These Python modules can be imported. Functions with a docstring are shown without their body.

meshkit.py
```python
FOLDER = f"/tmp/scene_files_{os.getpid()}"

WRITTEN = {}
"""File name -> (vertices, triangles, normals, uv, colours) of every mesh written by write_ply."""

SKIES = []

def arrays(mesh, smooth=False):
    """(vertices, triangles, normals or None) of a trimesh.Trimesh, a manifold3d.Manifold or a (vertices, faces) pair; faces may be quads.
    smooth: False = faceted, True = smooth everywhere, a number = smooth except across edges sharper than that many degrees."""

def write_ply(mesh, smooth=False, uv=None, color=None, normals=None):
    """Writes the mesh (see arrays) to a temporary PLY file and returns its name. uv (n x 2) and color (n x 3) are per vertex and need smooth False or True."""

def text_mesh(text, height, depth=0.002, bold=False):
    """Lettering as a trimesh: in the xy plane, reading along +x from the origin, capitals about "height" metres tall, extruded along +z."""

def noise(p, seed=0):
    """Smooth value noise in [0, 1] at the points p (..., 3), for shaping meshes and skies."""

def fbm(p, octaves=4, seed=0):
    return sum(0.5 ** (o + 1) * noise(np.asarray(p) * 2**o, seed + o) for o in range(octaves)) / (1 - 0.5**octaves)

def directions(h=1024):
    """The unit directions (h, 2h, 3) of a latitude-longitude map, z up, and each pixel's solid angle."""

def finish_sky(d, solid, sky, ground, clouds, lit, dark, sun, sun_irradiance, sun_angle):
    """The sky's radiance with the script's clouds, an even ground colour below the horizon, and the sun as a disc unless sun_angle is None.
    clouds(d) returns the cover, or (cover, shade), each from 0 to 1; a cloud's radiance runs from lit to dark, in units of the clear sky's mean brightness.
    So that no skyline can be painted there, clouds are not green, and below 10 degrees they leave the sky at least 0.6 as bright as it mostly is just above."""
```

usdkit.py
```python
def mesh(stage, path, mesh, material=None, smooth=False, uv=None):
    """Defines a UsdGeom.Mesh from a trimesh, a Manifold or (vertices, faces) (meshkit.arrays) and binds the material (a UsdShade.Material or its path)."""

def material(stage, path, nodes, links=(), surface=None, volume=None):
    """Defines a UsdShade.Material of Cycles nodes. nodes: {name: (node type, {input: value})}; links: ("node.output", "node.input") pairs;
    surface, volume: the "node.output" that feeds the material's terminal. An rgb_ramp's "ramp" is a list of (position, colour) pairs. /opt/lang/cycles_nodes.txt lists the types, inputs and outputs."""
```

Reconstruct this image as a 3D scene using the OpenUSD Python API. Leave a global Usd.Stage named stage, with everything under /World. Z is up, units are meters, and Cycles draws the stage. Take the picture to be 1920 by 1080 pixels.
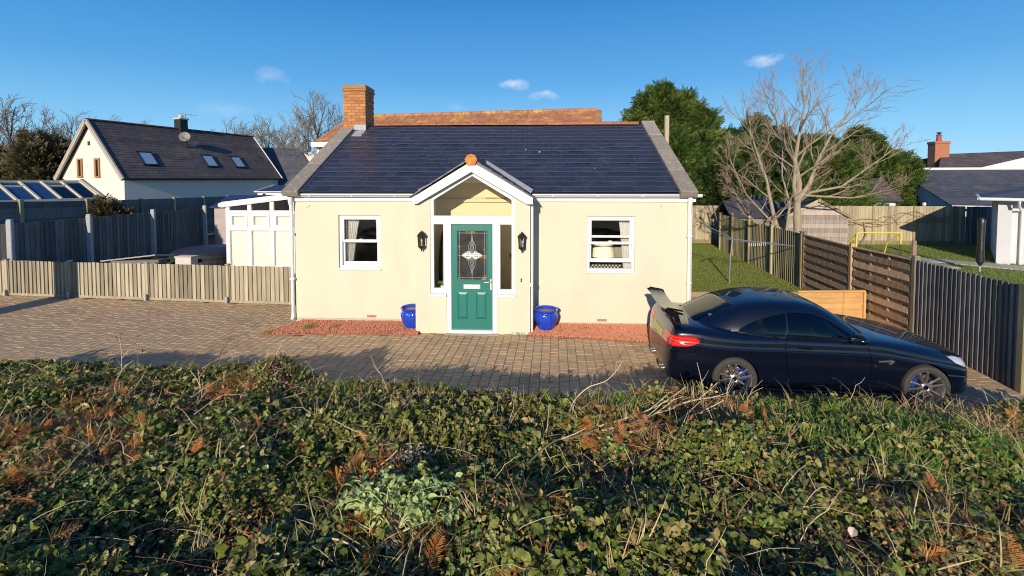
import math, random
import numpy as np
import trimesh
import shapely.geometry as sg
import shapely.affinity as sa
import manifold3d as m3
import usdkit, meshkit
from pxr import Usd, UsdGeom, UsdLux, UsdShade, Gf, Sdf, Vt

stage = Usd.Stage.CreateInMemory()
UsdGeom.SetStageUpAxis(stage, 'Z')
UsdGeom.SetStageMetersPerUnit(stage, 1.0)
world = UsdGeom.Xform.Define(stage, '/World')
UsdGeom.Scope.Define(stage, '/World/Looks')
rnd = random.Random(7)
rng = np.random.default_rng(11)

# ---------------------------------------------------------------- camera, sky, sun, exposure
SUN_AZ, SUN_EL = math.radians(15.0), math.radians(17.6)      # shadows fall away from the camera and to the right
SKY, SUN, EXPO = 0.105, 1.08, 0.36
cam = UsdGeom.Camera.Define(stage, '/World/camera')
cam.CreateHorizontalApertureAttr(36.0)
cam.CreateVerticalApertureAttr(20.25)
cam.CreateFocalLengthAttr(15.9375)
cam.CreateVerticalApertureOffsetAttr(-3.225)
cam.CreateFStopAttr(0.0)
cam.CreateExposureAttr(EXPO)
cam.AddTranslateOp().Set(Gf.Vec3d(0, 0, 3.2))
cam.AddRotateXOp().Set(90 - math.degrees(math.atan(0.0391)))
to_sun = np.array([-math.sin(SUN_AZ) * math.cos(SUN_EL), -math.cos(SUN_AZ) * math.cos(SUN_EL), math.sin(SUN_EL)])

def blob(n, nodes, links, d, size, amount):
    """A small wisp of cloud round the direction d."""
    nodes['m' + n] = ('mapping', {'mapping_type': 'point', 'location': (-d[0] / size[0], -d[1] / size[0], -d[2] / size[1]), 'scale': (1 / size[0], 1 / size[0], 1 / size[1])})
    nodes['g' + n] = ('gradient_texture', {'gradient_type': 'spherical'})
    nodes['a' + n] = ('math', {'math_type': 'multiply', 'value2': amount})
    links += [('dist.color', 'm' + n + '.vector'), ('m' + n + '.vector', 'g' + n + '.vector'), ('g' + n + '.fac', 'a' + n + '.value1')]
    return 'a' + n + '.value'

sn = {'tc': ('texture_coordinate', {}),
      'sky': ('sky_texture', {'sky_type': 'single_scattering', 'sun_disc': False, 'sun_elevation': SUN_EL, 'sun_rotation': math.atan2(to_sun[0], to_sun[1]),
                              'air_density': 1.0, 'aerosol_density': 0.55, 'ozone_density': 2.2, 'altitude': 0.0}),
      'wn': ('noise_texture', {'scale': 22.0, 'detail': 4.0, 'roughness': 0.6}),
      'dist': ('mix', {'mix_type': 'linear_light', 'fac': 0.025}),
      'sx': ('separate_xyz', {}),
      'rp': ('rgb_ramp', {'ramp': [(0.0, (3.1, 5.8, 7.8)), (0.08, (1.7, 4.6, 7.4)), (0.2, (0.60, 2.85, 6.1)), (0.36, (0.14, 1.75, 4.9)), (0.6, (0.13, 1.0, 3.6)), (1.0, (0.10, 0.75, 3.0))]}),
      'air': ('mix', {'mix_type': 'mix', 'fac': 0.85}),
      'hsv': ('hsv', {'hue': 0.5, 'saturation': 1.0, 'value': 1.0, 'fac': 1.0}),
      'cl': ('mix', {'mix_type': 'mix', 'color2': (7.5, 7.6, 8.0)}),
      'bg': ('background_shader', {'strength': SKY})}
sl = [('tc.generated', 'wn.vector'), ('tc.generated', 'dist.color1'), ('wn.color', 'dist.color2')]
prev = None
for i, (u, v, w, h, a) in enumerate([(965, 164, .036, .013, .55), (1020, 182, .036, .010, .45), (1427, 116, .036, .012, .5), (515, 147, .03, .014, .2), (425, 205, .05, .018, .12), (865, 198, .03, .008, .12)]):
    d = np.array([(u - 960) / 850, 1.0, -(v - 334.8) / 850]); d /= np.linalg.norm(d)
    o = blob(str(i), sn, sl, d, (w, h), a)
    if prev:
        sn['s%d' % i] = ('math', {'math_type': 'add', 'use_clamp': True})
        sl += [(prev, 's%d.value1' % i), (o, 's%d.value2' % i)]
        prev = 's%d.value' % i
    else:
        prev = o
sl += [('tc.generated', 'sx.vector'), ('sx.z', 'rp.fac'), ('sky.color', 'air.color1'), ('rp.color', 'air.color2'), ('air.color', 'hsv.color'), ('hsv.color', 'cl.color1'), (prev, 'cl.fac'), ('cl.color', 'bg.color')]
sky_mat = usdkit.material(stage, '/World/Looks/sky', sn, sl, surface='bg.background')
dome = UsdLux.DomeLight.Define(stage, '/World/sky')
UsdShade.MaterialBindingAPI.Apply(dome.GetPrim()).Bind(sky_mat)
dome.GetPrim().SetCustomDataByKey('label', 'clear blue winter sky with a few tiny white wisps')
dome.GetPrim().SetCustomDataByKey('kind', 'structure')
sun = UsdLux.DistantLight.Define(stage, '/World/sun')
sun.CreateAngleAttr(0.5); sun.CreateIntensityAttr(SUN); sun.CreateNormalizeAttr(True); sun.CreateColorAttr(Gf.Vec3f(1.0, 0.87, 0.71))
zx = to_sun
q = Gf.Rotation(Gf.Vec3d(0, 0, 1), Gf.Vec3d(*map(float, zx)))
sun.AddTransformOp().Set(Gf.Matrix4d().SetRotate(q))

# ---------------------------------------------------------------- helpers
USED = {}
def unique(path):
    n = USED.get(path, 0)
    USED[path] = n + 1
    return path if n == 0 else '%s_%03d' % (path, n)

def setd(p, **kw):
    for k, v in kw.items():
        if v:
            p.SetCustomDataByKey(k, v)

def thing(name, label, cat, group=None, loc=(0, 0, 0), rz=0.0, scale=1.0, kind=None):
    x = UsdGeom.Xform.Define(stage, unique('/World/' + name))
    if any(loc): x.AddTranslateOp().Set(Gf.Vec3d(*map(float, loc)))
    if rz: x.AddRotateZOp().Set(float(rz))
    if scale != 1.0: x.AddScaleOp().Set(Gf.Vec3f(scale, scale, scale))
    setd(x.GetPrim(), label=label, category=cat, group=group, kind=kind)
    return str(x.GetPath())

def sub(parent, name, label=None):
    x = UsdGeom.Xform.Define(stage, unique(parent + '/' + name))
    setd(x.GetPrim(), label=label)
    return str(x.GetPath())

def part(parent, name, mesh, mat, smooth=False, label=None, kind=None):
    p = unique(parent + '/' + name)
    m = usdkit.mesh(stage, p, mesh, mat, smooth)
    m.CreateDoubleSidedAttr(True)
    setd(m.GetPrim(), label=label, kind=kind)
    return p

def struct(name, mesh, mat, label, kind='structure', smooth=False, cat=None):
    p = part('/World', name, mesh, mat, smooth)
    setd(stage.GetPrimAtPath(p), label=label, kind=kind, category=cat)
    return p

def copy_of(src, loc, rz=0.0, label=None, scale=1.0, group=None):
    s = stage.GetPrimAtPath(src)
    base = src.split('/')[-1]
    if base[-4:-3] == '_' and base[-3:].isdigit(): base = base[:-4]
    x = UsdGeom.Xform.Define(stage, unique('/World/' + base))
    x.GetPrim().GetReferences().AddInternalReference(s.GetPath())
    x.ClearXformOpOrder()
    x.AddTranslateOp(opSuffix='c').Set(Gf.Vec3d(*map(float, loc)))
    x.AddRotateZOp(opSuffix='c').Set(float(rz))
    if scale != 1.0: x.AddScaleOp(opSuffix='c').Set(Gf.Vec3f(scale, scale, scale))
    x.GetPrim().SetInstanceable(True)
    if label: x.GetPrim().SetCustomDataByKey('label', label)
    if group: x.GetPrim().SetCustomDataByKey('group', group)
    return str(x.GetPath())

# ---- meshes are (vertices, triangles)
def arr(m):
    if isinstance(m, tuple): return m
    if hasattr(m, 'to_mesh'):
        k = m.to_mesh(); return np.array(k.vert_properties[:, :3], float), np.array(k.tri_verts, int)
    return np.array(m.vertices, float), np.array(m.faces, int)

def merge(ms):
    V, Fs, n = [], [], 0
    for m in ms:
        v, f = arr(m)
        V.append(v); Fs.append(f + n); n += len(v)
    return np.vstack(V), np.vstack(Fs)

_c = np.array([[x, y, z] for x in (-1, 1) for y in (-1, 1) for z in (-1, 1)], float)
_bf = trimesh.creation.box((2, 2, 2))
_BV, _BF = np.array(_bf.vertices), np.array(_bf.faces)
def box(x0, x1, y0, y1, z0, z1):
    lo, hi = np.minimum([x0, y0, z0], [x1, y1, z1]), np.maximum([x0, y0, z0], [x1, y1, z1])
    return _BV * (hi - lo) / 2 + (hi + lo) / 2, _BF
def _chtopo():
    P = []
    for c in _c:
        for k in range(3):
            p = c * 1.0; p[k] *= 0.8; P.append(p)
    # each corner gives three points, one on each adjacent face pair edge region
    P = []
    for c in _c:
        for k in range(3):
            p = c * 0.8; p[k] = c[k]; P.append(p)
    h = trimesh.convex.convex_hull(np.array(P))
    # map hull vertices back to P order
    from scipy.spatial import cKDTree
    idx = cKDTree(np.array(P)).query(h.vertices)[1]
    return np.array(h.faces), idx
_CF, _CI = _chtopo()
_CF = _CI[_CF]
def cbox(x0, x1, y0, y1, z0, z1, b=0.004):
    """Box with chamfered edges."""
    lo, hi = np.minimum([x0, y0, z0], [x1, y1, z1]), np.maximum([x0, y0, z0], [x1, y1, z1])
    h = (hi - lo) / 2; c = (hi + lo) / 2
    b = min(b, h.min() * 0.45)
    P = []
    for s in _c:
        for k in range(3):
            p = s * (h - b); p[k] = s[k] * h[k]; P.append(p + c)
    return np.array(P), _CF

def rotm(axis, deg):
    return trimesh.transformations.rotation_matrix(math.radians(deg), axis)[:3, :3]
def xf(m, R=None, t=(0, 0, 0)):
    v, f = arr(m)
    if R is not None: v = v @ np.asarray(R).T
    return v + np.asarray(t, float), f
def beam(a, b, w, h, up=(0, 0, 1), ch=0.0):
    """A bar from a to b, w wide, h high (centred)."""
    a, b = np.asarray(a, float), np.asarray(b, float)
    d = b - a; L = np.linalg.norm(d); d /= L
    s = np.cross(d, up); s /= np.linalg.norm(s); u = np.cross(s, d)
    m = cbox(0, L, -w / 2, w / 2, -h / 2, h / 2, ch) if ch else box(0, L, -w / 2, w / 2, -h / 2, h / 2)
    return m[0] @ np.array([d, s, u]) + a, m[1]
def tube(pts, r, n=6, cap=True):
    p = np.asarray(pts, float); k = len(p)
    r = np.broadcast_to(r, (k,))
    t = np.gradient(p, axis=0); t /= np.linalg.norm(t, axis=1, keepdims=True) + 1e-12
    ref = np.array([0, 0, 1.0]) if abs(t[:, 2]).max() < 0.95 else np.array([1.0, 0.13, 0])
    if abs(t[0] @ ref) > 0.9: ref = np.array([0.3, 1.0, 0.1])
    a = np.cross(t, ref); a /= np.linalg.norm(a, axis=1, keepdims=True) + 1e-12
    b = np.cross(t, a); g = np.arange(n) * 2 * np.pi / n
    v = (p[:, None] + r[:, None, None] * (np.cos(g)[None, :, None] * a[:, None] + np.sin(g)[None, :, None] * b[:, None])).reshape(-1, 3)
    i, j = np.meshgrid(np.arange(k - 1), np.arange(n), indexing='ij')
    q = np.stack([i * n + j, i * n + (j + 1) % n, (i + 1) * n + (j + 1) % n, (i + 1) * n + j], -1).reshape(-1, 4)
    f = np.vstack([q[:, [0, 2, 1]], q[:, [0, 3, 2]]])
    if cap:
        v = np.vstack([v, p[:1], p[-1:]]); c0, c1 = len(v) - 2, len(v) - 1
        jj = np.arange(n)
        f = np.vstack([f, np.stack([jj, (jj + 1) % n, np.full(n, c0)], 1), np.stack([(k - 1) * n + (jj + 1) % n, (k - 1) * n + jj, np.full(n, c1)], 1)])
    return v, f
def lathe(prof, n=32):
    """prof: (r, z) pairs from bottom to top."""
    pr = np.asarray(prof, float); k = len(pr); g = np.arange(n) * 2 * np.pi / n
    v = np.stack([pr[:, 0][:, None] * np.cos(g), pr[:, 0][:, None] * np.sin(g), np.broadcast_to(pr[:, 1][:, None], (k, n))], -1).reshape(-1, 3)
    i, j = np.meshgrid(np.arange(k - 1), np.arange(n), indexing='ij')
    q = np.stack([i * n + j, i * n + (j + 1) % n, (i + 1) * n + (j + 1) % n, (i + 1) * n + j], -1).reshape(-1, 4)
    return v, np.vstack([q[:, [0, 1, 2]], q[:, [0, 2, 3]]])
def extr(poly, depth):
    """Polygon in xy extruded along +z."""
    if not isinstance(poly, sg.base.BaseGeometry): poly = sg.Polygon(poly)
    return merge([trimesh.creation.extrude_polygon(g, depth, engine='earcut') for g in getattr(poly, 'geoms', [poly])])
def extr_xz(poly, y0, y1):
    """Polygon given in (x, z), extruded from y0 to y1."""
    v, f = extr(poly, abs(y1 - y0))
    return np.stack([v[:, 0], max(y0, y1) - v[:, 2], v[:, 1]], 1), f
def extr_yz(poly, x0, x1):
    """Polygon given in (y, z), extruded from x0 to x1."""
    v, f = extr(poly, abs(x1 - x0))
    return np.stack([v[:, 2] + min(x0, x1), v[:, 0], v[:, 1]], 1), f
def slab(p0, p1, p2, p3, t):
    """A plate on the quad p0..p3 (counter-clockwise seen from outside), thickness t inwards."""
    P = np.array([p0, p1, p2, p3], float)
    n = np.cross(P[1] - P[0], P[3] - P[0]); n /= np.linalg.norm(n)
    v = np.vstack([P, P - n * t])
    f = [[0, 1, 2], [0, 2, 3], [4, 6, 5], [4, 7, 6]]
    for i in range(4):
        j = (i + 1) % 4
        f += [[i, 4 + i, 4 + j], [i, 4 + j, j]]
    return v, np.array(f)
def rects_minus(x0, x1, z0, z1, holes):
    """The rectangle cut into rectangles that leave the holes (xa, xb, za, zb) open."""
    xs = sorted({x0, x1, *[h[0] for h in holes], *[h[1] for h in holes]})
    out = []
    for a, b in zip(xs[:-1], xs[1:]):
        cur = z0
        for h in sorted([h for h in holes if h[0] <= a + 1e-6 and h[1] >= b - 1e-6], key=lambda h: h[2]):
            if h[2] > cur: out.append((a, b, cur, h[2]))
            cur = h[3]
        if cur < z1: out.append((a, b, cur, z1))
    return out

# ---- materials
MATS = {}
def lin(c):
    c = np.asarray(c, float) / 255.0
    return tuple(np.where(c <= 0.04045, c / 12.92, ((c + 0.055) / 1.055) ** 2.4))
def mat(name, col, rough=0.6, var=0.0, vscale=6.0, tone=0.0, bump=0.0, bscale=60.0, metal=0.0, coat=0.0, spec=0.5, col2=None, c2scale=3.0, c2lo=0.5, c2hi=0.62, stretch=(1, 1, 1), obj=True, sheen=0.0, trans=0.0, extra=None, edge=None):
    """Principled paint: base colour with fine noise (var), a change of tone per piece (tone), patches of a second colour (col2) and fine relief (bump)."""
    if name in MATS: return MATS[name]
    N = {'p': ('principled_bsdf', {'roughness': rough, 'metallic': metal, 'coat_weight': coat, 'specular_ior_level': spec, 'base_color': col, 'transmission_weight': trans, **(extra or {})}),
         'tc': ('texture_coordinate', {}), 'geo': ('geometry', {}), 'map': ('mapping', {'mapping_type': 'point', 'scale': stretch})}
    L = [('tc.object' if obj else 'geo.position', 'map.vector')]
    out = None
    N['base'] = ('color', {'value': col}); out = 'base.color'
    if col2 is not None:
        N['n2'] = ('noise_texture', {'scale': c2scale, 'detail': 6.0, 'roughness': 0.65})
        N['r2'] = ('map_range', {'from_min': c2lo, 'from_max': c2hi, 'to_min': 0.0, 'to_max': 1.0, 'clamp': True})
        N['m2'] = ('mix', {'mix_type': 'mix', 'color2': col2})
        L += [('map.vector', 'n2.vector'), ('n2.fac', 'r2.value'), ('r2.result', 'm2.fac'), (out, 'm2.color1')]
        out = 'm2.color'
    if var or tone:
        N['hs'] = ('hsv', {'hue': 0.5, 'saturation': 1.0, 'fac': 1.0})
        N['sum'] = ('math', {'math_type': 'add', 'value1': 1.0, 'value2': 0.0})
        L += [(out, 'hs.color'), ('sum.value', 'hs.value')]
        if var:
            N['n1'] = ('noise_texture', {'scale': vscale, 'detail': 5.0, 'roughness': 0.6})
            N['v1'] = ('map_range', {'from_min': 0.25, 'from_max': 0.75, 'to_min': 1 - var, 'to_max': 1 + var, 'clamp': False})
            L += [('map.vector', 'n1.vector'), ('n1.fac', 'v1.value'), ('v1.result', 'sum.value1')]
        if tone:
            N['oi'] = ('object_info', {})
            N['ad'] = ('math', {'math_type': 'add'}); N['fr'] = ('math', {'math_type': 'fraction'})
            N['v2'] = ('map_range', {'from_min': 0.0, 'from_max': 1.0, 'to_min': -tone, 'to_max': tone, 'clamp': False})
            L += [('oi.random', 'ad.value1'), ('geo.random_per_island', 'ad.value2'), ('ad.value', 'fr.value1'), ('fr.value', 'v2.value'), ('v2.result', 'sum.value2')]
        out = 'hs.color'
    if edge is not None:            # dressed edges, the faces that look down the slope, are paler than the flat of the piece
        N['es'] = ('separate_xyz', {}); N['er'] = ('map_range', {'from_min': 0.25, 'from_max': 0.0, 'to_min': 0.0, 'to_max': 1.0, 'clamp': True}); N['em'] = ('mix', {'mix_type': 'mix', 'color2': edge})
        L += [('geo.true_normal', 'es.vector'), ('es.z', 'er.value'), ('er.result', 'em.fac'), (out, 'em.color1')]
        out = 'em.color'
    L.append((out, 'p.base_color'))
    if bump:
        N['nb'] = ('noise_texture', {'scale': bscale, 'detail': 4.0, 'roughness': 0.65})
        N['b'] = ('bump', {'strength': 0.6, 'distance': bump})
        L += [('map.vector', 'nb.vector'), ('nb.fac', 'b.height'), ('b.normal', 'p.normal')]
    MATS[name] = usdkit.material(stage, '/World/Looks/' + name, N, L, surface='p.BSDF')
    return MATS[name]
def glass(name, tint=(1, 1, 1), ior=1.5, rough=0.0):
    if name in MATS: return MATS[name]
    MATS[name] = usdkit.material(stage, '/World/Looks/' + name, {'t': ('transparent_bsdf', {'color': tint}), 'g': ('glossy_bsdf', {'color': (1, 1, 1), 'roughness': rough}), 'f': ('fresnel', {'IOR': ior}), 'm': ('mix_closure', {})},
                                 [('f.fac', 'm.fac'), ('t.BSDF', 'm.closure1'), ('g.BSDF', 'm.closure2')], surface='m.closure')
    return MATS[name]
def leafmat(name, cols, rough=0.45, trans=0.25, spec=0.5):
    """Leaves: the colour runs through cols from piece to piece, some light passes."""
    if name in MATS: return MATS[name]
    N = {'oi': ('object_info', {}), 'geo': ('geometry', {}), 'ad': ('math', {'math_type': 'add'}), 'fr': ('math', {'math_type': 'fraction'}), 'rp': ('rgb_ramp', {'ramp': [tuple(c) for c in cols]}),
         'p': ('principled_bsdf', {'roughness': rough, 'specular_ior_level': spec}), 't': ('translucent_bsdf', {}), 'm': ('mix_closure', {'fac': trans})}
    L = [('oi.random', 'ad.value1'), ('geo.random_per_island', 'ad.value2'), ('ad.value', 'fr.value1'), ('fr.value', 'rp.fac'), ('rp.color', 'p.base_color'), ('rp.color', 't.color'), ('p.BSDF', 'm.closure1'), ('t.BSDF', 'm.closure2')]
    MATS[name] = usdkit.material(stage, '/World/Looks/' + name, N, L, surface='m.closure')
    return MATS[name]

M_RENDER = mat('cream_render', (0.585, 0.56, 0.42), 0.85, var=0.03, vscale=1.5, bump=0.0015, bscale=160, col2=(0.535, 0.485, 0.37), c2scale=1.1, c2lo=0.50, c2hi=0.85, stretch=(1, 1, .45))
M_WHITE = mat('white_plastic', (0.68, 0.68, 0.67), 0.35, var=0.02, vscale=4)
M_WHITE2 = mat('white_paint', (0.66, 0.645, 0.61), 0.6, var=0.03, vscale=3, bump=0.001, bscale=90)
M_GLASS = glass('window_glass')
# ================================================================ the cottage (local frame: x along the front, y away, z up)
HA = -2.5
HO = np.array([0.0, 9.85, 0.0])
hx = np.array([math.cos(math.radians(HA)), math.sin(math.radians(HA)), 0]); hy = np.array([-hx[1], hx[0], 0])
def HL(x, y, z=0.0): return HO + hx * x + hy * y + np.array([0, 0, z])
cot = thing('cottage', 'cream rendered bungalow with dark slate roof and gabled porch', 'house', loc=HO, rz=HA)
M_INN = mat('room_wall', (0.32, 0.28, 0.22), 0.9)
M_SLATE = mat('roof_slate', (0.026, 0.032, 0.054), 0.42, var=0.25, vscale=9, tone=0.22, bump=0.002, bscale=45, col2=(0.055, 0.06, 0.066), c2scale=2.2, c2lo=0.56, c2hi=0.76, spec=0.5, edge=(0.11, 0.11, 0.12))
M_COPE = mat('coping_stone', (0.24, 0.21, 0.17), 0.95, var=0.22, vscale=14, tone=0.15, bump=0.006, bscale=35, col2=(0.36, 0.33, 0.24), c2scale=9, c2lo=0.55, c2hi=0.66)
M_CLAY = mat('ridge_clay', (0.34, 0.13, 0.065), 0.9, var=0.2, vscale=16, tone=0.2, bump=0.003, bscale=60, col2=(0.45, 0.26, 0.09), c2scale=10, c2lo=0.56, c2hi=0.68)
M_LEAD = mat('lead', (0.30, 0.31, 0.34), 0.55, var=0.15, vscale=8, metal=0.0, bump=0.002, bscale=20)
M_BRICK = mat('chimney_brick', (0.42, 0.17, 0.06), 0.9, var=0.18, vscale=22, tone=0.28, bump=0.004, bscale=70, col2=(0.30, 0.15, 0.06), c2scale=12, c2lo=0.55, c2hi=0.7)
M_MORTAR = mat('mortar', (0.30, 0.22, 0.13), 0.95, var=0.15, vscale=30, bump=0.003, bscale=80)
X0, X1, DEP = -4.85, 3.865, 6.4
T = 0.26
W1 = (-3.855, -2.915, 1.165, 2.392); W2 = (1.628, 2.656, 1.145, 2.392)
wl = [box(a, b, 0, T, c, d) for a, b, c, d in rects_minus(X0, X1, -0.12, 2.80, [W1, W2, (-1.70, 0.14, -0.12, 2.80)])]
wl += [box(X0, X0 + T, T, DEP - T, -0.12, 2.8), box(X1 - T, X1, T, DEP - T, -0.12, 2.8), box(X0, X1, DEP - T, DEP, -0.12, 2.8)]
EAVE_Z, RID_Z, RID_Y = 2.905, 4.735, 3.25
slope = (RID_Z - EAVE_Z) / (RID_Y + 0.15)
gp = [(0.0, 2.80), (DEP, 2.80), (DEP + 0.1, 2.86), (RID_Y, RID_Z - 0.02), (-0.1, 2.86)]
for xa in (X0, X1 - T): wl.append(extr_yz([(0.0, 2.8), (DEP, 2.8), (RID_Y, RID_Z - 0.03)], xa, xa + T))
part(cot, 'wall', merge(wl), M_RENDER)
for pl_ in (box(X0 - 0.004, -1.99, -0.012, 0.0, -0.1, 0.085), box(0.42, X1 + 0.004, -0.012, 0.0, -0.1, 0.06)): part(cot, 'plinth', pl_, mat('plinth_render', (0.46, 0.41, 0.31), 0.9, var=0.1, vscale=5, col2=(0.40, 0.33, 0.18), c2scale=5, c2lo=0.5, c2hi=0.7))
part(cot, 'inner_wall', merge([box(X0 + T, X1 - T, 3.4, 3.5, 0, 2.8), box(X0 + T, X1 - T, T, 6.0, 2.7, 2.78), box(-1.80, -1.72, T + 0.001, 3.4, 0, 2.7), box(0.16, 0.24, T + 0.001, 3.4, 0, 2.7), box(X0 + T, X1 - T, T, 6, -0.02, 0.02)]), M_INN)
# roof deck under the slates, and its rear half
ri = lambda y: EAVE_Z + (y + 0.15) * slope
dkp = sg.Polygon([(X0 + .2, -.14), (X1 - .2, -.14), (X1 - .2, RID_Y), (X0 + .2, RID_Y)]).difference(sg.Polygon([(-.787 - 1.08, -.3), (-.787 + 1.08, -.3), (-.787 + 1.04, -.05), (-.787, 1.05), (-.787 - 1.04, -.05)]))
dv_, df_ = extr(dkp, .05); dv_ = dv_.copy(); dv_[:, 2] += ri(dv_[:, 1]) - .085
part(cot, 'roof_deck', merge([(dv_, df_),
                             slab((X1 - 0.2, 2 * RID_Y + 0.14, ri(-0.14)), (X0 + 0.2, 2 * RID_Y + 0.14, ri(-0.14)), (X0 + 0.2, RID_Y + 0.001, RID_Z), (X1 - 0.2, RID_Y + 0.001, RID_Z), 0.05)]), M_SLATE)
# slates: courses with staggered joints; the porch roof takes its bite
ang = math.atan(slope)
PCX = -0.787; PRZ = 3.60; PSL = 0.625
def on_porch(x, y): return y < 1.25 and ri(y) < PRZ - abs(x - PCX) * PSL + 0.02
roof_x0, roof_x1 = -4.63, 3.53
Ls = math.hypot(RID_Y + 0.15, RID_Z - EAVE_Z)
NC = 17; G = Ls / NC; SW = 0.30
slates = []
cs, sn_ = math.cos(ang), math.sin(ang)
for k in range(NC):
    off = (k % 2) * SW / 2 - SW
    x = roof_x0 + off
    while x < roof_x1:
        a, b = max(x, roof_x0), min(x + SW, roof_x1)
        x += SW
        if b - a < 0.03: continue
        s0 = k * G
        ym = -0.15 + (s0 + G * 0.6) * cs
        if on_porch((a + b) / 2, ym - 0.1): continue
        lift = rnd.uniform(-0.002, 0.004); tw = rnd.uniform(-0.005, 0.005)
        L = G + (0.10 if k < NC - 1 else 0.0)
        v, f = box(a + 0.0025, b - 0.0025, 0, L, 0, 0.010)
        v = v.copy(); v[:, 2] += 0.012 - v[:, 1] / L * 0.019 + lift + (v[:, 0] - (a + b) / 2) * tw * 4 + np.where(v[:, 1] < 0.01, 0.007, 0)
        v[:, 1] += s0 + rnd.uniform(-0.002, 0.002)
        w = np.stack([v[:, 0], -0.15 + v[:, 1] * cs - v[:, 2] * sn_, EAVE_Z + v[:, 1] * sn_ + v[:, 2] * cs], 1)
        slates.append((k, (w, f)))
roof = sub(cot, 'roof')
lim = 290
for k, m in slates[:lim]: part(roof, 'slate', m, M_SLATE)
part(roof, 'slate_field', merge([m for k, m in slates[lim:]]), M_SLATE, kind='stuff')
# white bird droppings and lichen dots
drop = []
for (x, s, r) in [(0.62, 2.0, .022), (0.28, 2.15, .015), (-0.4, 2.3, .012), (1.9, 1.1, .008), (2.9, 1.6, .009)]:
    v, f = lathe([(0.0001, 0.006), (r * .7, .005), (r, 0)], 9); v = v * [1, 1.6, 1] + [0, 0, 0.019]
    v[:, 1] += s
    drop.append((np.stack([v[:, 0] + x, -0.15 + v[:, 1] * cs - v[:, 2] * sn_, EAVE_Z + v[:, 1] * sn_ + v[:, 2] * cs], 1), f))
part(roof, 'bird_dropping', merge(drop), M_WHITE2)
# ridge tiles
for i in range(17):
    a = -4.12 + i * 0.455; b = a + 0.45
    if b > 3.44: b = 3.44
    if b - a < 0.1: break
    pr = [(RID_Y + r * math.sin(t), RID_Z - 0.02 + r * math.cos(t) * 0.8) for r, ts in ((0.135, np.linspace(-1.45, 1.45, 9)), (0.115, np.linspace(1.45, -1.45, 9))) for t in ts]
    v, f = extr_yz(pr, a, b - 0.004); v = v.copy(); v[:, 2] += rnd.uniform(-0.004, 0.004)
    part(cot, 'ridge_tile', (v, f), M_CLAY)
# gable copings: long stones laid up the verges, above the slates
def coping(xa, xb, n, label=None):
    for i in range(n):
        s0, s1 = -0.09 + i * (Ls + 0.19) / n, -0.09 + (i + 1) * (Ls + 0.19) / n - 0.008
        v, f = cbox(xa, xb, s0, s1, -0.06, 0.075, 0.012); v = v.copy()
        v[:, 2] += np.where(v[:, 1] < s1 - 0.02, 0, 0) + rnd.uniform(-.004, .004)
        w = np.stack([v[:, 0], -0.15 + v[:, 1] * cs - v[:, 2] * sn_, EAVE_Z + v[:, 1] * sn_ + v[:, 2] * cs], 1)
        part(cot, 'coping_stone', (w, f), M_COPE, label=label)
        w2 = np.stack([w[:, 0], 2 * RID_Y - w[:, 1], w[:, 2]], 1)
        part(cot, 'coping_stone', (w2, f[:, ::-1]), M_COPE)
coping(-5.0, -4.64, 3); coping(3.54, 3.90, 4)
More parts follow.
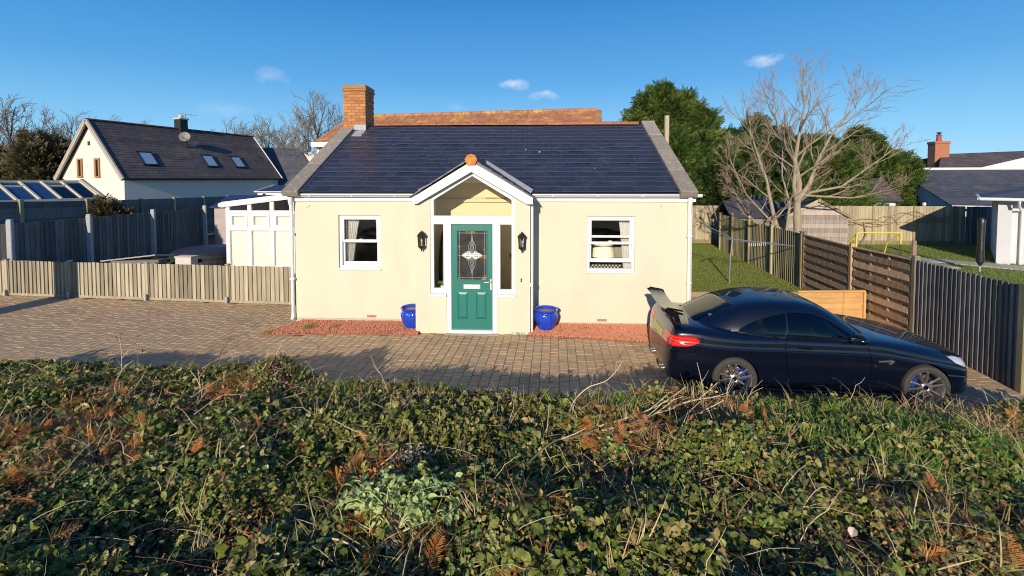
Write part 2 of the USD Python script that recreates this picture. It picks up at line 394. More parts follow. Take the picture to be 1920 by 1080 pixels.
for xa, xb in ((-4.64, -4.55), (3.50, 3.54)):    # lead and mortar where the slates meet the copings
    v, f = box(xa, xb, 0.0, Ls * 0.98, 0.016, 0.022 if xa > 0 else 0.03)
    part(cot, 'verge_flashing', (np.stack([v[:, 0], -0.15 + v[:, 1] * cs - v[:, 2] * sn_, EAVE_Z + v[:, 1] * sn_ + v[:, 2] * cs], 1), f), M_SLATE)
for xa, xb in ((-4.94, -4.66), (3.56, 3.84)):    # kneeler blocks under the coping feet
    part(cot, 'kneeler', cbox(xa, xb, -0.165, 0.05, 2.845, 2.90, 0.008), mat('kneeler_stone', (0.50, 0.45, 0.36), 0.9, var=0.15, vscale=12, bump=0.003, bscale=40))
# lead apron by the chimney
v, f = box(-4.60, -4.28, 2.52, 3.00, 0.026, 0.032)
v = v.copy()
part(cot, 'lead_apron', (np.stack([v[:, 0], v[:, 1], ri(v[:, 1]) + 0.03 + (v[:, 2] - .03)], 1), f), M_LEAD)
# chimney
ch = sub(cot, 'chimney')
CX0, CX1, CY0, CY1, CZ0, CZ1 = -4.93, -4.29, 2.92, 3.62, 4.3, 5.70
part(ch, 'stack_core', merge([box(CX0 + .012, CX1 - .012, CY0 + .012, CY1 - .012, CZ0, CZ1)]), M_MORTAR)
part(ch, 'lead_skirt', merge([box(CX0 + .3, CX1 + 0.006, CY0 - 0.006, CY0 + .02, 4.40, 4.73)]), M_LEAD)
bh, bl = 0.083, 0.235
row = 0; z = 4.42
bricks_far = []
while z < CZ1 - 0.01:
    for side in range(2):       # front and right faces are built brick by brick
        a0, a1 = (CX0, CX1) if side == 0 else (CY0 + 0.1, CY1)
        x = a0 - (row % 2) * bl / 2
        while x < a1 - 0.02:
            p, q2 = max(x, a0), min(x + bl - 0.012, a1)
            x += bl
            if q2 - p < 0.03: continue
            e = rnd.uniform(0, 0.004)
            m = cbox(p, q2, CY0 - e, CY0 + 0.1, z, z + bh - 0.012, .004) if side == 0 else cbox(CX1 - 0.1, CX1 + e, p, q2, z, z + bh - 0.012, .004)
            part(ch, 'brick', m, M_BRICK)
    row += 1; z += bh
bk = []
z = 4.42
for r in range(row):
    bk += [cbox(CX0 - .001, CX0 + .1, CY0 + .1, CY1, z, z + bh - .012), cbox(CX0, CX1 - .1, CY1 - .1, CY1 + .001, z, z + bh - .012)]; z += bh
part(ch, 'rear_brickwork', merge(bk), M_BRICK, kind='stuff')
part(ch, 'corbel_course', cbox(CX0 - .03, CX1 + .03, CY0 - .03, CY1 + .03, 5.685, 5.745, .008), M_BRICK)
part(ch, 'cap', cbox(CX0 - .02, CX1 + .02, CY0 - .02, CY1 + .02, 5.745, 5.86, .02), mat('cap_mortar', (0.30, 0.19, 0.08), 0.95, var=0.2, vscale=12, bump=0.005, bscale=30))
# eaves: fascia band, gutter, brackets, downpipes
for xa, xb in ((X0 - 0.06, -1.99), (0.42, X1 + 0.06)):
    part(cot, 'fascia', cbox(xa, xb, -0.03, 0.0, 2.70, 2.86, .004), M_WHITE)
    gx0, gx1 = (xa - 0.03, xb + 0.02) if xa < 0 else (xa + 0.01, xb + 0.10)
    pr = [(-0.035 - 0.055 + r * math.cos(t), 2.868 + r * 1.35 * math.sin(t)) for r, ts in ((0.055, np.linspace(math.pi, 2 * math.pi, 11)), (0.050, np.linspace(2 * math.pi, math.pi, 11))) for t in ts]
    part(cot, 'gutter', extr_yz(pr, gx0, gx1), M_WHITE, smooth=40)
    for xx in np.arange(xa + 0.45, xb - 0.2, 0.95):
        pr2 = [(-0.09 + r * math.cos(t), 2.868 + r * 1.35 * math.sin(t)) for r, ts in ((0.060, np.linspace(math.pi, 2 * math.pi, 9)), (0.0555, np.linspace(2 * math.pi, math.pi, 9))) for t in ts]
        part(cot, 'gutter_bracket', extr_yz(pr2, xx, xx + 0.03), M_WHITE)
def downpipe(x, z1, z0=0.06, y=-0.05):
    d = sub(cot, 'downpipe')
    part(d, 'hopper', tube([(x - .0, -0.09, 2.80), (x, -0.09, 2.74), (x, -0.085, 2.68), (x, y, 2.60), (x, y, 2.50)], [.05, .052, .05, .047, .043], 14), M_WHITE, smooth=50)
    part(d, 'pipe', tube([(x, y, 2.52), (x, y, z0 + .12)], .036, 14), M_WHITE, smooth=50)
    part(d, 'shoe', tube([(x, y, z0 + .14), (x, y - .004, z0 + .06), (x, y - .05, z0)], .042, 12), M_WHITE, smooth=50)
    for zz in (1.95, 0.95): part(d, 'clip', cbox(x - .052, x + .052, y - .042, y + .045, zz, zz + .04), M_WHITE)
downpipe(-4.885, 2.8); downpipe(3.79, 2.8)
# windows -------------------------------------------------------------
def sash(win, sill=0.045, opened=0.0):
    x0, x1, z0, z1 = win
    w = sub(cot, 'sash_window')
    fr, y0, y1 = 0.062, 0.045, 0.13
    zs = z0 + sill
    part(w, 'frame', merge([cbox(x0, x0 + fr, y0, y1, zs, z1), cbox(x1 - fr, x1, y0, y1, zs, z1), cbox(x0 + fr, x1 - fr, y0 + .001, y1, z1 - fr, z1), cbox(x0 + fr, x1 - fr, y0 + .001, y1, zs, zs + .05)]), M_WHITE)
    part(w, 'sill', cbox(x0 - .012, x1 + .012, -0.035, y1, z0, zs, .006), M_WHITE)
    part(w, 'sill_bead', cbox(x0 + fr, x1 - fr, y0 - .03, y0, zs, zs + .02), M_WHITE)
    zm = z0 + (z1 - z0) * 0.525
    st = 0.042
    def one(nm, a, b, ya, rails):
        s = part(w, nm, merge([cbox(x0 + fr, x0 + fr + st, ya, ya + .04, a, b), cbox(x1 - fr - st, x1 - fr, ya, ya + .04, a, b), cbox(x0 + fr + st, x1 - fr - st, ya + .001, ya + .04, a, a + rails[0]), cbox(x0 + fr + st, x1 - fr - st, ya + .001, ya + .04, b - rails[1], b)]), M_WHITE)
        return (x0 + fr + st, x1 - fr - st, a + rails[0], b - rails[1], ya + .02)
    up = one('upper_sash', zm - .03, z1 - fr, y0 + .012, (.055, .04))
    lo = one('lower_sash', zs + .05 + opened, zm + .03 + opened, y0 + .055, (.085, .05))
    for p in (up, lo): part(w, 'pane', box(p[0], p[1], p[4], p[4] + .004, p[2], p[3]), M_GLASS)
    for kx in (.32, .68):
        xx = x0 + (x1 - x0) * kx
    part(w, 'catch', cbox((x0 + x1) / 2 - .035, (x0 + x1) / 2 + .035, y0 + .04, y0 + .07, zm + .024, zm + .045, .008), M_WHITE)
    return w
sash(W1); sash(W2, opened=0.13)
def curtain(x0, x1, z0, z1, y, taper, label, folds=7, side=1):
    n = 40; t = np.linspace(0, 1, n)
    rows = np.linspace(0, 1, 12)
    V = []
    for r in rows:                      # r = 0 top, 1 bottom
        wdt = (x1 - x0) * (1 - taper * r ** 0.7)
        xx = x0 + wdt * t if side > 0 else x1 - wdt * t
        V.append(np.stack([xx, y + 0.03 * np.sin(t * folds * 2 * math.pi + r), np.full(n, z1 + (z0 - z1) * r)], 1))
    v = np.vstack(V); i, j = np.meshgrid(np.arange(11), np.arange(n - 1), indexing='ij')
    qd = np.stack([i * n + j, i * n + j + 1, (i + 1) * n + j + 1, (i + 1) * n + j], -1).reshape(-1, 4)
    f = np.vstack([qd[:, [0, 1, 2]], qd[:, [0, 2, 3]]])
    c = thing('curtain', label, 'curtain', loc=HO, rz=HA)
    part(c, 'cloth', (v, f), mat('curtain_cloth', (0.62, 0.62, 0.58), 0.9, var=0.05), smooth=True)
    return c
curtain(-3.80, -3.42, 1.2, 2.4, 0.24, 0.55, 'white curtain at the left side of the left sash window', side=1)
curtain(-3.12, -2.95, 1.2, 2.4, 0.24, 0.7, 'white curtain at the right side of the left sash window', 4, side=-1)
curtain(1.66, 1.74, 1.2, 2.4, 0.24, 0.6, 'narrow white curtain at the left side of the right sash window', 3, side=1)
curtain(2.32, 2.63, 1.2, 2.4, 0.24, 0.45, 'white curtain at the right side of the right sash window', 6, side=-1)
ls = thing('lampshade', 'cream tapered shade on a lamp inside the right sash window', 'lampshade', loc=HL(2.06, 0.62), rz=HA)
part(ls, 'shade', lathe([(.29, 1.42), (.24, 1.68), (.235, 1.68), (.285, 1.42)], 28), mat('shade_cloth', (0.80, 0.76, 0.58), 0.8), smooth=40)
part(ls, 'stem', lathe([(.09, .80), (.09, .83), (.02, .86), (.02, 1.5)], 12), M_INN)
tb = thing('blanket_box', 'dark woven chest just inside the open right sash window', 'chest', loc=HO, rz=HA)
wv = []
for i in range(18):
    for j in range(3):
        if (i + j) % 2: wv.append(cbox(1.75 + i * .037, 1.75 + i * .037 + .030, .327, .335, 1.16 + j * .04, 1.16 + j * .04 + .03, .004))
part(tb, 'body', box(1.70, 2.50, .335, .75, .5, 1.28), mat('dark_weave', (0.03, 0.028, 0.026), 0.8))
part(tb, 'weave', merge(wv), mat('pale_weave', (0.45, 0.42, 0.38), 0.8))
lp = thing('table_lamp', 'small amber table lamp inside the left sash window', 'lamp', loc=HL(-3.08, 0.62), rz=HA)
part(lp, 'shade', lathe([(.07, 1.83), (.05, 1.95), (.001, 1.95)], 16), mat('amber_shade', (0.75, 0.33, 0.06), 0.6), smooth=40)
part(lp, 'base', lathe([(.06, 1.2), (.05, 1.24), (.012, 1.3), (.012, 1.85)], 12), M_INN)
# air bricks
for xa, zc in ((-3.236, .135), (1.85, .115)):
    ab = sub(cot, 'air_brick')
    part(ab, 'plate', cbox(xa, xa + .217, -.006, .02, zc - .028, zc + .028), M_BRICK if False else mat('air_brick_clay', (0.50, 0.28, 0.17), .9, var=.1))
    part(ab, 'slot', merge([box(xa + .015 + i * .0325, xa + .032 + i * .0325, -.0075, 0, zc + z0_, zc + z0_ + .014) for i in range(6) for z0_ in (-.018, .004)]), mat('slot_dark', (0.10, 0.05, 0.03), .9))
part(cot, 'vent_cover', merge([cbox(X0 + .29, X0 + .30, -.012, 0, 2.55, 2.58)]), M_INN)
for xx, zz in ((-4.5, 2.60), (3.2, 2.60)): part(cot, 'wall_fixing', cbox(xx - .008, xx + .008, -.012, 0, zz - .02, zz + .012), M_INN)

# porch -----------------------------------------------------------------
PX0, PX1, PY = -1.967, 0.398, -0.65
PT = 0.16
outer = sg.Polygon([(PX0, -.1), (PX1, -.1), (PX1, 2.785), (PCX, 3.50), (PX0, 2.785)])
hole = sg.Polygon([(-1.655, .77), (-1.318, .77), (-1.318, -.2), (-.278, -.2), (-.278, .77), (.087, .77), (.087, 2.80), (PCX, 3.335), (-1.655, 2.80)])
pw = [extr_xz(outer.difference(hole), PY, PY + PT), box(PX0, PX0 + PT, PY + PT, 0, -.1, 2.785), box(PX1 - PT, PX1, PY + PT, 0, -.1, 2.785)]
part(cot, 'porch_wall', merge(pw), M_RENDER)
M_PIN = mat('porch_plaster', (0.72, 0.61, 0.37), 0.85, var=0.02)
part(cot, 'porch_interior', merge([extr_xz(sg.Polygon([(-1.80, 0), (.238, 0), (.238, 2.82), (PCX, 3.47), (-1.80, 2.82)]).difference(sg.Polygon([(-1.22, -.1), (-.42, -.1), (-.42, 2.05), (-1.22, 2.05)])), .26, .30),
                                   box(-1.80, .238, .20, .26, 2.68, 2.74)]), M_PIN)
part(cot, 'porch_ceiling', merge([slab((PCX, PY + .1, 3.50), (PCX + s * 1.10, PY + .1, 3.50 - 1.10 * .625), (PCX + s * 1.10, .26, 3.50 - 1.10 * .625), (PCX, .26, 3.50), .02) for s in (-1, 1)]), M_PIN)
part(cot, 'porch_floor', box(-1.8, .238, PY + PT, 3.3, -.02, .02), mat('porch_tiles', (0.20, 0.13, 0.09), .5))
# glazed screen
def bar(x0, x1, z0, z1, y0=PY + .02, y1=PY + .09, b=.005): return cbox(x0, x1, y0, y1, z0, z1, b)
scr = sub(cot, 'porch_screen')
f_ = .058
gab_o = sg.Polygon([(-1.655, 2.435), (.087, 2.435), (.087, 2.80), (PCX, 3.335), (-1.655, 2.80)])
gab_i = sg.Polygon([(-1.585, 2.435), (.020, 2.435), (.020, 2.765), (PCX, 3.255), (-1.585, 2.765)])
part(scr, 'gable_frame', extr_xz(gab_o.difference(gab_i), PY + .02, PY + .09), M_WHITE)
part(scr, 'gable_pane', extr_xz(gab_i.buffer(-.0005), PY + .05, PY + .055), M_GLASS)
part(scr, 'transom', merge([bar(-1.655, .087, 2.385, 2.435), bar(-1.655, .087, 2.29, 2.3845, PY + .014)]), M_WHITE)
part(scr, 'left_frame', merge([bar(-1.655, -1.585, .83, 2.29), bar(-1.387, -1.318, .83, 2.29), bar(-1.585, -1.387, .83, .93), bar(-1.585, -1.387, 2.262, 2.29)]), M_WHITE)
part(scr, 'right_frame', merge([bar(-.278, -.213, .83, 2.29), bar(.020, .087, .83, 2.29), bar(-.213, .020, .83, .92), bar(-.213, .020, 2.262, 2.29)]), M_WHITE)
part(scr, 'side_pane', box(-1.585, -1.387, PY + .05, PY + .054, .93, 2.262), M_GLASS)
part(scr, 'side_pane', box(-.213, .020, PY + .05, PY + .054, .92, 2.262), M_GLASS)
part(scr, 'side_sill', merge([cbox(-1.672, -1.318, PY - .04, PY + .1, .77, .829, .006)]), M_WHITE)
part(scr, 'side_sill', merge([cbox(-.278, .112, PY - .04, PY + .1, .77, .829, .006)]), M_WHITE)
part(scr, 'door_frame', merge([bar(-1.316, -1.222, .0, 2.289, PY + .005, PY + .11), bar(-.372, -.280, .0, 2.289, PY + .005, PY + .11), bar(-1.222, -.372, 2.268, 2.289, PY + .006, PY + .11)]), M_WHITE)
part(scr, 'threshold', cbox(-1.222, -.372, PY - .02, PY + .11, .0, .075, .006), M_WHITE)
part(cot, 'door_step', cbox(-1.33, -.25, PY - .10, PY + .01, -.05, .012, .006), mat('step_concrete', (0.42, 0.37, 0.30), .9, var=.1))
# door
dr = sub(cot, 'front_door')
M_GRN = mat('door_green', (0.014, 0.155, 0.125), 0.4, var=0.06, vscale=5, bump=0.0004, bscale=120, stretch=(3, 3, .4))
DX0, DX1, DZ0, DZ1 = -1.218, -.376, .078, 2.264
dy = PY + .035
gx0, gx1, gz0, gz1 = -1.095, -.500, 1.115, 2.125
leaf = sg.box(DX0, DZ0, DX1, DZ1).difference(sg.box(gx0, gz0, gx1, gz1))
pans = [(-1.095, -.885, .30, .855), (-.710, -.500, .30, .855)]
for p in pans: leaf = leaf.difference(sg.box(p[0], p[2], p[1], p[3]))
part(dr, 'leaf', extr_xz(leaf, dy, dy + .05), M_GRN)
for p in pans:
    P0 = [(p[0], dy + .018, p[2]), (p[1], dy + .018, p[2]), (p[1], dy + .018, p[3]), (p[0], dy + .018, p[3])]
    c = .045; P1 = [(p[0] + c, dy + .003, p[2] + c), (p[1] - c, dy + .003, p[2] + c), (p[1] - c, dy + .003, p[3] - c), (p[0] + c, dy + .003, p[3] - c)]
    v = np.array(P0 + P1); f = [[4, 5, 6], [4, 6, 7]]
    for i in range(4): j = (i + 1) % 4; f += [[i, j, 4 + j], [i, 4 + j, 4 + i]]
    part(dr, 'panel', (v, np.array(f)), M_GRN)
part(dr, 'bead', merge([cbox(gx0 - .02, gx1 + .02, dy - .012, dy, gz1, gz1 + .02), cbox(gx0 - .02, gx1 + .02, dy - .012, dy, gz0 - .02, gz0), cbox(gx0 - .02, gx0, dy - .0125, dy, gz0, gz1), cbox(gx1, gx1 + .02, dy - .0125, dy, gz0, gz1)]), M_GRN)
M_OBS = mat('obscure_glass', (0.045, 0.045, 0.04), 0.10, var=.5, vscale=5, bump=.004, bscale=16, col2=(0.32, 0.16, 0.05), c2scale=3.4, c2lo=.54, c2hi=.64, spec=.5)
part(dr, 'obscure_pane', box(gx0, gx1, dy + .012, dy + .02, gz0, gz1), M_OBS)
M_CAME = mat('lead_came', (0.55, 0.55, 0.55), .35, metal=.6)
M_BEV = mat('bevel_glass', (0.70, 0.72, 0.70), .15)
gm, gzm = (gx0 + gx1) / 2, (gz0 + gz1) / 2
cm = []
yy = dy + .009
for xx in (gx0 + .045, gm, gx1 - .045): cm.append(tube([(xx, yy, gz0), (xx, yy, gz1)], .0045, 5))
for zz in (gz0 + .045, gzm, gz1 - .045): cm.append(tube([(gx0, yy, zz), (gx1, yy, zz)], .0045, 5))
for sz in (-1, 1):
    for sx in (-1, 1):
        for (wd, hh) in ((.085, .33), (.05, .24), (.03, .40)):
            t = np.linspace(0, 1, 14)
            cm.append(tube(np.stack([gm + sx * wd * np.sin(t * math.pi) * (1 - .3 * t), np.full(14, yy), gzm + sz * hh * t], 1), .0042, 5))
part(dr, 'leadwork', merge(cm), M_CAME)
bv = []
for sx in (-1, 1):
    for sz in (-1, 1):
        for (wd, hh, w) in ((.21, .045, .011), (.21, .012, .010), (.15, .075, .010)):
            t = np.linspace(0, 1, 14)
            bv.append(tube(np.stack([gm + sx * wd * t, np.full(14, yy), gzm + sz * hh * np.sin(t * math.pi)], 1), w * np.sin(.3 + t * 2.6) * .8 + .002, 6))
for sx in (-1, 1):
    t = np.linspace(-1, 1, 12); bv.append(tube(np.stack([gm + sx * .07 * t, np.full(12, yy), gzm + .055 * t], 1), .008, 6))
part(dr, 'bevel_cluster', merge(bv), M_BEV, smooth=50)
M_CHR = mat('polished_chrome', (0.80, 0.78, 0.74), .42, metal=1.0)
lb = sub(cot, 'letterbox')
part(lb, 'plate', cbox(-.973, -.625, dy - .014, dy, .925, 1.020, .005), M_CHR)
part(lb, 'flap', cbox(-.955, -.643, dy - .026, dy - .014, .945, 1.004, .006), M_CHR)
hd = sub(cot, 'door_handle')
part(hd, 'backplate', cbox(-.425, -.393, dy - .010, dy, .905, 1.135, .004), M_CHR)
part(hd, 'lever', tube([(-.409, dy - .01, 1.085), (-.409, dy - .05, 1.085), (-.46, dy - .055, 1.082), (-.535, dy - .055, 1.072)], [.011, .011, .010, .008], 10), M_CHR, smooth=50)
part(scr, 'bell_push', cbox(-.345, -.322, PY - .008, PY + .006, 1.36, 1.42, .004), M_WHITE2)
# bargeboards, porch roof
bo = sg.Polygon([(-1.995, 2.685), (-1.905, 2.685), (PCX, 3.335), (.325, 2.685), (.452, 2.685), (.452, 2.81), (PCX, 3.545), (-1.995, 2.81)])
for sgn in (0, 1):
    half = bo.intersection(sg.box(-3, 0, PCX - .0006, 5) if sgn == 0 else sg.box(PCX + .0006, 0, 3, 5))
    part(cot, 'bargeboard', extr_xz(half, PY - .105, PY - .08), M_WHITE)
part(cot, 'soffit', merge([slab((PCX, PY - .079, 3.345), (-1.96, PY - .079, 2.64 + .055), (-1.96, PY + .0, 2.64 + .055), (PCX, PY + .0, 3.345), .02), slab((.42, PY - .079, 2.695), (PCX, PY - .079, 3.345), (PCX, PY, 3.345), (.42, PY, 2.695), .02)]), M_WHITE)
part(cot, 'bargeboard_fixing', merge([tube([(PCX + d, PY - .106, 3.46 - d * .61), (PCX + d, PY - .112, 3.46 - d * .61)], .008, 8) for d in (.15, .38, .67, 1.02)] + [tube([(PCX - d, PY - .106, 3.46 - d * .61), (PCX - d, PY - .112, 3.46 - d * .61)], .007, 8) for d in (.5,)]), M_INN)
pr_ = sub(cot, 'porch_roof')
pang = math.atan(PSL)
for sgn in (-1, 1):
    S = 1.30 / math.cos(pang)
    for k in range(6):
        for q_ in range(6):
            ya, yb = PY - .13 + q_ * .34, PY - .13 + (q_ + 1) * .34 - .003
            s0, s1 = k * S / 6, (k + 1) * S / 6 + .05        # from eave up
            d0, d1 = 1.27 - s0 * math.cos(pang), 1.27 - s1 * math.cos(pang)
            d1 = max(d1, 0.0)
            z0_, z1_ = PRZ - d0 * PSL, PRZ - d1 * PSL
            yb2 = min(yb, (z1_ + .05 - EAVE_Z) / slope - .15 + .03)
            if yb2 - ya < .05: continue
            up_ = np.array([sgn * math.sin(pang), 0, math.cos(pang)])
            a = np.array([PCX + sgn * d0, ya, z0_]) + up_ * (.022); b = np.array([PCX + sgn * d0, yb2, z0_]) + up_ * .022
            c = np.array([PCX + sgn * d1, yb2, z1_]) + up_ * .006; d = np.array([PCX + sgn * d1, ya, z1_]) + up_ * .006
            part(pr_, 'porch_slate', slab(a, b, c, d, .010) if sgn > 0 else slab(b, a, d, c, .010), M_SLATE)
part(pr_, 'porch_deck', merge([slab((PCX + s * 1.25, PY - .1, PRZ - 1.25 * PSL - .003), (PCX + s * 1.25, -.02, PRZ - 1.25 * PSL - .003), (PCX, 1.25, PRZ - .003), (PCX, PY - .1, PRZ - .003), .03) for s in (-1, 1)]), M_SLATE)
# ridge of the porch, its end tile with the orange lichen
for i in range(4):
    ya = PY - .12 + i * .46; yb = min(ya + .455, 1.2)
    pr2 = [(PCX - .10, PRZ - .045), (PCX - .055, PRZ + .035), (PCX, PRZ + .058), (PCX + .055, PRZ + .035), (PCX + .10, PRZ - .045), (PCX + .085, PRZ - .045), (PCX, PRZ + .03), (PCX - .085, PRZ - .045)]
    part(pr_, 'porch_ridge_tile', extr_xz(pr2, ya, yb), M_CLAY)
endp = [(PCX + .128 * math.sin(t) * (1 if abs(t) > .1 else 1), PRZ - .03 + .125 * math.cos(t)) for t in np.radians([0, 38, 82, 140, 220, 278, 322])]
part(pr_, 'ridge_end_tile', extr_xz(endp, PY - .15, PY - .108), mat('lichen_clay', (0.50, 0.16, 0.045), .9, var=.2, vscale=18, bump=.004, bscale=50, col2=(0.52, 0.30, 0.06), c2scale=11, c2lo=.5, c2hi=.62), label='end tile of the porch ridge, orange with lichen')
# lead valley on the right, where porch and main roof meet
def vl(x): # height of valley, y on main roof
    z = PRZ - abs(x - PCX) * PSL; return (x, (z - EAVE_Z) / slope - .15, z)
for s in (1, -1):
    p0, p1 = vl(PCX + s * .12), vl(PCX + s * 1.20)
    a, b = np.array(p0), np.array(p1)
    o = np.array([s * .13, -.0, 0.0])
    o2 = np.array([0, .14, .14 * slope])
    q4 = [a + [0, 0, .035], b + [0, 0, .035], b + o2 * 1.0 + [s * .05, 0, .035], a + o2 + [0, 0, .035]]
    part(pr_, 'lead_valley', slab(*(q4 if s < 0 else [q4[1], q4[0], q4[3], q4[2]]), .008), M_LEAD)
# downpipe and cable box on the porch side
part(cot, 'porch_pipe', tube([(PX1 + .035, PY + .10, 2.70), (PX1 + .035, PY + .10, .02)], .032, 12), M_WHITE, smooth=50)
part(cot, 'cable_box', cbox(PX1, PX1 + .06, PY + .02, PY + .06, .98, 1.06), M_WHITE)
part(cot, 'doorbell', merge([cbox(.205, .232, PY - .014, PY, 1.125, 1.16, .006), cbox(.205, .232, PY - .014, PY, 1.085, 1.12, .006)]), mat('bell_dark', (0.05, 0.03, 0.02), .5))
part(cot, 'light_switch', cbox(-.06, .0, .235, .258, 1.42, 1.52, .005), mat('switch_bronze', (0.10, 0.07, 0.04), .4, metal=.5))
# things seen through the porch glass
ct = thing('dark_coat', 'dark coat hanging inside the porch behind the left side pane', 'coat', loc=HL(-1.46, -.1), rz=HA)
part(ct, 'cloth', lathe([(.05, .75), (.13, .95), (.14, 1.3), (.11, 1.75), (.08, 2.0), (.03, 2.1)], 20), mat('coat_black', (0.012, 0.012, 0.014), .8), smooth=50)
part(ct, 'hook', tube([(0, 0, 2.08), (0, .03, 2.16), (0, .36, 2.16)], .008, 6), M_CHR)
pp = thing('pot_plant', 'green pot plant on the inner sill of the left porch pane', 'plant', loc=HL(-1.44, PY + .22, .83), rz=HA)
lf = []
for i in range(26):
    a = rnd.uniform(0, 6.28); l = rnd.uniform(.07, .16)
    lf.append(tube([(0, 0, .12), (math.cos(a) * l * .5, math.sin(a) * l * .4, .2), (math.cos(a) * l, math.sin(a) * l * .6, .19 - l * .3)], [.004, .018, .002], 4))
part(pp, 'foliage', merge(lf), leafmat('house_plant', [(0.05, 0.16, 0.03), (0.10, 0.24, 0.05)]))
part(pp, 'flower_pot', lathe([(.04, 0), (.055, .12), (.05, .12), (.001, .10)], 14), M_WHITE2, smooth=40)
# wall lanterns
M_BRZ = mat('lantern_bronze', (0.035, 0.024, 0.014), .45, metal=.4, bump=.001, bscale=80)
def lantern(x, z, label):
    t = thing('wall_lantern', label, 'lantern', 'carriage lanterns beside the door', loc=HL(x, PY, z), rz=HA)
    c = -.085
    part(t, 'cage', merge([tube([(math.cos(a) * .062, c + math.sin(a) * .062, -.11), (math.cos(a) * .075, c + math.sin(a) * .075, .10)], .0075, 6) for a in np.arange(6) * math.pi / 3 + .26] +
         [xf(lathe([(.068, -.125), (.078, -.11), (.070, -.10), (.05, -.10), (.001, -.11)], 6), rotm([0, 0, 1], 15), (0, c, 0))]), M_BRZ)
    part(t, 'roof', xf(lathe([(.09, .095), (.095, .11), (.075, .135), (.045, .175), (.022, .185), (.02, .20), (.012, .21), (.001, .215)], 12), None, (0, c, 0)), M_BRZ, smooth=30)
    part(t, 'pendant', xf(lathe([(.001, -.215), (.013, -.205), (.016, -.19), (.012, -.175), (.04, -.155), (.068, -.125)], 12), None, (0, c, 0)), M_BRZ, smooth=30)
    part(t, 'pane', xf(lathe([(.060, -.10), (.070, .09)], 6), rotm([0, 0, 1], 15), (0, c, 0)), M_GLASS)
    part(t, 'candle', xf(lathe([(.001, -.10), (.014, -.10), (.013, -.03), (.018, -.01), (.016, .02), (.001, .05)], 12), None, (0, c, 0)), mat('bulb', (0.80, 0.74, 0.60), .4), smooth=40)
    part(t, 'wall_bracket', merge([tube([(0, -.002, -.02), (0, -.03, -.04), (0, c + .06, -.06)], .010, 6), cbox(-.028, .028, -.012, -.001, -.09, .07, .006)]), M_BRZ)
lantern(-1.812, 1.93, 'bronze carriage lantern on the porch wall left of the door')
lantern(.232, 1.915, 'bronze carriage lantern on the porch wall right of the door')
# blue glazed pots
M_BLUE = mat('blue_glaze', (0.012, 0.055, 0.48), .12, var=.2, vscale=7, coat=.8, tone=.05)
def pot(x, y, label, s=1.0):
    t = thing('glazed_pot', label, 'plant pot', loc=HL(x, y, .03), rz=HA, scale=s)
    n = 72; prof = [(.12, 0), (.15, .005), (.155, .02), (.195, .12), (.228, .24), (.232, .30), (.215, .355), (.205, .37), (.225, .385), (.245, .405), (.25, .425), (.238, .437), (.215, .43), (.205, .36)]
    v, f = lathe(prof, n)
    v = v.reshape(len(prof), n, 3); g = np.arange(n) * 2 * np.pi / n
    amp = np.array([0, 0, .2, .8, 1, 1, .5, 0, 0, 0, 0, 0, 0, 0]) * .009
    k = 1 + amp[:, None] * np.abs(np.sin(g * 9))[None] / .13
    v[:, :, :2] *= k[:, :, None]
    part(t, 'body', (v.reshape(-1, 3), f), M_BLUE, smooth=50)
    part(t, 'soil', lathe([(.205, .37), (.1, .385), (.001, .38)], 20), mat('pot_soil', (0.32, 0.18, 0.09), .95, var=.3, vscale=30, bump=.01, bscale=40))
pot(-2.115, -.36, 'blue glazed ribbed pot half hidden left of the porch'); pot(.735, -.36, 'blue glazed ribbed pot on red chippings right of the porch')
# ================================================================ ground, driveway, gravel
M_SOIL = mat('meadow', (0.075, 0.085, 0.022), 0.95, var=0.35, vscale=1.2, bump=.03, bscale=6, obj=False, col2=(0.13, 0.11, 0.045), c2scale=.5, c2lo=.45, c2hi=.65)
struct('ground', (np.array([[-900, -300, -.06], [900, -300, -.06], [900, 1500, -.06], [-900, 1500, -.06]], float), np.array([[0, 1, 2], [0, 2, 3]])), M_SOIL, 'rough grassy ground reaching to the horizon')
PA = math.radians(-5.4)                     # direction of the paver courses
px_ = np.array([math.cos(PA), math.sin(PA)]); py_ = np.array([-math.sin(PA), math.cos(PA)])
bed_l = [HL(-5.12, -.93), HL(-4.70, -.05), HL(-4.70, .2), HL(-1.9, .2), HL(-1.9, -.80), HL(-3.6, -.80)]
bed_r = [HL(.36, .2), HL(.36, -.76), HL(1.5, -.86), HL(2.6, -1.04), HL(4.3, -1.30), HL(4.3, .2)]
house_f = sg.Polygon([HL(-4.85, 0)[:2], HL(3.87, 0)[:2], HL(3.87, 6.4)[:2], HL(-4.85, 6.4)[:2]])
porch_f = sg.Polygon([HL(-1.967, -.65)[:2], HL(.398, -.65)[:2], HL(.398, .5)[:2], HL(-1.967, .5)[:2]])
BL, BR = sg.Polygon([p[:2] for p in bed_l]), sg.Polygon([p[:2] for p in bed_r])
drive_poly = sg.Polygon([(-16, 4.4), (7.68, 4.4), (7.7, 6.8), (8.05, 9.0), (8.35, 12.15), (3.9, 12.15), (3.85, 11), (-5.6, 11.39), (-9.7, 11.79), (-14.1, 12.35), (-16, 12.55)])
paved = drive_poly.difference(house_f.union(porch_f).union(BL).union(BR))
drv = UsdGeom.Xform.Define(stage, '/World/driveway'); USED['/World/driveway'] = 1
setd(drv.GetPrim(), kind='structure', label='driveway of tan block pavers in front of the cottage')
M_JOINT = mat('joint_sand', (0.15, 0.11, 0.068), .95, var=.3, vscale=20, obj=False, col2=(0.07, 0.08, 0.025), c2scale=1.3, c2lo=.52, c2hi=.62)
v, f = extr(drive_poly, .05); part('/World/driveway', 'bedding', (v + [0, 0, -.056], f), M_JOINT)
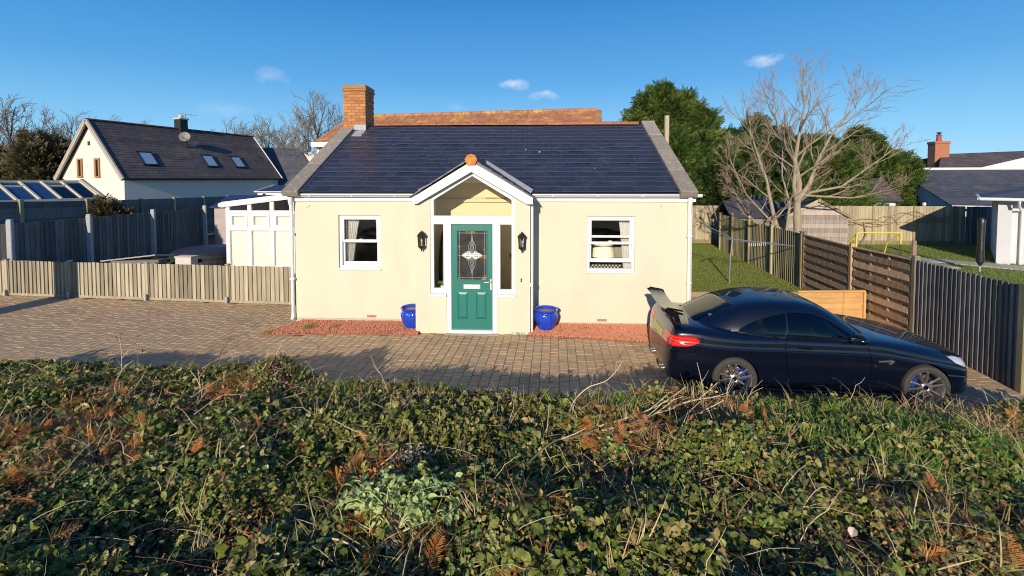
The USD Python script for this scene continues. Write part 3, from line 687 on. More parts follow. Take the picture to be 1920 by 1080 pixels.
M_PAVE = [mat('paver_%s' % n, c, .9, var=.16, vscale=9, tone=.09, bump=.003, bscale=60, obj=False, col2=c2, c2scale=1.1, c2lo=.50, c2hi=.66) for n, c, c2 in
          (('tan', (0.47, 0.325, 0.175), (0.36, 0.25, 0.137)), ('grey', (0.43, 0.31, 0.178), (0.33, 0.24, 0.138)), ('rust', (0.47, 0.305, 0.165), (0.36, 0.24, 0.13)))]
pre = shapely_prep = None
from shapely.prepared import prep
pp_ = prep(paved)
def paver(u0, u1, w0, w1):
    c = .004
    t = rnd.uniform(-.0025, .0025); tx, ty = rnd.uniform(-.010, .010), rnd.uniform(-.010, .010)
    g = .003
    um, wm = (u0 + u1) / 2, (w0 + w1) / 2
    P = []
    for (e, z) in ((g, -.02), (g, -.008), (g + c, 0.0)):
        for a, b in ((u0 + e, w0 + e), (u1 - e, w0 + e), (u1 - e, w1 - e), (u0 + e, w1 - e)):
            xy = px_ * a + py_ * b
            P.append((xy[0], xy[1], .006 + z + t + (a - um) * tx + (b - wm) * ty))
    F_ = [[8, 9, 10], [8, 10, 11]]
    for r in (0, 4):
        for i in range(4):
            j = (i + 1) % 4
            F_ += [[r + i, r + j, r + 4 + j], [r + i, r + 4 + j, r + 4 + i]]
    return np.array(P), np.array(F_)
CW = .157
near, rest = [], [[], [], []]
u = -17.5
while u < 9.5:
    w = 2.5 + rnd.uniform(0, .2)
    while w < 14.5:
        l = rnd.choice((.12, .16, .16, .235))
        cxy = px_ * (u + CW / 2) + py_ * (w + l / 2)
        p = sg.Point(cxy)
        if pp_.contains(p):
            m = paver(u, u + CW, w, w + l); k = rnd.choice((0, 0, 0, 1, 2))
            Y, X = cxy[1], cxy[0]
            if 7.05 < Y < 8.65 and -2.2 < X < 2.6: near.append((abs(Y - 7.3) + .25 * abs(X - .3), m, k))
            else: rest[k].append(m)
        w += l
    u += CW
near.sort(key=lambda t: t[0])
for d, m, k in near[:295]: part('/World/driveway', 'paver', m, M_PAVE[k])
for d, m, k in near[295:]: rest[k].append(m)
for k in range(3): part('/World/driveway', 'paver_field', merge(rest[k]), M_PAVE[k], kind='stuff')
# red chippings beds
M_CHIP = mat('red_chipping', (0.42, 0.17, 0.095), .9, var=.15, vscale=30, tone=.35)
for nm, pol, lab in (('left', BL, 'red stone chippings along the wall left of the porch'), ('right', BR, 'red stone chippings along the wall right of the porch')):
    rr = np.random.default_rng(5 if nm == 'left' else 6)
    x0, y0, x1, y1 = pol.bounds
    pts = rr.uniform((x0, y0), (x1, y1), (60000, 2))
    import shapely
    ok = shapely.contains_xy(pol.difference(porch_f), pts[:, 0], pts[:, 1])
    pts = pts[ok][:int(pol.area * 2600)]
    base = trimesh.creation.icosphere(0, 1.0)
    bv0, bf0 = np.array(base.vertices), np.array(base.faces)
    V, Fs = [], []
    for i, p in enumerate(pts):
        s = rr.uniform(.008, .019, 3) * [1.3, 1.0, .7]
        R = trimesh.transformations.random_rotation_matrix(rr.random(3))[:3, :3]
        V.append((bv0 * rr.uniform(.8, 1.2, (12, 1)) * s) @ R.T + [p[0], p[1], .025 + rr.uniform(0, .018)]); Fs.append(bf0 + 12 * i)
    t = thing('gravel_bed', lab, 'gravel', kind='stuff')
    v, f = extr(pol, .05); part(t, 'base', (v + [0, 0, -.03], f), mat('chip_base', (0.27, 0.105, 0.06), .95, var=.3, vscale=40))
    part(t, 'chippings', (np.vstack(V), np.vstack(Fs)), M_CHIP, kind='stuff')
# lawn beside the cottage and the neighbour's lawn
M_GRASS = leafmat('grass_blade', [(0.14, 0.20, 0.024), (0.20, 0.26, 0.04), (0.24, 0.24, 0.06)], .6, .3)
M_LAWN = mat('lawn_soil', (0.15, 0.185, 0.032), .95, var=.3, vscale=5, bump=.02, bscale=20, obj=False, col2=(0.15, 0.13, 0.05), c2scale=.8, c2lo=.52, c2hi=.66)
def grass(poly, z, dens, h, seed, label, name='lawn'):
    rr = np.random.default_rng(seed); x0, y0, x1, y1 = poly.bounds
    n = int((x1 - x0) * (y1 - y0) * dens)
    pts = rr.uniform((x0, y0), (x1, y1), (n, 2)); pts = pts[shapely.contains_xy(poly, pts[:, 0], pts[:, 1])]
    n = len(pts); a = rr.uniform(0, 2 * np.pi, n); hh = h * rr.uniform(.5, 1.3, n); w = .006 * rr.uniform(.7, 1.5, n)
    lean = rr.normal(0, .5, (n, 2)) * hh[:, None]
    P = np.zeros((n, 3, 3)); dx = np.stack([np.cos(a) * w, np.sin(a) * w], 1)
    P[:, 0, :2] = pts - dx; P[:, 1, :2] = pts + dx; P[:, 2, :2] = pts + lean; P[:, :2, 2] = z; P[:, 2, 2] = z + hh
    v, f = extr(poly, .04)
    t = thing(name, label, 'grass', kind='stuff')
    part(t, 'turf', (v + [0, 0, z - .04], f), M_LAWN)
    part(t, 'blades', (P.reshape(-1, 3), np.arange(3 * n).reshape(-1, 3)), M_GRASS, kind='stuff')
grass(sg.Polygon([(3.95, 12.25), (8.3, 12.2), (9.3, 20.3), (9.6, 21.7), (8.5, 21.8), (4.2, 21.8)]), .02, 1100, .045, 21, 'green lawn strip between the cottage and the fence')
part('/World/driveway', 'edging', beam((3.9, 12.2, .06), (8.35, 12.2, .06), .06, .14), mat('edging_timber', (0.28, 0.20, 0.13), .9, var=.2))

# weeds along the edges of the beds and the foot of the low fence
wd_ = [(tuft_s, h) for tuft_s, h in ((1, .10), (2, .07))]
def weed(name, label, pts, seed, h=.10):
    q = np.random.default_rng(seed); V, Fs = [], []
    for (x, y, r, n) in pts:
        for k in range(n):
            o = q.normal(0, r, 2); a = q.uniform(0, 6.28); L = h * q.uniform(.4, 1.2); w = .004
            b = np.array([x + o[0], y + o[1], .03]); s = np.array([math.cos(a) * w, math.sin(a) * w, 0]); i0 = len(V)
            V += [b - s, b + s, b + [q.normal(0, .3) * L, q.normal(0, .3) * L, L]]; Fs.append([i0, i0 + 1, i0 + 2])
    t = thing(name, label, 'weeds', kind='stuff'); part(t, 'blades', (np.array(V), np.array(Fs)), M_GRASS, kind='stuff')
weed('bed_weeds', 'green grass weeds sprouting in the left bed of red chippings', [(*HL(-4.30, -.55)[:2], .07, 160), (*HL(-3.75, -.5)[:2], .05, 60), (*HL(-5.0, -.9)[:2], .06, 50)], 1)
weed('edge_weeds', 'moss and weeds at the edge of the right bed near the car', [(*HL(2.35, -.95)[:2], .12, 120), (*HL(1.5, -.35)[:2], .05, 30), (*HL(.15, -.70)[:2], .05, 30)], 2, .05)
# ================================================================ fences
def frame_of(A, B):
    A, B = np.array([A[0], A[1], 0.0]), np.array([B[0], B[1], 0.0])
    d = B - A; L = np.linalg.norm(d)
    return A, L, math.degrees(math.atan2(d[1], d[0]))
def fmat(n, c, c2=None, **k):
    return mat(n, c, .92, var=.28, vscale=3.0, tone=.36, bump=.003, bscale=40, stretch=(6, 6, .5), col2=c2 if c2 is not None else tuple(np.array(c) * .6), c2scale=1.6, c2lo=.5, c2hi=.72, **k)
M_FOLD = fmat('fence_weathered', (0.33, 0.285, 0.20), (0.23, 0.22, 0.125))
M_FPOST = fmat('fence_post_wood', (0.34, 0.29, 0.15), (0.22, 0.20, 0.08))
M_FDARK = fmat('fence_dark_stain', (0.19, 0.165, 0.14), (0.14, 0.12, 0.10))
M_FGREEN = fmat('fence_lichen', (0.22, 0.19, 0.10), (0.13, 0.12, 0.055))
M_FPALE = fmat('fence_pale', (0.34, 0.285, 0.185), (0.25, 0.225, 0.125))
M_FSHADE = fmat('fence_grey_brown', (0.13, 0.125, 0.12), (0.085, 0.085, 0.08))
M_CONC = mat('post_concrete', (0.36, 0.36, 0.36), .9, var=.12, vscale=12, bump=.003, bscale=60)
M_SLAT = fmat('slat_brown', (0.36, 0.225, 0.12), (0.23, 0.145, 0.08))
def closeboard(name, label, A, B, z0, z1, pitch, m, posts, pmat, pw=.10, ph=.10, thick=.022, side=-1, z1b=None, rail=None, capped=True, gravel=None, back=False, cat='fence', lap=True, jit=.006, flip=False):
    """Upright boards from A to B; side = -1 puts the boards' faces on the right hand of A->B. Thick board edge towards A."""
    o, L, ang = frame_of(A, B); z1b = z1 if z1b is None else z1b
    t = thing(name, label, cat, loc=o, rz=ang)
    n = max(1, int(round(L / pitch))); p = L / n
    for i in range(n):
        a, b = i * p, (i + 1) * p + .008
        th = thick; zt = z1 + (z1b - z1) * (i + .5) / n + rnd.uniform(-jit, jit) * 1.6
        prof = [(a, 0.0), (b, 0.0), (b, side * .004), (a, side * th)] if lap else [(a + .004, 0), (b - .012, 0), (b - .012, side * th), (a + .004, side * th)]
        if flip: prof = [(a - .008, 0.0), (p + a, 0.0), (p + a, side * th), (a - .008, side * .003)]
        pts = np.array([(x, y, z) for z in (z0 + (gravel or 0), zt) for x, y in prof])
        pts[:, 0] += np.where(pts[:, 2] > z0 + .3, rnd.uniform(-.002, .002), 0)
        F_ = [[0, 1, 2], [0, 2, 3], [4, 6, 5], [4, 7, 6]] + [q for i2 in range(4) for j2 in [(i2 + 1) % 4] for q in ([i2, 4 + i2, 4 + j2], [i2, 4 + j2, j2])]
        part(t, 'board', (pts, np.array(F_)), m)
    for k, s in enumerate(posts):
        zt = z1 + (z1b - z1) * s / L + ph
        mm = [cbox(s - pw / 2, s + pw / 2, -pw / 2 + side * .02, pw / 2 + side * .02, z0, zt, .008)]
        q = part(t, 'post', merge(mm), pmat)
        if capped: part(t, 'post_cap', cbox(s - pw / 2 - .015, s + pw / 2 + .015, -pw / 2 - .015 + side * .02, pw / 2 + .015 + side * .02, zt, zt + .03, .01), pmat)
    for zr in (rail if rail is not None else (.3, .75)):
        zz = z0 + (z1 - z0) * zr; zzb = z0 + (z1b - z0) * zr
        part(t, 'rail', beam((0, -side * .03, zz), (L, -side * .03, zzb), .05, .08), m)
    if gravel: part(t, 'gravel_board', box(0, L, -.02, .012, z0, z0 + gravel), pmat)
    return t
# low fence on the left, sunlit
LA, LB = (-16.3, 12.62), (-5.55, 11.40)
Lf = math.hypot(LB[0] - LA[0], LB[1] - LA[1])
closeboard('low_fence', 'low sunlit closeboard fence between the driveway and the left garden', LA, LB, 0, .96, .122, M_FOLD, [2.2 + .3, 4.45, 6.75, 9.05], M_FOLD, pw=.075, ph=.02, gravel=.07, thick=.034, flip=True)
for s in (2.5, 4.45, 6.75, 9.05): part('/World/low_fence', 'concrete_spur', cbox(s - .03, s + .03, -.125, -.067, 0, .17, .012), M_CONC)
# shaded closeboard fence with concrete posts, running back on the left
FP = [(-16.4, 9.6), (-15.9, 11.4), (-14.75, 13.2), (-14.3, 15.2), (-14.05, 17.6), (-13.8, 20.2)]
for i in range(2, 5):
    closeboard('concrete_post_fence', ['shaded fence panel left of the tallest concrete post, nearest the camera', 'middle shaded fence panel between two concrete posts', 'far shaded fence panel behind the hot tub'][i - 2],
               FP[i + 0], FP[i + 1], 0, 1.88, .125, M_FSHADE, [], M_CONC, thick=.02, rail=(.28, .97), jit=.003)
closeboard('concrete_post_fence', 'shaded fence panel at the far left edge beside the driveway end', (-16.2, 11.3), FP[2], 0, 1.88, .125, M_FSHADE, [], M_CONC, thick=.02, rail=(.28, .97), jit=.003)
for i, lab in ((2, 'pale concrete fence post at the left edge of the photo'), (3, 'concrete fence post between the first and second shaded panels'), (4, 'concrete fence post between the second and third shaded panels'), (5, 'farthest concrete fence post beside the blue roofed shed')):
    p = FP[i]; t = thing('concrete_post', lab, 'fence post', loc=(p[0], p[1], 0), rz=98)
    part(t, 'shaft', cbox(-.06, .06, -.14, 0, 0, 1.97, .015), M_CONC)
    part(t, 'top', cbox(-.05, .05, -.13, -.01, 1.97, 2.01, .02), M_CONC)
# dark horizontal-board fences farther back
def slatfence(name, label, A, B, z0, z1, nb, m, posts=(), z1b=None, ph=.12, pm=None):
    o, L, ang = frame_of(A, B); z1b = z1 if z1b is None else z1b
    t = thing(name, label, 'fence', loc=o, rz=ang)
    for i in range(nb):
        a, b = z0 + (z1 - z0) * i / nb, z0 + (z1 - z0) * (i + 1) / nb + .02
        k = (z1b - z0) / (z1 - z0)
        v = np.array([(0, 0, a), (0, 0, b), (0, -.004, b), (0, -.02, a), (L, 0, z0 + (a - z0) * k), (L, 0, z0 + (b - z0) * k), (L, -.004, z0 + (b - z0) * k), (L, -.02, z0 + (a - z0) * k)])
        F_ = [[0, 2, 1], [0, 3, 2], [4, 5, 6], [4, 6, 7]] + [q for i2 in range(4) for j2 in [(i2 + 1) % 4] for q in ([i2, 4 + i2, 4 + j2], [i2, 4 + j2, j2])]
        part(t, 'slat', (v, np.array(F_)), m)
    for s in posts:
        zt = z1 + (z1b - z1) * s / L
        part(t, 'post', cbox(s - .06, s + .06, -.07, .05, z0, zt + ph, .01), pm or m)
    return t
slatfence('lap_fence', 'dark horizontal board fence in front of the glass roofed lean-to', (-17.2, 13.6), (-16.3, 17.5), 0, 2.46, 12, M_FSHADE, (0.05, 1.9, 3.9), z1b=2.32, ph=.1, pm=M_FPOST)
slatfence('lap_fence', 'long dark horizontal board fence below the white house', (-17.25, 18.2), (-17.9, 33.0), 0, 2.26, 11, M_FSHADE, (1.0, 3.0, 5.2, 7.6, 10), z1b=2.0, ph=.06, pm=M_FPOST)
# right boundary fences, from the far end to the near end (boards thick towards the camera)
closeboard('closeboard_fence', 'lichen covered closeboard fence with finial posts beside the lawn', (8.38, 12.95), (9.36, 20.3), 0, 1.6, .13, M_FGREEN, [0.05, 2.05, 4.0, 5.8, 7.35], M_FPOST, ph=.06, thick=.024, side=1)
for s in (2.05, 4.0, 5.8): part('/World/closeboard_fence', 'finial', xf(lathe([(.001, 0), (.03, .01), (.02, .03), (.045, .06), (.05, .09), (.035, .12), (.001, .14)], 12), None, (s, .02, 1.685)), M_FPOST, smooth=50)
def slatpanel(label, A, B, z1):
    o, L, ang = frame_of(A, B)
    t = thing('slat_panel_fence', label, 'fence', loc=o, rz=ang)
    n = 14; p = (z1 - .06) / n
    for i in range(n):
        z = .04 + i * p; fr = i % 2 == 0
        y0, y1 = (.018, .032) if fr else (-.032, -.018)
        tl = .012 if fr else 0
        v, f = cbox(.03, L - .03, y0, y1, z, z + p * 1.12, .003); v = v.copy(); v[:, 1] += np.where(v[:, 2] < z + p * .5, tl, -tl * .3) + .0
        part(t, 'slat', (v, f), M_SLAT)
    for s in (.035, L * .36, L * .67, L - .035):
        part(t, 'batten', cbox(s - .022, s + .022, -.016, .016, .02, z1 - .03, .003), M_SLAT)
    part(t, 'top_rail', cbox(0, L, -.04, .045, z1 - .03, z1, .006), M_SLAT)
    return t
slatpanel('far brown horizontal slat panel of the right fence', (8.05, 10.72), (8.36, 12.85), 1.6)
slatpanel('near brown horizontal slat panel of the right fence beside the bonnet', (7.99, 8.98), (8.05, 10.62), 1.6)
for (x, y), lab in (((8.05, 10.67), 'wooden post between the two brown slat panels'), ((8.37, 12.9), 'wooden post where the brown slat panel meets the lichen covered fence'), ((7.985, 8.9), 'pale wooden post where the brown slat panel meets the dark fence')):
    t = thing('fence_post', lab, 'fence post', loc=(x, y, 0), rz=82)
    part(t, 'shaft', cbox(-.05, .05, -.05, .05, 0, 1.66, .01), M_FPALE if y < 9 else M_SLAT)
    part(t, 'top', cbox(-.045, .045, -.045, .045, 1.66, 1.68, .008), M_FPALE if y < 9 else M_SLAT)
closeboard('dark_fence', 'dark stained closeboard fence with sunlit board edges in front of the car', (7.62, 6.62), (7.97, 8.84), 0, 1.6, .098, M_FDARK, [0.02], M_FPOST, pw=.11, ph=.05, thick=.036, side=1, capped=False, jit=.004)
# pale back fence of the gardens
BFx = [8.6, 10.4, 12.2, 14.0, 15.75, 17.5, 19.4, 21.3, 23.2]
o_y = lambda x: 22.3 - (x - 8.6) * .045
closeboard('back_fence', 'pale weathered closeboard fence across the back of the gardens', (8.6, o_y(8.6)), (21.75, o_y(21.75)), 0, 1.86, .15, M_FPALE, [b - 8.6 for b in BFx[:-1]], M_FPOST, pw=.11, ph=.02, thick=.02, side=-1, capped=False, gravel=.2, jit=.004, rail=(.02, .985))
closeboard('dark_back_fence', 'back fence end beside the white garage with shade painted in as dark boards', (21.8, o_y(21.8)), (26.0, o_y(26)), 0, 1.86, .15, M_FSHADE, [], M_FPOST, thick=.02, side=-1, capped=False, rail=(.3, .9))  # dark board colour stands in for the shadow on this fence end
pb = thing('trellis_rail', 'thin wooden rail along the middle of the pale back fence', 'rail')
part(pb, 'bar', beam((14.0, o_y(14.0) - .06, 1.12), (20.7, o_y(20.7) - .06, 1.10), .03, .035), M_FPOST)
# wooden board leaning against the fence behind the car
bd = thing('timber_panel', 'golden timber tray panel standing behind the car bonnet', 'wooden panel', loc=(6.40, 10.05, 0), rz=1.5)
M_GOLD = mat('golden_timber', (0.52, 0.30, 0.11), .8, var=.2, vscale=3, bump=.002, bscale=30, stretch=(.8, 6, 6), tone=.1, col2=(0.42, 0.22, 0.08), c2scale=4, c2lo=.55, c2hi=.7)
part(bd, 'sheet', cbox(0.0, 1.5, 0, .02, .02, .66, .004), M_GOLD)
for i in range(5): part(bd, 'slat', cbox(.04, 1.44, -.008, -.001, .04 + i * .122, .04 + i * .122 + .115, .003), M_GOLD)
part(bd, 'rim', cbox(-.02, 1.52, -.045, .025, .66, .70, .006), M_GOLD)
part(bd, 'rim', cbox(1.48, 1.53, -.045, .025, .0, .66, .006), M_GOLD)
part(bd, 'rim', cbox(1.02, 1.05, -.025, -.008, .03, .65, .006), M_GOLD)
# wooden pole behind the right coping
pl = thing('wooden_pole', 'pale wooden pole rising behind the right gable coping', 'pole', loc=(4.72, 13.9, 0))
part(pl, 'shaft', cbox(-.06, .06, -.06, .06, 0, 5.12, .015), M_FPALE)
part(pl, 'bracket', tube([(-.02, 0, 4.35), (-.22, -.02, 4.42)], .02, 6), M_CONC)

# ================================================================ conservatory on the left side of the cottage
M_BLIND = mat('pleated_blind', (0.62, 0.58, 0.53), .9, var=.02)
cv = thing('conservatory', 'white lean-to conservatory with drawn pleated blinds', 'conservatory', loc=HO, rz=HA)
cy = 3.15; xl, xr = -8.62, -4.86
ztop = lambda x: 2.52 + (x - xl) * (2.98 - 2.52) / (xr - xl)
bars = []
xs = [xl, xl + .72, xl + 1.40, xl + 2.12, xl + 2.85, xr]
zb, zm, zh = .60, 1.70, 2.22
for i, x in enumerate(xs): part(cv, 'mullion', cbox(x - (.06 if i else .0), x + (.06 if i else .12), cy, cy + .07, .0, ztop(x) - .12 if i else 2.44, .006), M_WHITE)
for (za, zb_) in ((.52, .62), (1.66, 1.76), (2.16, 2.26)):
    part(cv, 'rail', cbox(xl + .12, xr, cy + .004, cy + .066, za, zb_, .005), M_WHITE)
tp = sg.Polygon([(xl - .1, ztop(xl - .1) - .16), (xr, ztop(xr) - .17), (xr, ztop(xr)), (xl - .1, ztop(xl - .1))])
part(cv, 'roof_fascia', extr_xz(tp, cy - .05, cy + .02), M_WHITE)
part(cv, 'eave_gutter', tube([(xl - .12, cy - .06, 2.42), (xl - .12, cy + 3.2, 2.42)], .065, 10), M_WHITE, smooth=50)
part(cv, 'dwarf_wall', box(xl + .01, xr, cy + .01, cy + .06, 0, .52), M_RENDER)
for i in range(len(xs) - 1):
    a, b = xs[i] + (.12 if i == 0 else .06), xs[i + 1] - .06
    part(cv, 'blind', merge([box(a, b, cy + .058 + .004 * (k % 2), cy + .064 + .004 * (k % 2), .62 + k * .052, .62 + (k + 1) * .052) for k in range(20)]), M_BLIND)
    part(cv, 'pane', box(a, b, cy + .03, cy + .034, .62, 1.66), M_GLASS)
    f2 = sg.box(a + .005, 1.765, b - .005, 2.155).difference(sg.box(a + .075, 1.835, b - .075, 2.09))
    part(cv, 'vent_frame', extr_xz(f2, cy - .012, cy + .05), M_WHITE)
    part(cv, 'vent_pane', box(a + .07, b - .07, cy + .02, cy + .024, 1.83, 2.095), M_GLASS)
    part(cv, 'blind', box(a + .02, b - .02, cy + .055, cy + .06, 1.77, 2.15), M_BLIND)
    pg = sg.Polygon([(a, 2.262), (b, 2.262), (b, ztop(b) - .172), (a, ztop(a) - .172)])
    if ztop(a) - .172 > 2.28: part(cv, 'top_pane', extr_xz(pg, cy + .03, cy + .034), M_GLASS)
    else: part(cv, 'top_pane', extr_xz(sg.Polygon([(a + .25, 2.262), (b, 2.262), (b, ztop(b) - .172)]), cy + .03, cy + .034), M_GLASS)
part(cv, 'side_wall', box(xl, xl + .06, cy + .07, cy + 3.2, 0, 2.42), M_WHITE)
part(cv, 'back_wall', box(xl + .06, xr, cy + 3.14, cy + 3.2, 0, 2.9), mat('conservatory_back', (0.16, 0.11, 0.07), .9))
part(cv, 'roof', slab((xl - .1, cy - .03, ztop(xl - .1)), (xr, cy - .03, ztop(xr)), (xr, cy + 3.2, ztop(xr)), (xl - .1, cy + 3.2, ztop(xl - .1)), .06), M_WHITE)

# ================================================================ left garden
M_VINYL = mat('tub_vinyl', (0.03, 0.03, 0.036), .55, var=.15, vscale=6, bump=.004, bscale=18)
ht = thing('hot_tub', 'dark grey inflatable hot tub with a puffed cover', 'hot tub', loc=(-11.75, 17.3, -.18))
n = 96
v, f = lathe([(.98, 0), (1.06, .06), (1.09, .3), (1.06, .52), (1.0, .58), (.8, .58)], n)
v = v.copy(); a = np.arctan2(v[:, 1], v[:, 0]); k = 1 + .012 * np.abs(np.sin(a * 16)); v[:, 0] *= k; v[:, 1] *= k
part(ht, 'wall', (v, f), M_VINYL, smooth=40)
part(ht, 'cover', lathe([(1.10, .52), (1.12, .58), (1.05, .66), (.85, .73), (.5, .78), (.001, .80)], 48), mat('tub_cover', (0.022, 0.023, 0.03), .5, var=.2, vscale=4, bump=.012, bscale=7), smooth=50)
part(ht, 'cover_skirt', lathe([(1.11, .40), (1.125, .46), (1.12, .56)], 48), M_VINYL, smooth=50)
lg = thing('storage_lid', 'grey tilted board beside the hot tub', 'board', loc=(-12.0, 15.0, 0), rz=6)
part(lg, 'lid', xf(slab((-1.35, -.3, .55), (.3, -.3, .72), (.55, .3, .62), (-1.1, .3, .50), .04), None), mat('grey_board', (0.30, 0.29, 0.28), .7, var=.1))
part(lg, 'box', box(-1.1, .35, -.22, .2, 0, .52), mat('box_side', (0.16, 0.15, 0.14), .8))
pk = thing('cream_planter', 'small cream planter box beside the hot tub', 'planter', loc=(-10.5, 14.6, 0), rz=-4)
part(pk, 'body', cbox(-.32, .22, -.15, .15, .0, .66, .01), mat('planter_cream', (0.55, 0.50, 0.42), .8, var=.1))
part(pk, 'rim', cbox(-.34, .24, -.17, .17, .66, .70, .01), mat('planter_cream', (0.55, 0.50, 0.42)))
sh = thing('blue_roofed_shed', 'pale shed with a bright blue roof behind the conservatory', 'shed', loc=(-14.0, 22.0, 0), rz=6)
part(sh, 'wall', box(-.45, 2.6, 0, 1.8, 0, 1.86), mat('shed_pink', (0.42, 0.34, 0.32), .85, var=.15, vscale=2))
part(sh, 'roof', merge([slab((-.6, -.1, 1.83), (2.8, -.1, 1.83), (2.6, .9, 2.36), (-.2, .9, 2.36), .04), slab((2.8, 1.9, 1.83), (-.6, 1.9, 1.83), (-.2, .9, 2.36), (2.6, .9, 2.36), .04)]), mat('blue_felt', (0.012, 0.026, 0.09), .7, var=.1))
part(sh, 'eave_trim', box(-.6, 2.8, -.13, -.10, 1.79, 1.84), mat('blue_felt', (0.012, 0.04, 0.20)))
ws = thing('white_outbuilding', 'small white outbuilding with dark pitched roof peeping over the conservatory', 'outbuilding', loc=(-14.6, 26.0, 0), rz=-6)
part(ws, 'wall', box(0, 1.45, 0, 2.4, 0, 2.44), M_WHITE2)
part(ws, 'window_frame', box(.26, .58, -.03, 0, 1.95, 2.40), M_WHITE)
part(ws, 'window_pane', box(.32, .52, -.035, -.028, 2.0, 2.35), mat('dark_pane', (0.02, 0.022, 0.028), .08))
part(ws, 'corner_post', box(.72, .78, -.02, 0, 0, 2.44), M_WHITE)
part(ws, 'roof', merge([slab((-.12, -.1, 2.46), (1.62, -.1, 2.46), (2.0, 1.2, 2.80), (.25, 1.2, 2.80), .04), slab((1.6, 2.5, 2.46), (0, 2.5, 2.46), (.25, 1.2, 2.80), (2.0, 1.2, 2.80), .04)]), M_SLATE)
part(ws, 'verge_trim', merge([beam((-.12, -.1, 2.46), (.25, 1.2, 2.82), .04, .06), beam((-.12, -.13, 2.45), (1.62, -.13, 2.45), .04, .05), beam((1.62, -.1, 2.46), (2.0, 1.2, 2.82), .04, .06)]), M_WHITE)
# ================================================================ the parked coupe (x forward from the rear axle, y left, z up)
CAR = thing('parked_car', 'black two door sports coupe with high rear wing parked right of the cottage', 'car', loc=(3.296, 7.26, 0), rz=-5.9, scale=.94)
M_PAINT = mat('car_paint', (0.0018, 0.0035, 0.010), .30, coat=1.0, spec=.25, extra={'coat_roughness': .02})
M_GLOSSB = mat('gloss_black', (0.004, 0.004, 0.005), .2, coat=.5)
M_MATB = mat('matt_black', (0.012, 0.012, 0.013), .6)
M_TYRE = mat('tyre_rubber', (0.045, 0.040, 0.034), .85, var=.2, vscale=14, bump=.001, bscale=90)
M_RIM = mat('rim_alloy', (0.50, 0.47, 0.44), .28, metal=.9)
M_TINT = glass('car_glass', (0.42, 0.46, 0.47), 1.5)
M_RED = mat('tail_lamp', (0.62, 0.010, 0.008), .12, coat=1.0, extra={'subsurface_weight': .0})
M_RED2 = mat('tail_lamp_bar', (0.85, 0.06, 0.04), .25)
from scipy.interpolate import PchipInterpolator
def table(rows):
    r = np.array(rows, float); return r[:, 0], [PchipInterpolator(r[:, 0], r[:, k]) for k in range(1, r.shape[1])]
#        x     zb    zt    w     wt    drop(shoulder below top)
LOW = [(-.990, .42, .62, .50, .40, .05), (-.975, .32, .73, .66, .52, .06), (-.945, .25, .86, .765, .60, .07), (-.905, .22, .985, .82, .64, .08), (-.865, .21, 1.055, .85, .67, .085), (-.80, .20, 1.075, .872, .69, .085),
       (-.60, .20, 1.082, .905, .72, .09), (-.30, .20, 1.060, .930, .74, .10), (0, .20, 1.03, .935, .75, .09), (.40, .19, 1.0, .917, .77, .07), (.80, .18, .985, .900, .78, .055), (1.30, .18, .972, .895, .78, .05),
       (1.80, .18, .975, .897, .77, .055), (2.10, .18, .968, .905, .75, .065), (2.40, .17, .940, .915, .73, .085), (2.693, .16, .902, .917, .71, .10), (2.90, .16, .868, .905, .69, .11), (3.10, .155, .825, .872, .66, .115),
       (3.25, .155, .785, .825, .62, .115), (3.35, .16, .745, .765, .57, .11), (3.42, .18, .695, .675, .50, .10), (3.46, .22, .64, .56, .42, .09), (3.485, .32, .56, .38, .3, .06)]
CAB = [(-.70, 1.0, .52, .40), (-.55, 1.075, .60, .44), (-.40, 1.15, .66, .48), (-.20, 1.235, .72, .52), (.10, 1.365, .775, .545), (.40, 1.430, .80, .56), (.75, 1.462, .815, .572), (1.05, 1.46, .82, .575), (1.30, 1.425, .82, .57),
       (1.50, 1.350, .815, .565), (1.70, 1.235, .80, .57), (1.90, 1.10, .775, .575), (2.05, .995, .75, .57), (2.20, .90, .71, .55)]
def loft(secs):
    """secs: list of closed rings (k, 3) along x; caps closed to their centres."""
    S = np.array(secs); n, k = S.shape[:2]
    v = np.vstack([S.reshape(-1, 3), S[0].mean(0)[None], S[-1].mean(0)[None]])
    i, j = np.meshgrid(np.arange(n - 1), np.arange(k), indexing='ij')
    q = np.stack([i * k + j, i * k + (j + 1) % k, (i + 1) * k + (j + 1) % k, (i + 1) * k + j], -1).reshape(-1, 4)
    jj = np.arange(k); a, b = n * k, n * k + 1
    f = np.vstack([q[:, [0, 1, 2]], q[:, [0, 2, 3]], np.stack([(jj + 1) % k, jj, np.full(k, a)], 1), np.stack([(n - 1) * k + jj, (n - 1) * k + (jj + 1) % k, np.full(k, b)], 1)])
    return v, f
def man(m):
    v, f = arr(m)
    M = m3.Manifold(m3.Mesh(np.asarray(v, np.float32), np.asarray(f, np.uint32)))
    if M.volume() < 0: M = m3.Manifold(m3.Mesh(np.asarray(v, np.float32), np.asarray(f[:, ::-1], np.uint32)))
    return M
def ring(half):
    """half: (y, z) control points from bottom centre to top centre -> smooth closed ring."""
    h = np.array(half, float)
    t = np.concatenate([[0], np.cumsum(np.sqrt(np.linalg.norm(np.diff(h, axis=0), axis=1)))])
    full_y, full_z = PchipInterpolator(t, h[:, 0]), PchipInterpolator(t, h[:, 1])
    tt = np.concatenate([np.linspace(t[i], t[i + 1], 7)[:-1] for i in range(len(t) - 1)] + [[t[-1]]])
    y, z = full_y(tt), full_z(tt)
    return np.concatenate([np.stack([-y, z], 1), np.stack([y, z], 1)[::-1][1:-1]])
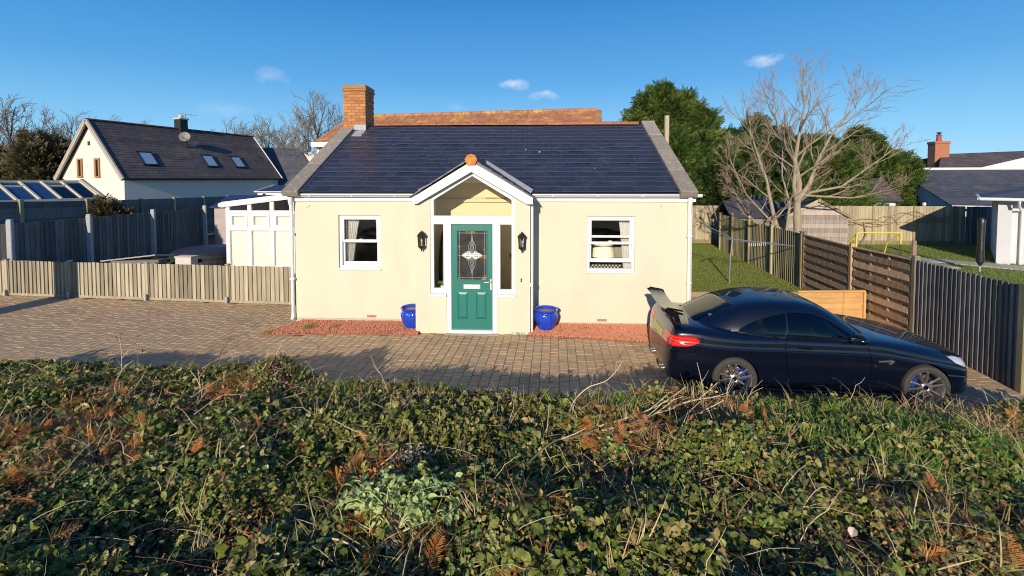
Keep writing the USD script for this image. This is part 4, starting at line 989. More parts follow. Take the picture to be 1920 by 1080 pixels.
def lower(d=0.0):
    x, (zb, zt, w, wt, dr) = table(LOW)
    xs = np.unique(np.concatenate([np.linspace(-.990, -.80, 16), np.linspace(-.80, 3.2, 66), np.linspace(3.2, 3.485, 20)]))
    R = []
    for X in xs:
        b, t_, W, T_, D = (float(g(X)) for g in (zb, zt, w, wt, dr))
        W, T_ = W - d, T_ - d; t_ -= d; b += d
        zm = min(.56, b + (t_ - b) * .5)
        sh = t_ - D
        cr = .02 * min(1, (t_ - b) / .5)
        # waist crease: the flank leans in above it
        zc = b + (sh - b) * .80
        half = [(0, b), (W * .80, b), (W - .035, b + (zm - b) * .28), (W - .004, zm), (W - .012, b + (sh - b) * .66), (W - .014, zc), (W - .027, zc + .022), (W - .052, sh), (T_, t_ - .012), (T_ * .55, t_ + cr * .7), (0, t_ + cr)]
        r = ring(half); R.append(np.column_stack([np.full(len(r), X + (0 if not d else np.sign(1.2 - X) * d * (1 if (X < -.8 or X > 3.2) else 0))), r]))
    return man(loft(R))
def cabin(d=0.0, zlow=.80):
    x, (zt, wl, wr) = table(CAB)
    R = []
    for X in np.linspace(-.70, 2.20, 60):
        t_, a, b = (float(g(X)) for g in (zt, wl, wr))
        t_ -= d; a -= d; b -= d
        z1 = zlow + (t_ - zlow) * .30
        half = [(0, zlow), (a, zlow), (a - .004, z1), ((a * .62 + b * .38), z1 + (t_ - z1) * .52), (b + .02, t_ - .052), (b - .10, t_ - .008), (b * .45, t_ + .012), (0, t_ + .018)]
        r = ring(half); R.append(np.column_stack([np.full(len(r), X), r]))
    return man(loft(R))
def prism_xz(poly, y0, y1): return man(extr_xz(poly, y0, y1))
def prism_xy(poly, z0, z1):
    v, f = extr(poly, z1 - z0); return man((v + [0, 0, z0], f))
dlo_r = sg.Polygon([(.075, 1.035), (.18, 1.11), (.38, 1.20), (.60, 1.272), (.80, 1.310), (.775, 1.03), (.765, 1.012), (.12, 1.018)])
dlo_f = sg.Polygon([(.83, 1.313), (1.0, 1.326), (1.2, 1.308), (1.4, 1.235), (1.6, 1.115), (1.75, 1.005), (1.75, .998), (1.3, .998), (.80, 1.008)])
def smoothp(p): return p.buffer(.02).buffer(-.04).buffer(.02)
dlo_r, dlo_f = smoothp(dlo_r), smoothp(dlo_f)
backl = smoothp(sg.Polygon([(-.50, -.47), (-.50, .47), (.10, .455), (.10, -.455)]))
frontl = smoothp(sg.Polygon([(1.36, -.50), (1.36, .50), (2.0, .62), (2.0, -.62)]))
low, cabn = lower(), cabin()
cut_side = prism_xz(dlo_r, -1, 1) + prism_xz(dlo_f, -1, 1)
cut_ends = prism_xy(backl, 1.03, 1.6) + prism_xy(frontl, 1.0, 1.6)
cav = cabin(.035, .55) ^ man(box(-.42, 1.98, -.9, .9, .5, 2))
wells = sum((man(xf(trimesh.creation.cylinder(.352, .40, sections=56), rotm([1, 0, 0], 90), (xx, sy * .82, .335))) for xx in (0, 2.693) for sy in (-1, 1)), m3.Manifold())
def groove(line, w=.0035): return prism_xz(sg.LineString(line).buffer(w, cap_style=2), -1, 1) - man(box(-2, 5, -.72, .72, 0, 2))
gaps = groove([(.80, 1.0), (.74, .90), (.745, .60), (.80, .36), (.86, .30), (1.85, .30), (1.93, .38), (1.95, .70), (1.90, .95), (1.80, .985)]) + groove([(-.99, .70), (-.62, .72), (-.50, .80), (-.47, .98)])
hood = prism_xy(sg.LineString([(2.02, -.70), (2.6, -.66), (3.15, -.57), (3.30, -.40), (3.33, 0), (3.30, .40), (3.15, .57), (2.6, .66), (2.02, .70)]).buffer(.0035), .70, 1.2)
boot = prism_xy(sg.LineString([(-.50, -.66), (-.80, -.62), (-.89, -.60)]).buffer(.003), .9, 1.2) + prism_xy(sg.LineString([(-.50, .66), (-.80, .62), (-.89, .60)]).buffer(.003), .9, 1.2)
gaps = (gaps + ((hood + boot) ^ (low - lower(.03))))
shell = low + cabn
lampp = sg.Polygon([(-1.1, .765), (-.70, .80), (-.535, .86), (-.515, .90), (-.58, .955), (-1.1, .945)])
lampp = lampp.buffer(-.015).buffer(.015)
lamp_cut = prism_xz(lampp, .43, 1.0) + prism_xz(lampp, -1.0, -.43)
headp = sg.Polygon([(3.02, .775), (3.16, .765), (3.5, .66), (3.5, .58), (3.30, .61), (3.14, .68)])
head_cut = prism_xz(headp, .42, 1.0) + prism_xz(headp, -1.0, -.42)
body = shell - cav - cut_side - cut_ends - wells - gaps - lamp_cut - head_cut
part(CAR, 'body', body, M_PAINT, smooth=32)
gl = (cabin(.005) - cabin(.012))
for nm, cut in (('rear_side_window', prism_xz(dlo_r, -1, 0)), ('rear_side_window', prism_xz(dlo_r, 0, 1)), ('side_window', prism_xz(dlo_f, -1, 0)), ('side_window', prism_xz(dlo_f, 0, 1)), ('rear_window', prism_xy(backl, 1.03, 1.6)), ('windscreen', prism_xy(frontl, 1.0, 1.6))):
    g_ = gl ^ cut
    if g_.volume() > 0: part(CAR, nm, g_, M_TINT, smooth=32)
lshell = lower(-.004) - lower(.03)
for sy in (-1, 1):
    cut = prism_xz(lampp.buffer(-.004), .435, 1.0) if sy > 0 else prism_xz(lampp.buffer(-.004), -1.0, -.435)
    lt = sub(CAR, 'tail_light')
    part(lt, 'lens', lshell ^ cut, M_RED, smooth=30)
    for za, zb_ in ((.82, .835), (.865, .885), (.915, .925)):
        b_ = (lower(-.007) - lower(0)) ^ cut ^ man(box(-1.1, -.58, -1, 1, za, zb_))
        if b_.volume() > 0: part(lt, 'light_bar', b_, M_RED2, smooth=30)
    cut = prism_xz(headp.buffer(-.003), .425, 1.0) if sy > 0 else prism_xz(headp.buffer(-.003), -1.0, -.425)
    part(CAR, 'headlight', (lower(-.002) - lower(.03)) ^ cut, mat('headlamp', (0.45, 0.47, 0.50), .12, coat=1.0), smooth=30)
# wing, its feet, shark fin, mirrors
af = [(-.16, .035), (-.155, .05), (-.10, .042), (.0, .028), (.10, .012), (.14, -.004), (.13, -.012), (.0, .006), (-.10, .022)]
ysn = np.linspace(-.70, .70, 25)
secs = []
for y in ysn:
    e = abs(y) / .70; dz = .05 * e ** 6 ; sc = 1 - .12 * e ** 4
    secs.append([(-.86 + px * sc - .015 * (1 - e * e) + .02, y, 1.262 + pz + dz - .02 * (1 - e * e)) for px, pz in af])
S = np.array(secs); k = S.shape[1]; nn = len(S)
i, j = np.meshgrid(np.arange(nn - 1), np.arange(k), indexing='ij')
qd = np.stack([i * k + j, i * k + (j + 1) % k, (i + 1) * k + (j + 1) % k, (i + 1) * k + j], -1).reshape(-1, 4)
cf = [[0, a, a + 1] for a in range(1, k - 1)] + [[(nn - 1) * k, (nn - 1) * k + a + 1, (nn - 1) * k + a] for a in range(1, k - 1)]
part(CAR, 'rear_wing', (S.reshape(-1, 3), np.vstack([qd[:, [0, 1, 2]], qd[:, [0, 2, 3]], cf])), M_GLOSSB, smooth=35)
for sy in (-1, 1):
    part(CAR, 'wing_foot', merge([extr_xz([(-.87, 1.27), (-.79, 1.27), (-.73, 1.07), (-.82, 1.06)], sy * .60 - .014, sy * .60 + .014)]), M_GLOSSB)
    part(CAR, 'wing_end', extr_xz(sg.Polygon([(-1.03, 1.33), (-.98, 1.34), (-.74, 1.27), (-.72, 1.245), (-.80, 1.25), (-.90, 1.20), (-.95, 1.235)]), sy * .70 - .012, sy * .70 + .012), M_GLOSSB)
fin = man(extr_xz(sg.Polygon([(.16, 1.38), (.20, 1.43), (.24, 1.465), (.29, 1.475), (.42, 1.45), (.50, 1.43)]).buffer(.008), -.022, .022))
part(CAR, 'roof_fin', fin, M_GLOSSB, smooth=40)
for sy in (-1, 1):
    mv, mf = arr(trimesh.creation.icosphere(3, 1.0)); mv = mv.copy()
    mv[:, 0] = np.where(mv[:, 0] < 0, np.maximum(mv[:, 0], -.55), mv[:, 0]) * .10; mv[:, 1] *= .125; mv[:, 2] *= .075
    mr = sub(CAR, 'door_mirror')
    part(mr, 'housing', (mv + [1.70, sy * 1.0, 1.045], mf), M_GLOSSB, smooth=40)
    part(mr, 'mirror_glass', box(1.640, 1.644, sy * .91, sy * 1.09, 1.005, 1.085), mat('mirror', (0.8, 0.8, 0.8), .03, metal=1))
    part(mr, 'arm', tube([(1.70, sy * .80, .985), (1.70, sy * .90, 1.0), (1.70, sy * .95, 1.02)], .022, 8), M_GLOSSB)
    part(CAR, 'door_handle', cbox(.93, 1.10, sy * .893, sy * .918, .835, .862, .012), M_GLOSSB)
    part(CAR, 'fender_vent', extr_xz(sg.Polygon([(2.02, .70), (2.22, .725), (2.25, .71), (2.20, .66), (2.17, .66), (2.19, .70), (2.03, .685)]), sy * .895, sy * .918), M_RIM)
    part(CAR, 'side_skirt', cbox(.38, 2.32, sy * .86, sy * .915, .16, .215, .015), M_GLOSSB)
    part(CAR, 'window_trim', tube([(.09, sy * .80, 1.012), (.45, sy * .818, 1.008), (.9, sy * .826, .999), (1.4, sy * .828, .992), (1.74, sy * .806, .99)], .006, 6), M_GLOSSB)
    part(CAR, 'bumper_reflector', box(-.955, -.945, sy * .52, sy * .72, .40, .43), M_RED)
part(CAR, 'rear_diffuser', merge([cbox(-.93, -.70, -.62, .62, .19, .36, .03)]), M_MATB)
for y in (-.42, -.31, .31, .42): part(CAR, 'exhaust_tip', xf(tube([(-1.0, y, .27), (-.80, y, .27)], .042, 18), None), M_RIM, smooth=50)
part(CAR, 'number_plate', xf(cbox(-.004, .004, -.26, .26, -.056, .056, .003), rotm([0, 1, 0], 14), (-.966, 0, .815)), mat('rear_plate', (0.62, 0.50, 0.10), .4))
part(CAR, 'front_grille', merge([cbox(3.44, 3.478, sy * .05, sy * .36, .42, .60, .02) for sy in (-1, 1)]), M_MATB)
part(CAR, 'underbody', box(-.70, 3.2, -.70, .70, .12, .20), M_MATB)
# cabin fittings
M_SEAT = mat('seat_leather', (0.13, 0.13, 0.14), .5)
for x, y in ((1.0, .37), (1.0, -.37), (.28, .36), (.28, -.36)):
    st = sub(CAR, 'seat')
    part(st, 'backrest', xf(cbox(-.07, .07, -.24, .24, 0, .60, .05), rotm([0, 1, 0], -16), (x - .30, y, .46)), M_SEAT)
    part(st, 'headrest', xf(cbox(-.05, .05, -.13, .13, 0, .17, .05), rotm([0, 1, 0], -12), (x - .47, y, 1.04)), M_SEAT)
    part(st, 'cushion', cbox(x - .28, x + .25, y - .25, y + .25, .36, .50, .05), M_SEAT)
part(CAR, 'dashboard', cbox(1.48, 1.96, -.72, .72, .70, .93, .06), M_MATB)
g = np.linspace(0, 2 * np.pi, 33); c = np.stack([np.zeros(33), .18 * np.cos(g), .18 * np.sin(g)], 1) @ rotm([0, 1, 0], -25).T + [1.36, -.37, .88]
part(CAR, 'steering_wheel', merge([tube(c, .016, 8, False), tube([c[0], c[16]], .014, 6), tube([[1.36, -.37, .88], c[24]], .014, 6)]), mat('wheel_trim', (0.10, 0.10, 0.11), .35), smooth=50)
# wheels
M_CAL = mat('caliper_blue', (0.01, 0.03, 0.20), .3)
def wheel(x, sy, r, wd):
    w = sub(CAR, 'wheel')
    P = lambda m: xf(m, rotm([1, 0, 0], 90 if sy < 0 else -90), (x, sy * .80, r))    # local z points outwards
    h = wd / 2
    part(w, 'tyre', P(lathe([(.248, h - .02), (.262, h), (.29, h + .006), (.315, h - .006), (r - .004, h - .028), (r, h - .05), (r, -h + .05), (r - .006, -h + .02), (.29, -h), (.25, -h)], 64)), M_TYRE, smooth=35)
    part(w, 'rim', P(lathe([(.20, -h), (.205, h - .09), (.222, h - .04), (.236, h - .012), (.250, h - .008), (.253, h - .016), (.246, -h)], 64)), M_RIM, smooth=35)
    hubz = h - .045
    for k5 in range(5):
        for dd in (-1, 1):
            a0 = k5 * 2 * math.pi / 5 + math.pi / 2 + .2
            p0 = np.array([math.cos(a0 + dd * .30) * .055, math.sin(a0 + dd * .30) * .055, hubz]); a1 = a0 + dd * .235
            p1 = np.array([math.cos(a1) * .240, math.sin(a1) * .240, h - .018])
            m1 = beam(p0, p1, .030, .030, up=(0, 0, 1), ch=.006)
            part(w, 'spoke', P(m1), M_RIM)
    part(w, 'hub', P(lathe([(.075, hubz - .03), (.072, hubz + .008), (.045, hubz + .018), (.034, hubz + .012), (.001, hubz + .013)], 24)), M_RIM, smooth=40)
    part(w, 'centre_cap', P(lathe([(.031, hubz + .012), (.029, hubz + .018), (.001, hubz + .020)], 20)), M_GLOSSB, smooth=40)
    part(w, 'brake_disc', P(lathe([(.17, -.02), (.17, .0), (.06, .0)], 32)), mat('disc_steel', (0.35, 0.30, 0.26), .35, metal=1))
    part(w, 'caliper', P(xf(cbox(.10, .19, -.09, .09, -.03, .055, .015), rotm([0, 0, 1], 20 if x < 1 else 160), (0, 0, 0))), M_CAL)
for x in (0.0, 2.693):
    for sy in (-1, 1): wheel(x, sy, .334 if x == 0 else .327, .25)
# ================================================================ trees
def quats(n, rr, up=None, tilt=1.0):
    """Random orientations; with up given (n, 3): local z along up, random spin."""
    if up is None:
        q = rr.normal(size=(n, 4)); return q / np.linalg.norm(q, axis=1, keepdims=True)
    u = up / np.linalg.norm(up, axis=1, keepdims=True)
    c = np.cross([0, 0, 1.0], u); w = 1 + u[:, 2]
    q1 = np.column_stack([w, c]); bad = w < 1e-4; q1[bad] = [0, 1, 0, 0]
    q1 /= np.linalg.norm(q1, axis=1, keepdims=True)
    a = rr.uniform(0, np.pi, n); q2 = np.column_stack([np.cos(a), 0 * a, 0 * a, np.sin(a)])
    w1, x1, y1, z1 = q1.T; w2, x2, y2, z2 = q2.T
    return np.column_stack([w1 * w2 - x1 * x2 - y1 * y2 - z1 * z2, w1 * x2 + x1 * w2 + y1 * z2 - z1 * y2, w1 * y2 - x1 * z2 + y1 * w2 + z1 * x2, w1 * z2 + x1 * y2 - y1 * x2 + z1 * w2])
def instancer(parent, name, protos, pos, q, scale, idx, kind='stuff'):
    path = unique(parent + '/' + name)
    pi = UsdGeom.PointInstancer.Define(stage, path)
    rel = pi.CreatePrototypesRel()
    for i, (m, mt) in enumerate(protos):
        rel.AddTarget(part(path, 'sprig', m, mt))
    pi.CreatePositionsAttr(Vt.Vec3fArray.FromNumpy(np.asarray(pos, np.float32)))
    pi.CreateOrientationsAttr(Vt.QuathArray([Gf.Quath(float(a), float(b), float(c), float(d)) for a, b, c, d in q]))
    s = np.asarray(scale, np.float32)
    if s.ndim == 1: s = np.repeat(s[:, None], 3, 1)
    pi.CreateScalesAttr(Vt.Vec3fArray.FromNumpy(s))
    pi.CreateProtoIndicesAttr(Vt.IntArray.FromNumpy(np.asarray(idx, np.int32)))
    if kind: pi.GetPrim().SetCustomDataByKey('kind', kind)
    return path
def bare_tree(seed, stems, levels=4, kids=(9, 7, 6, 5), ratio=.55, up=.25, rmin=.006, spread=.75, wob=.12):
    """stems: list of (points, r0, r1). Returns (limb meshes, twig meshes)."""
    rr = np.random.default_rng(seed)
    limbs, twigs = [], []
    def grow(p, d, L, r, lev):
        n = 6 if lev < 2 else 4
        P = [p]; dd = d.copy()
        for i in range(n):
            dd = dd + rr.normal(0, wob, 3) + np.array([0, 0, up * .16]); dd /= np.linalg.norm(dd)
            P.append(P[-1] + dd * L / n)
        P = np.array(P); R = np.linspace(r, max(r * .38, rmin * .7), n + 1)
        (limbs if lev <= 1 else twigs).append(tube(P, R, 6 if lev <= 1 else (4 if lev == 2 else 3), cap=False))
        if lev < levels:
            K = kids[min(lev, len(kids) - 1)]
            for k in range(K):
                t = .25 + .75 * (k + rr.uniform(0, 1)) / K
                i = min(int(t * n), n - 1); f = t * n - i
                q = P[i] * (1 - f) + P[i + 1] * f
                tn = P[i + 1] - P[i]; tn /= np.linalg.norm(tn)
                s = rr.normal(0, 1, 3); s -= tn * (s @ tn); s /= np.linalg.norm(s)
                a = rr.uniform(.55, 1.15) * spread
                d2 = tn * math.cos(a) + s * math.sin(a); d2 /= np.linalg.norm(d2)
                rk = max(R[i] * rr.uniform(.45, .7), rmin)
                grow(q, d2, L * ratio * rr.uniform(.65, 1.2) * (1.1 - .4 * t), rk, lev + 1)
    for P, r0, r1, L, K in stems:
        P = np.array(P, float)
        limbs.append(tube(P, np.linspace(r0, r1, len(P)), 10, cap=False))
        for k in range(K):
            t = (len(P) - 1) * (.35 + .65 * (k + rr.uniform(0, 1)) / K); i = min(int(t), len(P) - 2); f = t - i
            q = P[i] * (1 - f) + P[i + 1] * f
            tn = P[i + 1] - P[i]; tn /= np.linalg.norm(tn)
            a = k * 2.4 + rr.uniform(-.5, .5); h = np.array([math.cos(a), math.sin(a), 0])
            d = tn * .55 + h * rr.uniform(.5, 1.0) * spread * 1.2; d /= np.linalg.norm(d)
            grow(q, d, L * rr.uniform(.7, 1.15), (r0 + (r1 - r0) * t / (len(P) - 1)) * rr.uniform(.4, .62), 1)
        tn = P[-1] - P[-2]; tn /= np.linalg.norm(tn)
        for k in range(3):
            d = tn + rr.normal(0, .3, 3); grow(P[-1], d / np.linalg.norm(d), L * .9, r1 * .8, 1)
    return limbs, twigs
M_BARKP = mat('bark_pale', (0.30, 0.245, 0.17), .9, var=.3, vscale=5, bump=.01, bscale=20, stretch=(3, 3, .7), col2=(0.20, 0.19, 0.11), c2scale=2, c2lo=.5, c2hi=.7)
M_TWIG = mat('twig', (0.26, 0.185, 0.13), .85, var=.25, vscale=2)
M_TWIGG = mat('twig_grey', (0.20, 0.17, 0.135), .9, var=.25, vscale=1)
def btree(name, label, loc, seed, stems, group=None, tw=M_TWIG, bark=M_BARKP, **k):
    t = thing(name, label, 'tree', group, loc=loc)
    l, w = bare_tree(seed, stems, **k)
    part(t, 'trunk', merge(l), bark, smooth=60)
    part(t, 'crown', merge(w), tw, smooth=False, kind='stuff')
    return t
# the big bare tree behind the right fence
btree('bare_tree', 'large leafless pale barked tree behind the lichen covered fence', (10.45, 16.6, 0), 5,
      [([(0, 0, 0), (.05, 0, 1.2), (.0, 0, 2.2), (.10, .05, 3.0), (-.05, .1, 3.9), (.10, .1, 4.9), (.25, .1, 5.9)], .165, .028, 1.9, 10),
       ([(0.05, 0, 2.4), (.40, -.05, 3.0), (.7, 0, 3.8), (1.2, .1, 4.7), (1.75, .1, 5.4)], .09, .024, 1.8, 9),
       ([(0.0, 0, 2.3), (-.25, -.2, 2.9), (-.15, -.1, 3.8), (-.55, .1, 4.7), (-.8, .1, 5.4)], .085, .024, 1.6, 8),
       ([(.05, 0, 2.5), (.6, .1, 2.7), (1.6, 0, 2.9), (2.5, .1, 3.5), (3.2, .1, 4.0)], .065, .016, 1.3, 7),
       ([(.05, 0, 2.6), (.8, -.2, 2.55), (1.8, -.3, 2.5), (2.9, -.3, 2.75)], .05, .012, 1.0, 5),
       ([(-.7, -.4, 0), (-.78, -.4, .9), (-1.05, -.3, 2.0), (-1.3, -.3, 3.1), (-1.6, -.2, 4.1), (-1.85, -.2, 4.8)], .10, .02, 1.5, 9),
       ([(-.6, -.4, 1.2), (-1.3, -.4, 1.8), (-2.0, -.3, 2.6), (-2.5, -.3, 3.6)], .045, .013, 1.1, 6),
       ([(-.65, -.4, .8), (-1.3, -.5, 1.2), (-2.0, -.5, 1.9), (-2.5, -.4, 2.7)], .03, .010, .9, 5),
       ([(-.25, .1, 0), (-.3, .1, 1.3), (-.2, .1, 2.3), (-.45, .2, 3.3), (-.4, .3, 4.3)], .065, .016, 1.4, 6)], levels=3, kids=(8, 6, 5), ratio=.52, spread=.74, rmin=.0055, up=.42, wob=.10)
M_BARKG = mat('bark_grey', (0.15, 0.125, 0.10), .95, var=.3, vscale=3)
# bare trees beyond the houses on the left
for i, (lab, u, Y, h, sd, lean) in enumerate([
    ('wind swept leafless tree cut by the left edge of the photo', -35.8, 32.0, 9.0, 31, 1.2), ('dense leafless tree behind the evergreen bush on the left', -37.0, 38.0, 8.8, 32, .2),
    ('leafless tree rising behind the gable of the white house', -39.5, 45.0, 9.4, 33, -.2), ('leafless tree behind the chimney of the white house', -40.5, 51.0, 9.6, 38, -.2), ('grey leafless tree right of the white house ridge', -28.7, 47.0, 9.6, 34, -.1),
    ('leafless tree rising behind the dark side roof', -24.6, 46.0, 9.5, 35, -.1), ('tallest leafless tree just left of the cottage chimney', -18.0, 42.0, 11.4, 36, .2), ('slender leafless tree between the dark side roof and the tallest one', -21.3, 44.0, 9.2, 37, .2)]):
    r = .05 * h / 2.2
    btree('bare_tree', lab, (u, Y, 0), sd, [([(0, 0, 0), (.05, 0, h * .2), (lean * .1, .1, h * .4), (lean * .4, 0, h * .62)], r, r * .35, h * .34, 9), ([(.05, 0, h * .15), (.5, .1, h * .35), (.9, 0, h * .58)], r * .6, r * .25, h * .30, 6), ([(.0, 0, h * .18), (-.5, .1, h * .36), (-.8, 0, h * .55)], r * .6, r * .22, h * .28, 6)],
          levels=3, kids=(7, 6, 6), ratio=.56, spread=.8, rmin=.016, tw=M_TWIGG, bark=M_BARKG, up=.5)
# evergreens: plumes of feathery sprays
def spray(seed, n=15, L=.34, w=.03):
    rr = np.random.default_rng(seed); V, Fs = [], []
    for i in range(n):
        t = i / n; side = (-1) ** i
        p0 = np.array([0, 0, t * L]); a = side * rr.uniform(.5, .9)
        d = np.array([math.sin(a), rr.uniform(-.25, .25), math.cos(a)]); l = L * (.55 - .35 * t) * rr.uniform(.8, 1.2)
        s = np.array([0, 1, 0]) * .35 + np.array([math.cos(a), 0, -math.sin(a)]) * .95
        k = len(V)
        V += [p0 - s * w * .4, p0 + d * l * .55 + s * w, p0 + d * l, p0 + d * l * .55 - s * w]
        Fs += [[k, k + 1, k + 2], [k, k + 2, k + 3]]
    k = len(V); V += [np.array([-.008, 0, 0]), np.array([.008, 0, 0]), np.array([0, 0, L * 1.1])]; Fs.append([k, k + 1, k + 2])
    return np.array(V), np.array(Fs)
M_CON = leafmat('conifer_leaf', [(0.020, 0.045, 0.010), (0.048, 0.092, 0.015), (0.085, 0.130, 0.022), (0.13, 0.16, 0.035)], .6, .18, .3)
M_CON2 = leafmat('conifer_leaf_dark', [(0.016, 0.036, 0.010), (0.036, 0.068, 0.014), (0.066, 0.10, 0.022)], .6, .15, .3)
M_BUSH = leafmat('winter_bush_leaf', [(0.06, 0.065, 0.025), (0.11, 0.10, 0.035), (0.15, 0.10, 0.045), (0.17, 0.16, 0.10)], .6, .15, .3)
SPR = {m: [(spray(s, w=ww, L=ll), MM) for s, ww, ll in ((1, .019, .40), (2, .017, .46), (3, .021, .34))] for m, MM in (('a', M_CON), ('b', M_CON2), ('c', M_BUSH))}
def evergreen(name, label, loc, plumes, dens, seed, kind='a', trunk_h=2.0, rtrunk=.14, size=1.0, lean=(.35, 0, .9), cat='tree', group=None):
    """plumes: (x, y, z base, height, radius). Sprays sit on each plume's surface, pointing out and up."""
    rr = np.random.default_rng(seed)
    t = thing(name, label, cat, group, loc=loc)
    P, U = [], []
    big = [p for p in plumes if p[3] > 2.4]
    plumes = list(plumes)
    for (x, y, z, h, r) in big:          # feathery tips standing off each bough
        for _ in range(5):
            a = rr.uniform(0, 6.28); k = rr.uniform(.35, .85); s_ = rr.uniform(.40, .88)
            plumes.append((x + math.cos(a) * r * k * (1.1 - s_ * .6), y + math.sin(a) * r * k * (1.1 - s_ * .6), z + h * s_, rr.uniform(.9, 1.5), rr.uniform(.22, .36)))
    for (x, y, z, h, r) in plumes:
        n = int(dens * h * r * 6)
        s = rr.uniform(0, 1, n) ** .8; a = rr.uniform(0, 2 * np.pi, n)
        prof = np.minimum(1.0, (s / .18) ** .6) * (1 - s) ** .85 * 1.08 + .03
        lump = .45 + 1.05 * meshkit.noise(np.stack([np.cos(a) * 1.7 + x, np.sin(a) * 1.7 + y, s * h / max(r, .3) * 1.9], 1), seed)
        spk = np.where(rr.uniform(0, 1, n) < .12, rr.uniform(1.05, 1.4, n), 1.0)
        R = r * prof * lump * rr.uniform(.5, 1.12, n) * spk
        P.append(np.stack([x + R * np.cos(a), y + R * np.sin(a), z + s * h], 1))
        U.append(np.stack([np.cos(a) * .8 + lean[0], np.sin(a) * .8 + lean[1], np.full(n, lean[2])], 1) + rr.normal(0, .45, (n, 3)))
    P, U = np.vstack(P), np.vstack(U)
    part(t, 'trunk', tube([(0, 0, 0), (.02, 0, trunk_h * .5), (0, .02, trunk_h)], [rtrunk, rtrunk * .8, rtrunk * .5], 8), M_BARKG, smooth=60)
    instancer(t, 'crown', SPR[kind], P, quats(len(P), rr, U), rr.uniform(.8, 1.9, len(P)) * size, rr.integers(0, 3, len(P)))
    return t
rr_ = np.random.default_rng(3)
def plumes(n, wx, wy, hmin, hmax, r, seed, top=None, zb=.2):
    q = np.random.default_rng(seed); out = []
    for i in range(n):
        x, y = q.uniform(-wx, wx), q.uniform(-wy, wy); e = 1 - .42 * (x / wx) ** 2
        out.append((x, y, zb, (hmin + (hmax - hmin) * q.uniform(0, 1)) * e, r * q.uniform(.8, 1.25)))
    return out
evergreen('conifer', 'tall dense conifer behind the right gable of the cottage', (8.6, 25.5, 0), [(-1.7, 0, 3.6, 2.7, .7), (-1.0, .2, 3.8, 3.0, .8), (-.2, .2, 5.0, 2.9, .45), (.3, 0, 4.1, 3.0, .8), (.9, -.2, 4.0, 2.9, .75), (1.5, .1, 3.6, 3.0, .65), (2.1, -.1, 3.2, 2.5, .75), (-1.3, -.3, .3, 5.0, 1.5), (.4, -.6, .3, 5.3, 1.8), (1.8, -.3, .3, 5.2, 1.5), (2.9, -.2, 1.2, 4.0, .9), (3.3, .2, .3, 3.6, 1.0)], 95, 41, trunk_h=4)
evergreen('conifer', 'broad conifer between the cottage and the bare tree', (12.6, 27.0, 0), plumes(11, 2.2, .8, 3.6, 4.8, 1.1, 42), 105, 42, trunk_h=3)
evergreen('conifer', 'dark conifer directly behind the bare tree', (15.4, 28.0, 0), plumes(16, 3.0, 1.0, 4.4, 6.1, 1.3, 43), 100, 43, 'b', trunk_h=3.5)
evergreen('conifer', 'wide green conifer right of the bare tree trunk', (21.0, 29.0, 0), plumes(18, 3.6, 1.0, 4.4, 6.2, 1.35, 44), 100, 44, trunk_h=3.5, lean=(.35, 0, .8))
evergreen('conifer', 'low yellow green conifer behind the wooden shed', (18.0, 26.0, 0), plumes(9, 2.4, .6, 2.6, 4.2, 1.0, 45), 130, 45, trunk_h=2)
evergreen('laurel_bush', 'dark evergreen bush behind the closeboard fence corner', (10.2, 23.8, 0), plumes(8, 1.9, .5, 2.4, 3.2, .9, 46), 120, 46, 'b', trunk_h=1, cat='bush')
evergreen('evergreen_bush', 'large brownish evergreen bush left of the white house', (-31.5, 30.5, 0), plumes(11, 2.8, 1.2, 3.6, 5.4, 1.2, 47), 70, 47, 'c', trunk_h=2, size=1.2, cat='bush')
evergreen('evergreen_bush', 'dark bush at the left edge below the leafless trees', (-35.0, 30.0, 0), plumes(8, 2.4, 1.0, 3.2, 4.6, 1.2, 48), 70, 48, 'c', trunk_h=2, size=1.2, cat='bush')
evergreen('garden_shrub', 'small green shrub growing over the dark board fence', (-16.2, 18.1, 0), plumes(8, .7, .35, 1.6, 2.05, .4, 49), 200, 49, 'c', trunk_h=1, rtrunk=.05, size=.6, cat='shrub')
# a far line of wood that closes the horizon
rw = np.random.default_rng(9)
Pw = np.stack([rw.uniform(-190, 190, 2600), rw.uniform(118, 150, 2600), np.zeros(2600)], 1)
Pw[:, 2] = (1.5 + 3.2 * meshkit.noise(np.stack([Pw[:, 0] * .07, Pw[:, 1] * .02, 0 * Pw[:, 0]], 1), 4)) * rw.uniform(0, 1, 2600)
fw = thing('far_wood', 'low distant belt of trees along the horizon', 'wood', kind='stuff')
instancer(fw, 'foliage', SPR['c'], Pw, quats(2600, rw), np.full(2600, 7.0) * rw.uniform(.6, 1.2, 2600), rw.integers(0, 3, 2600))
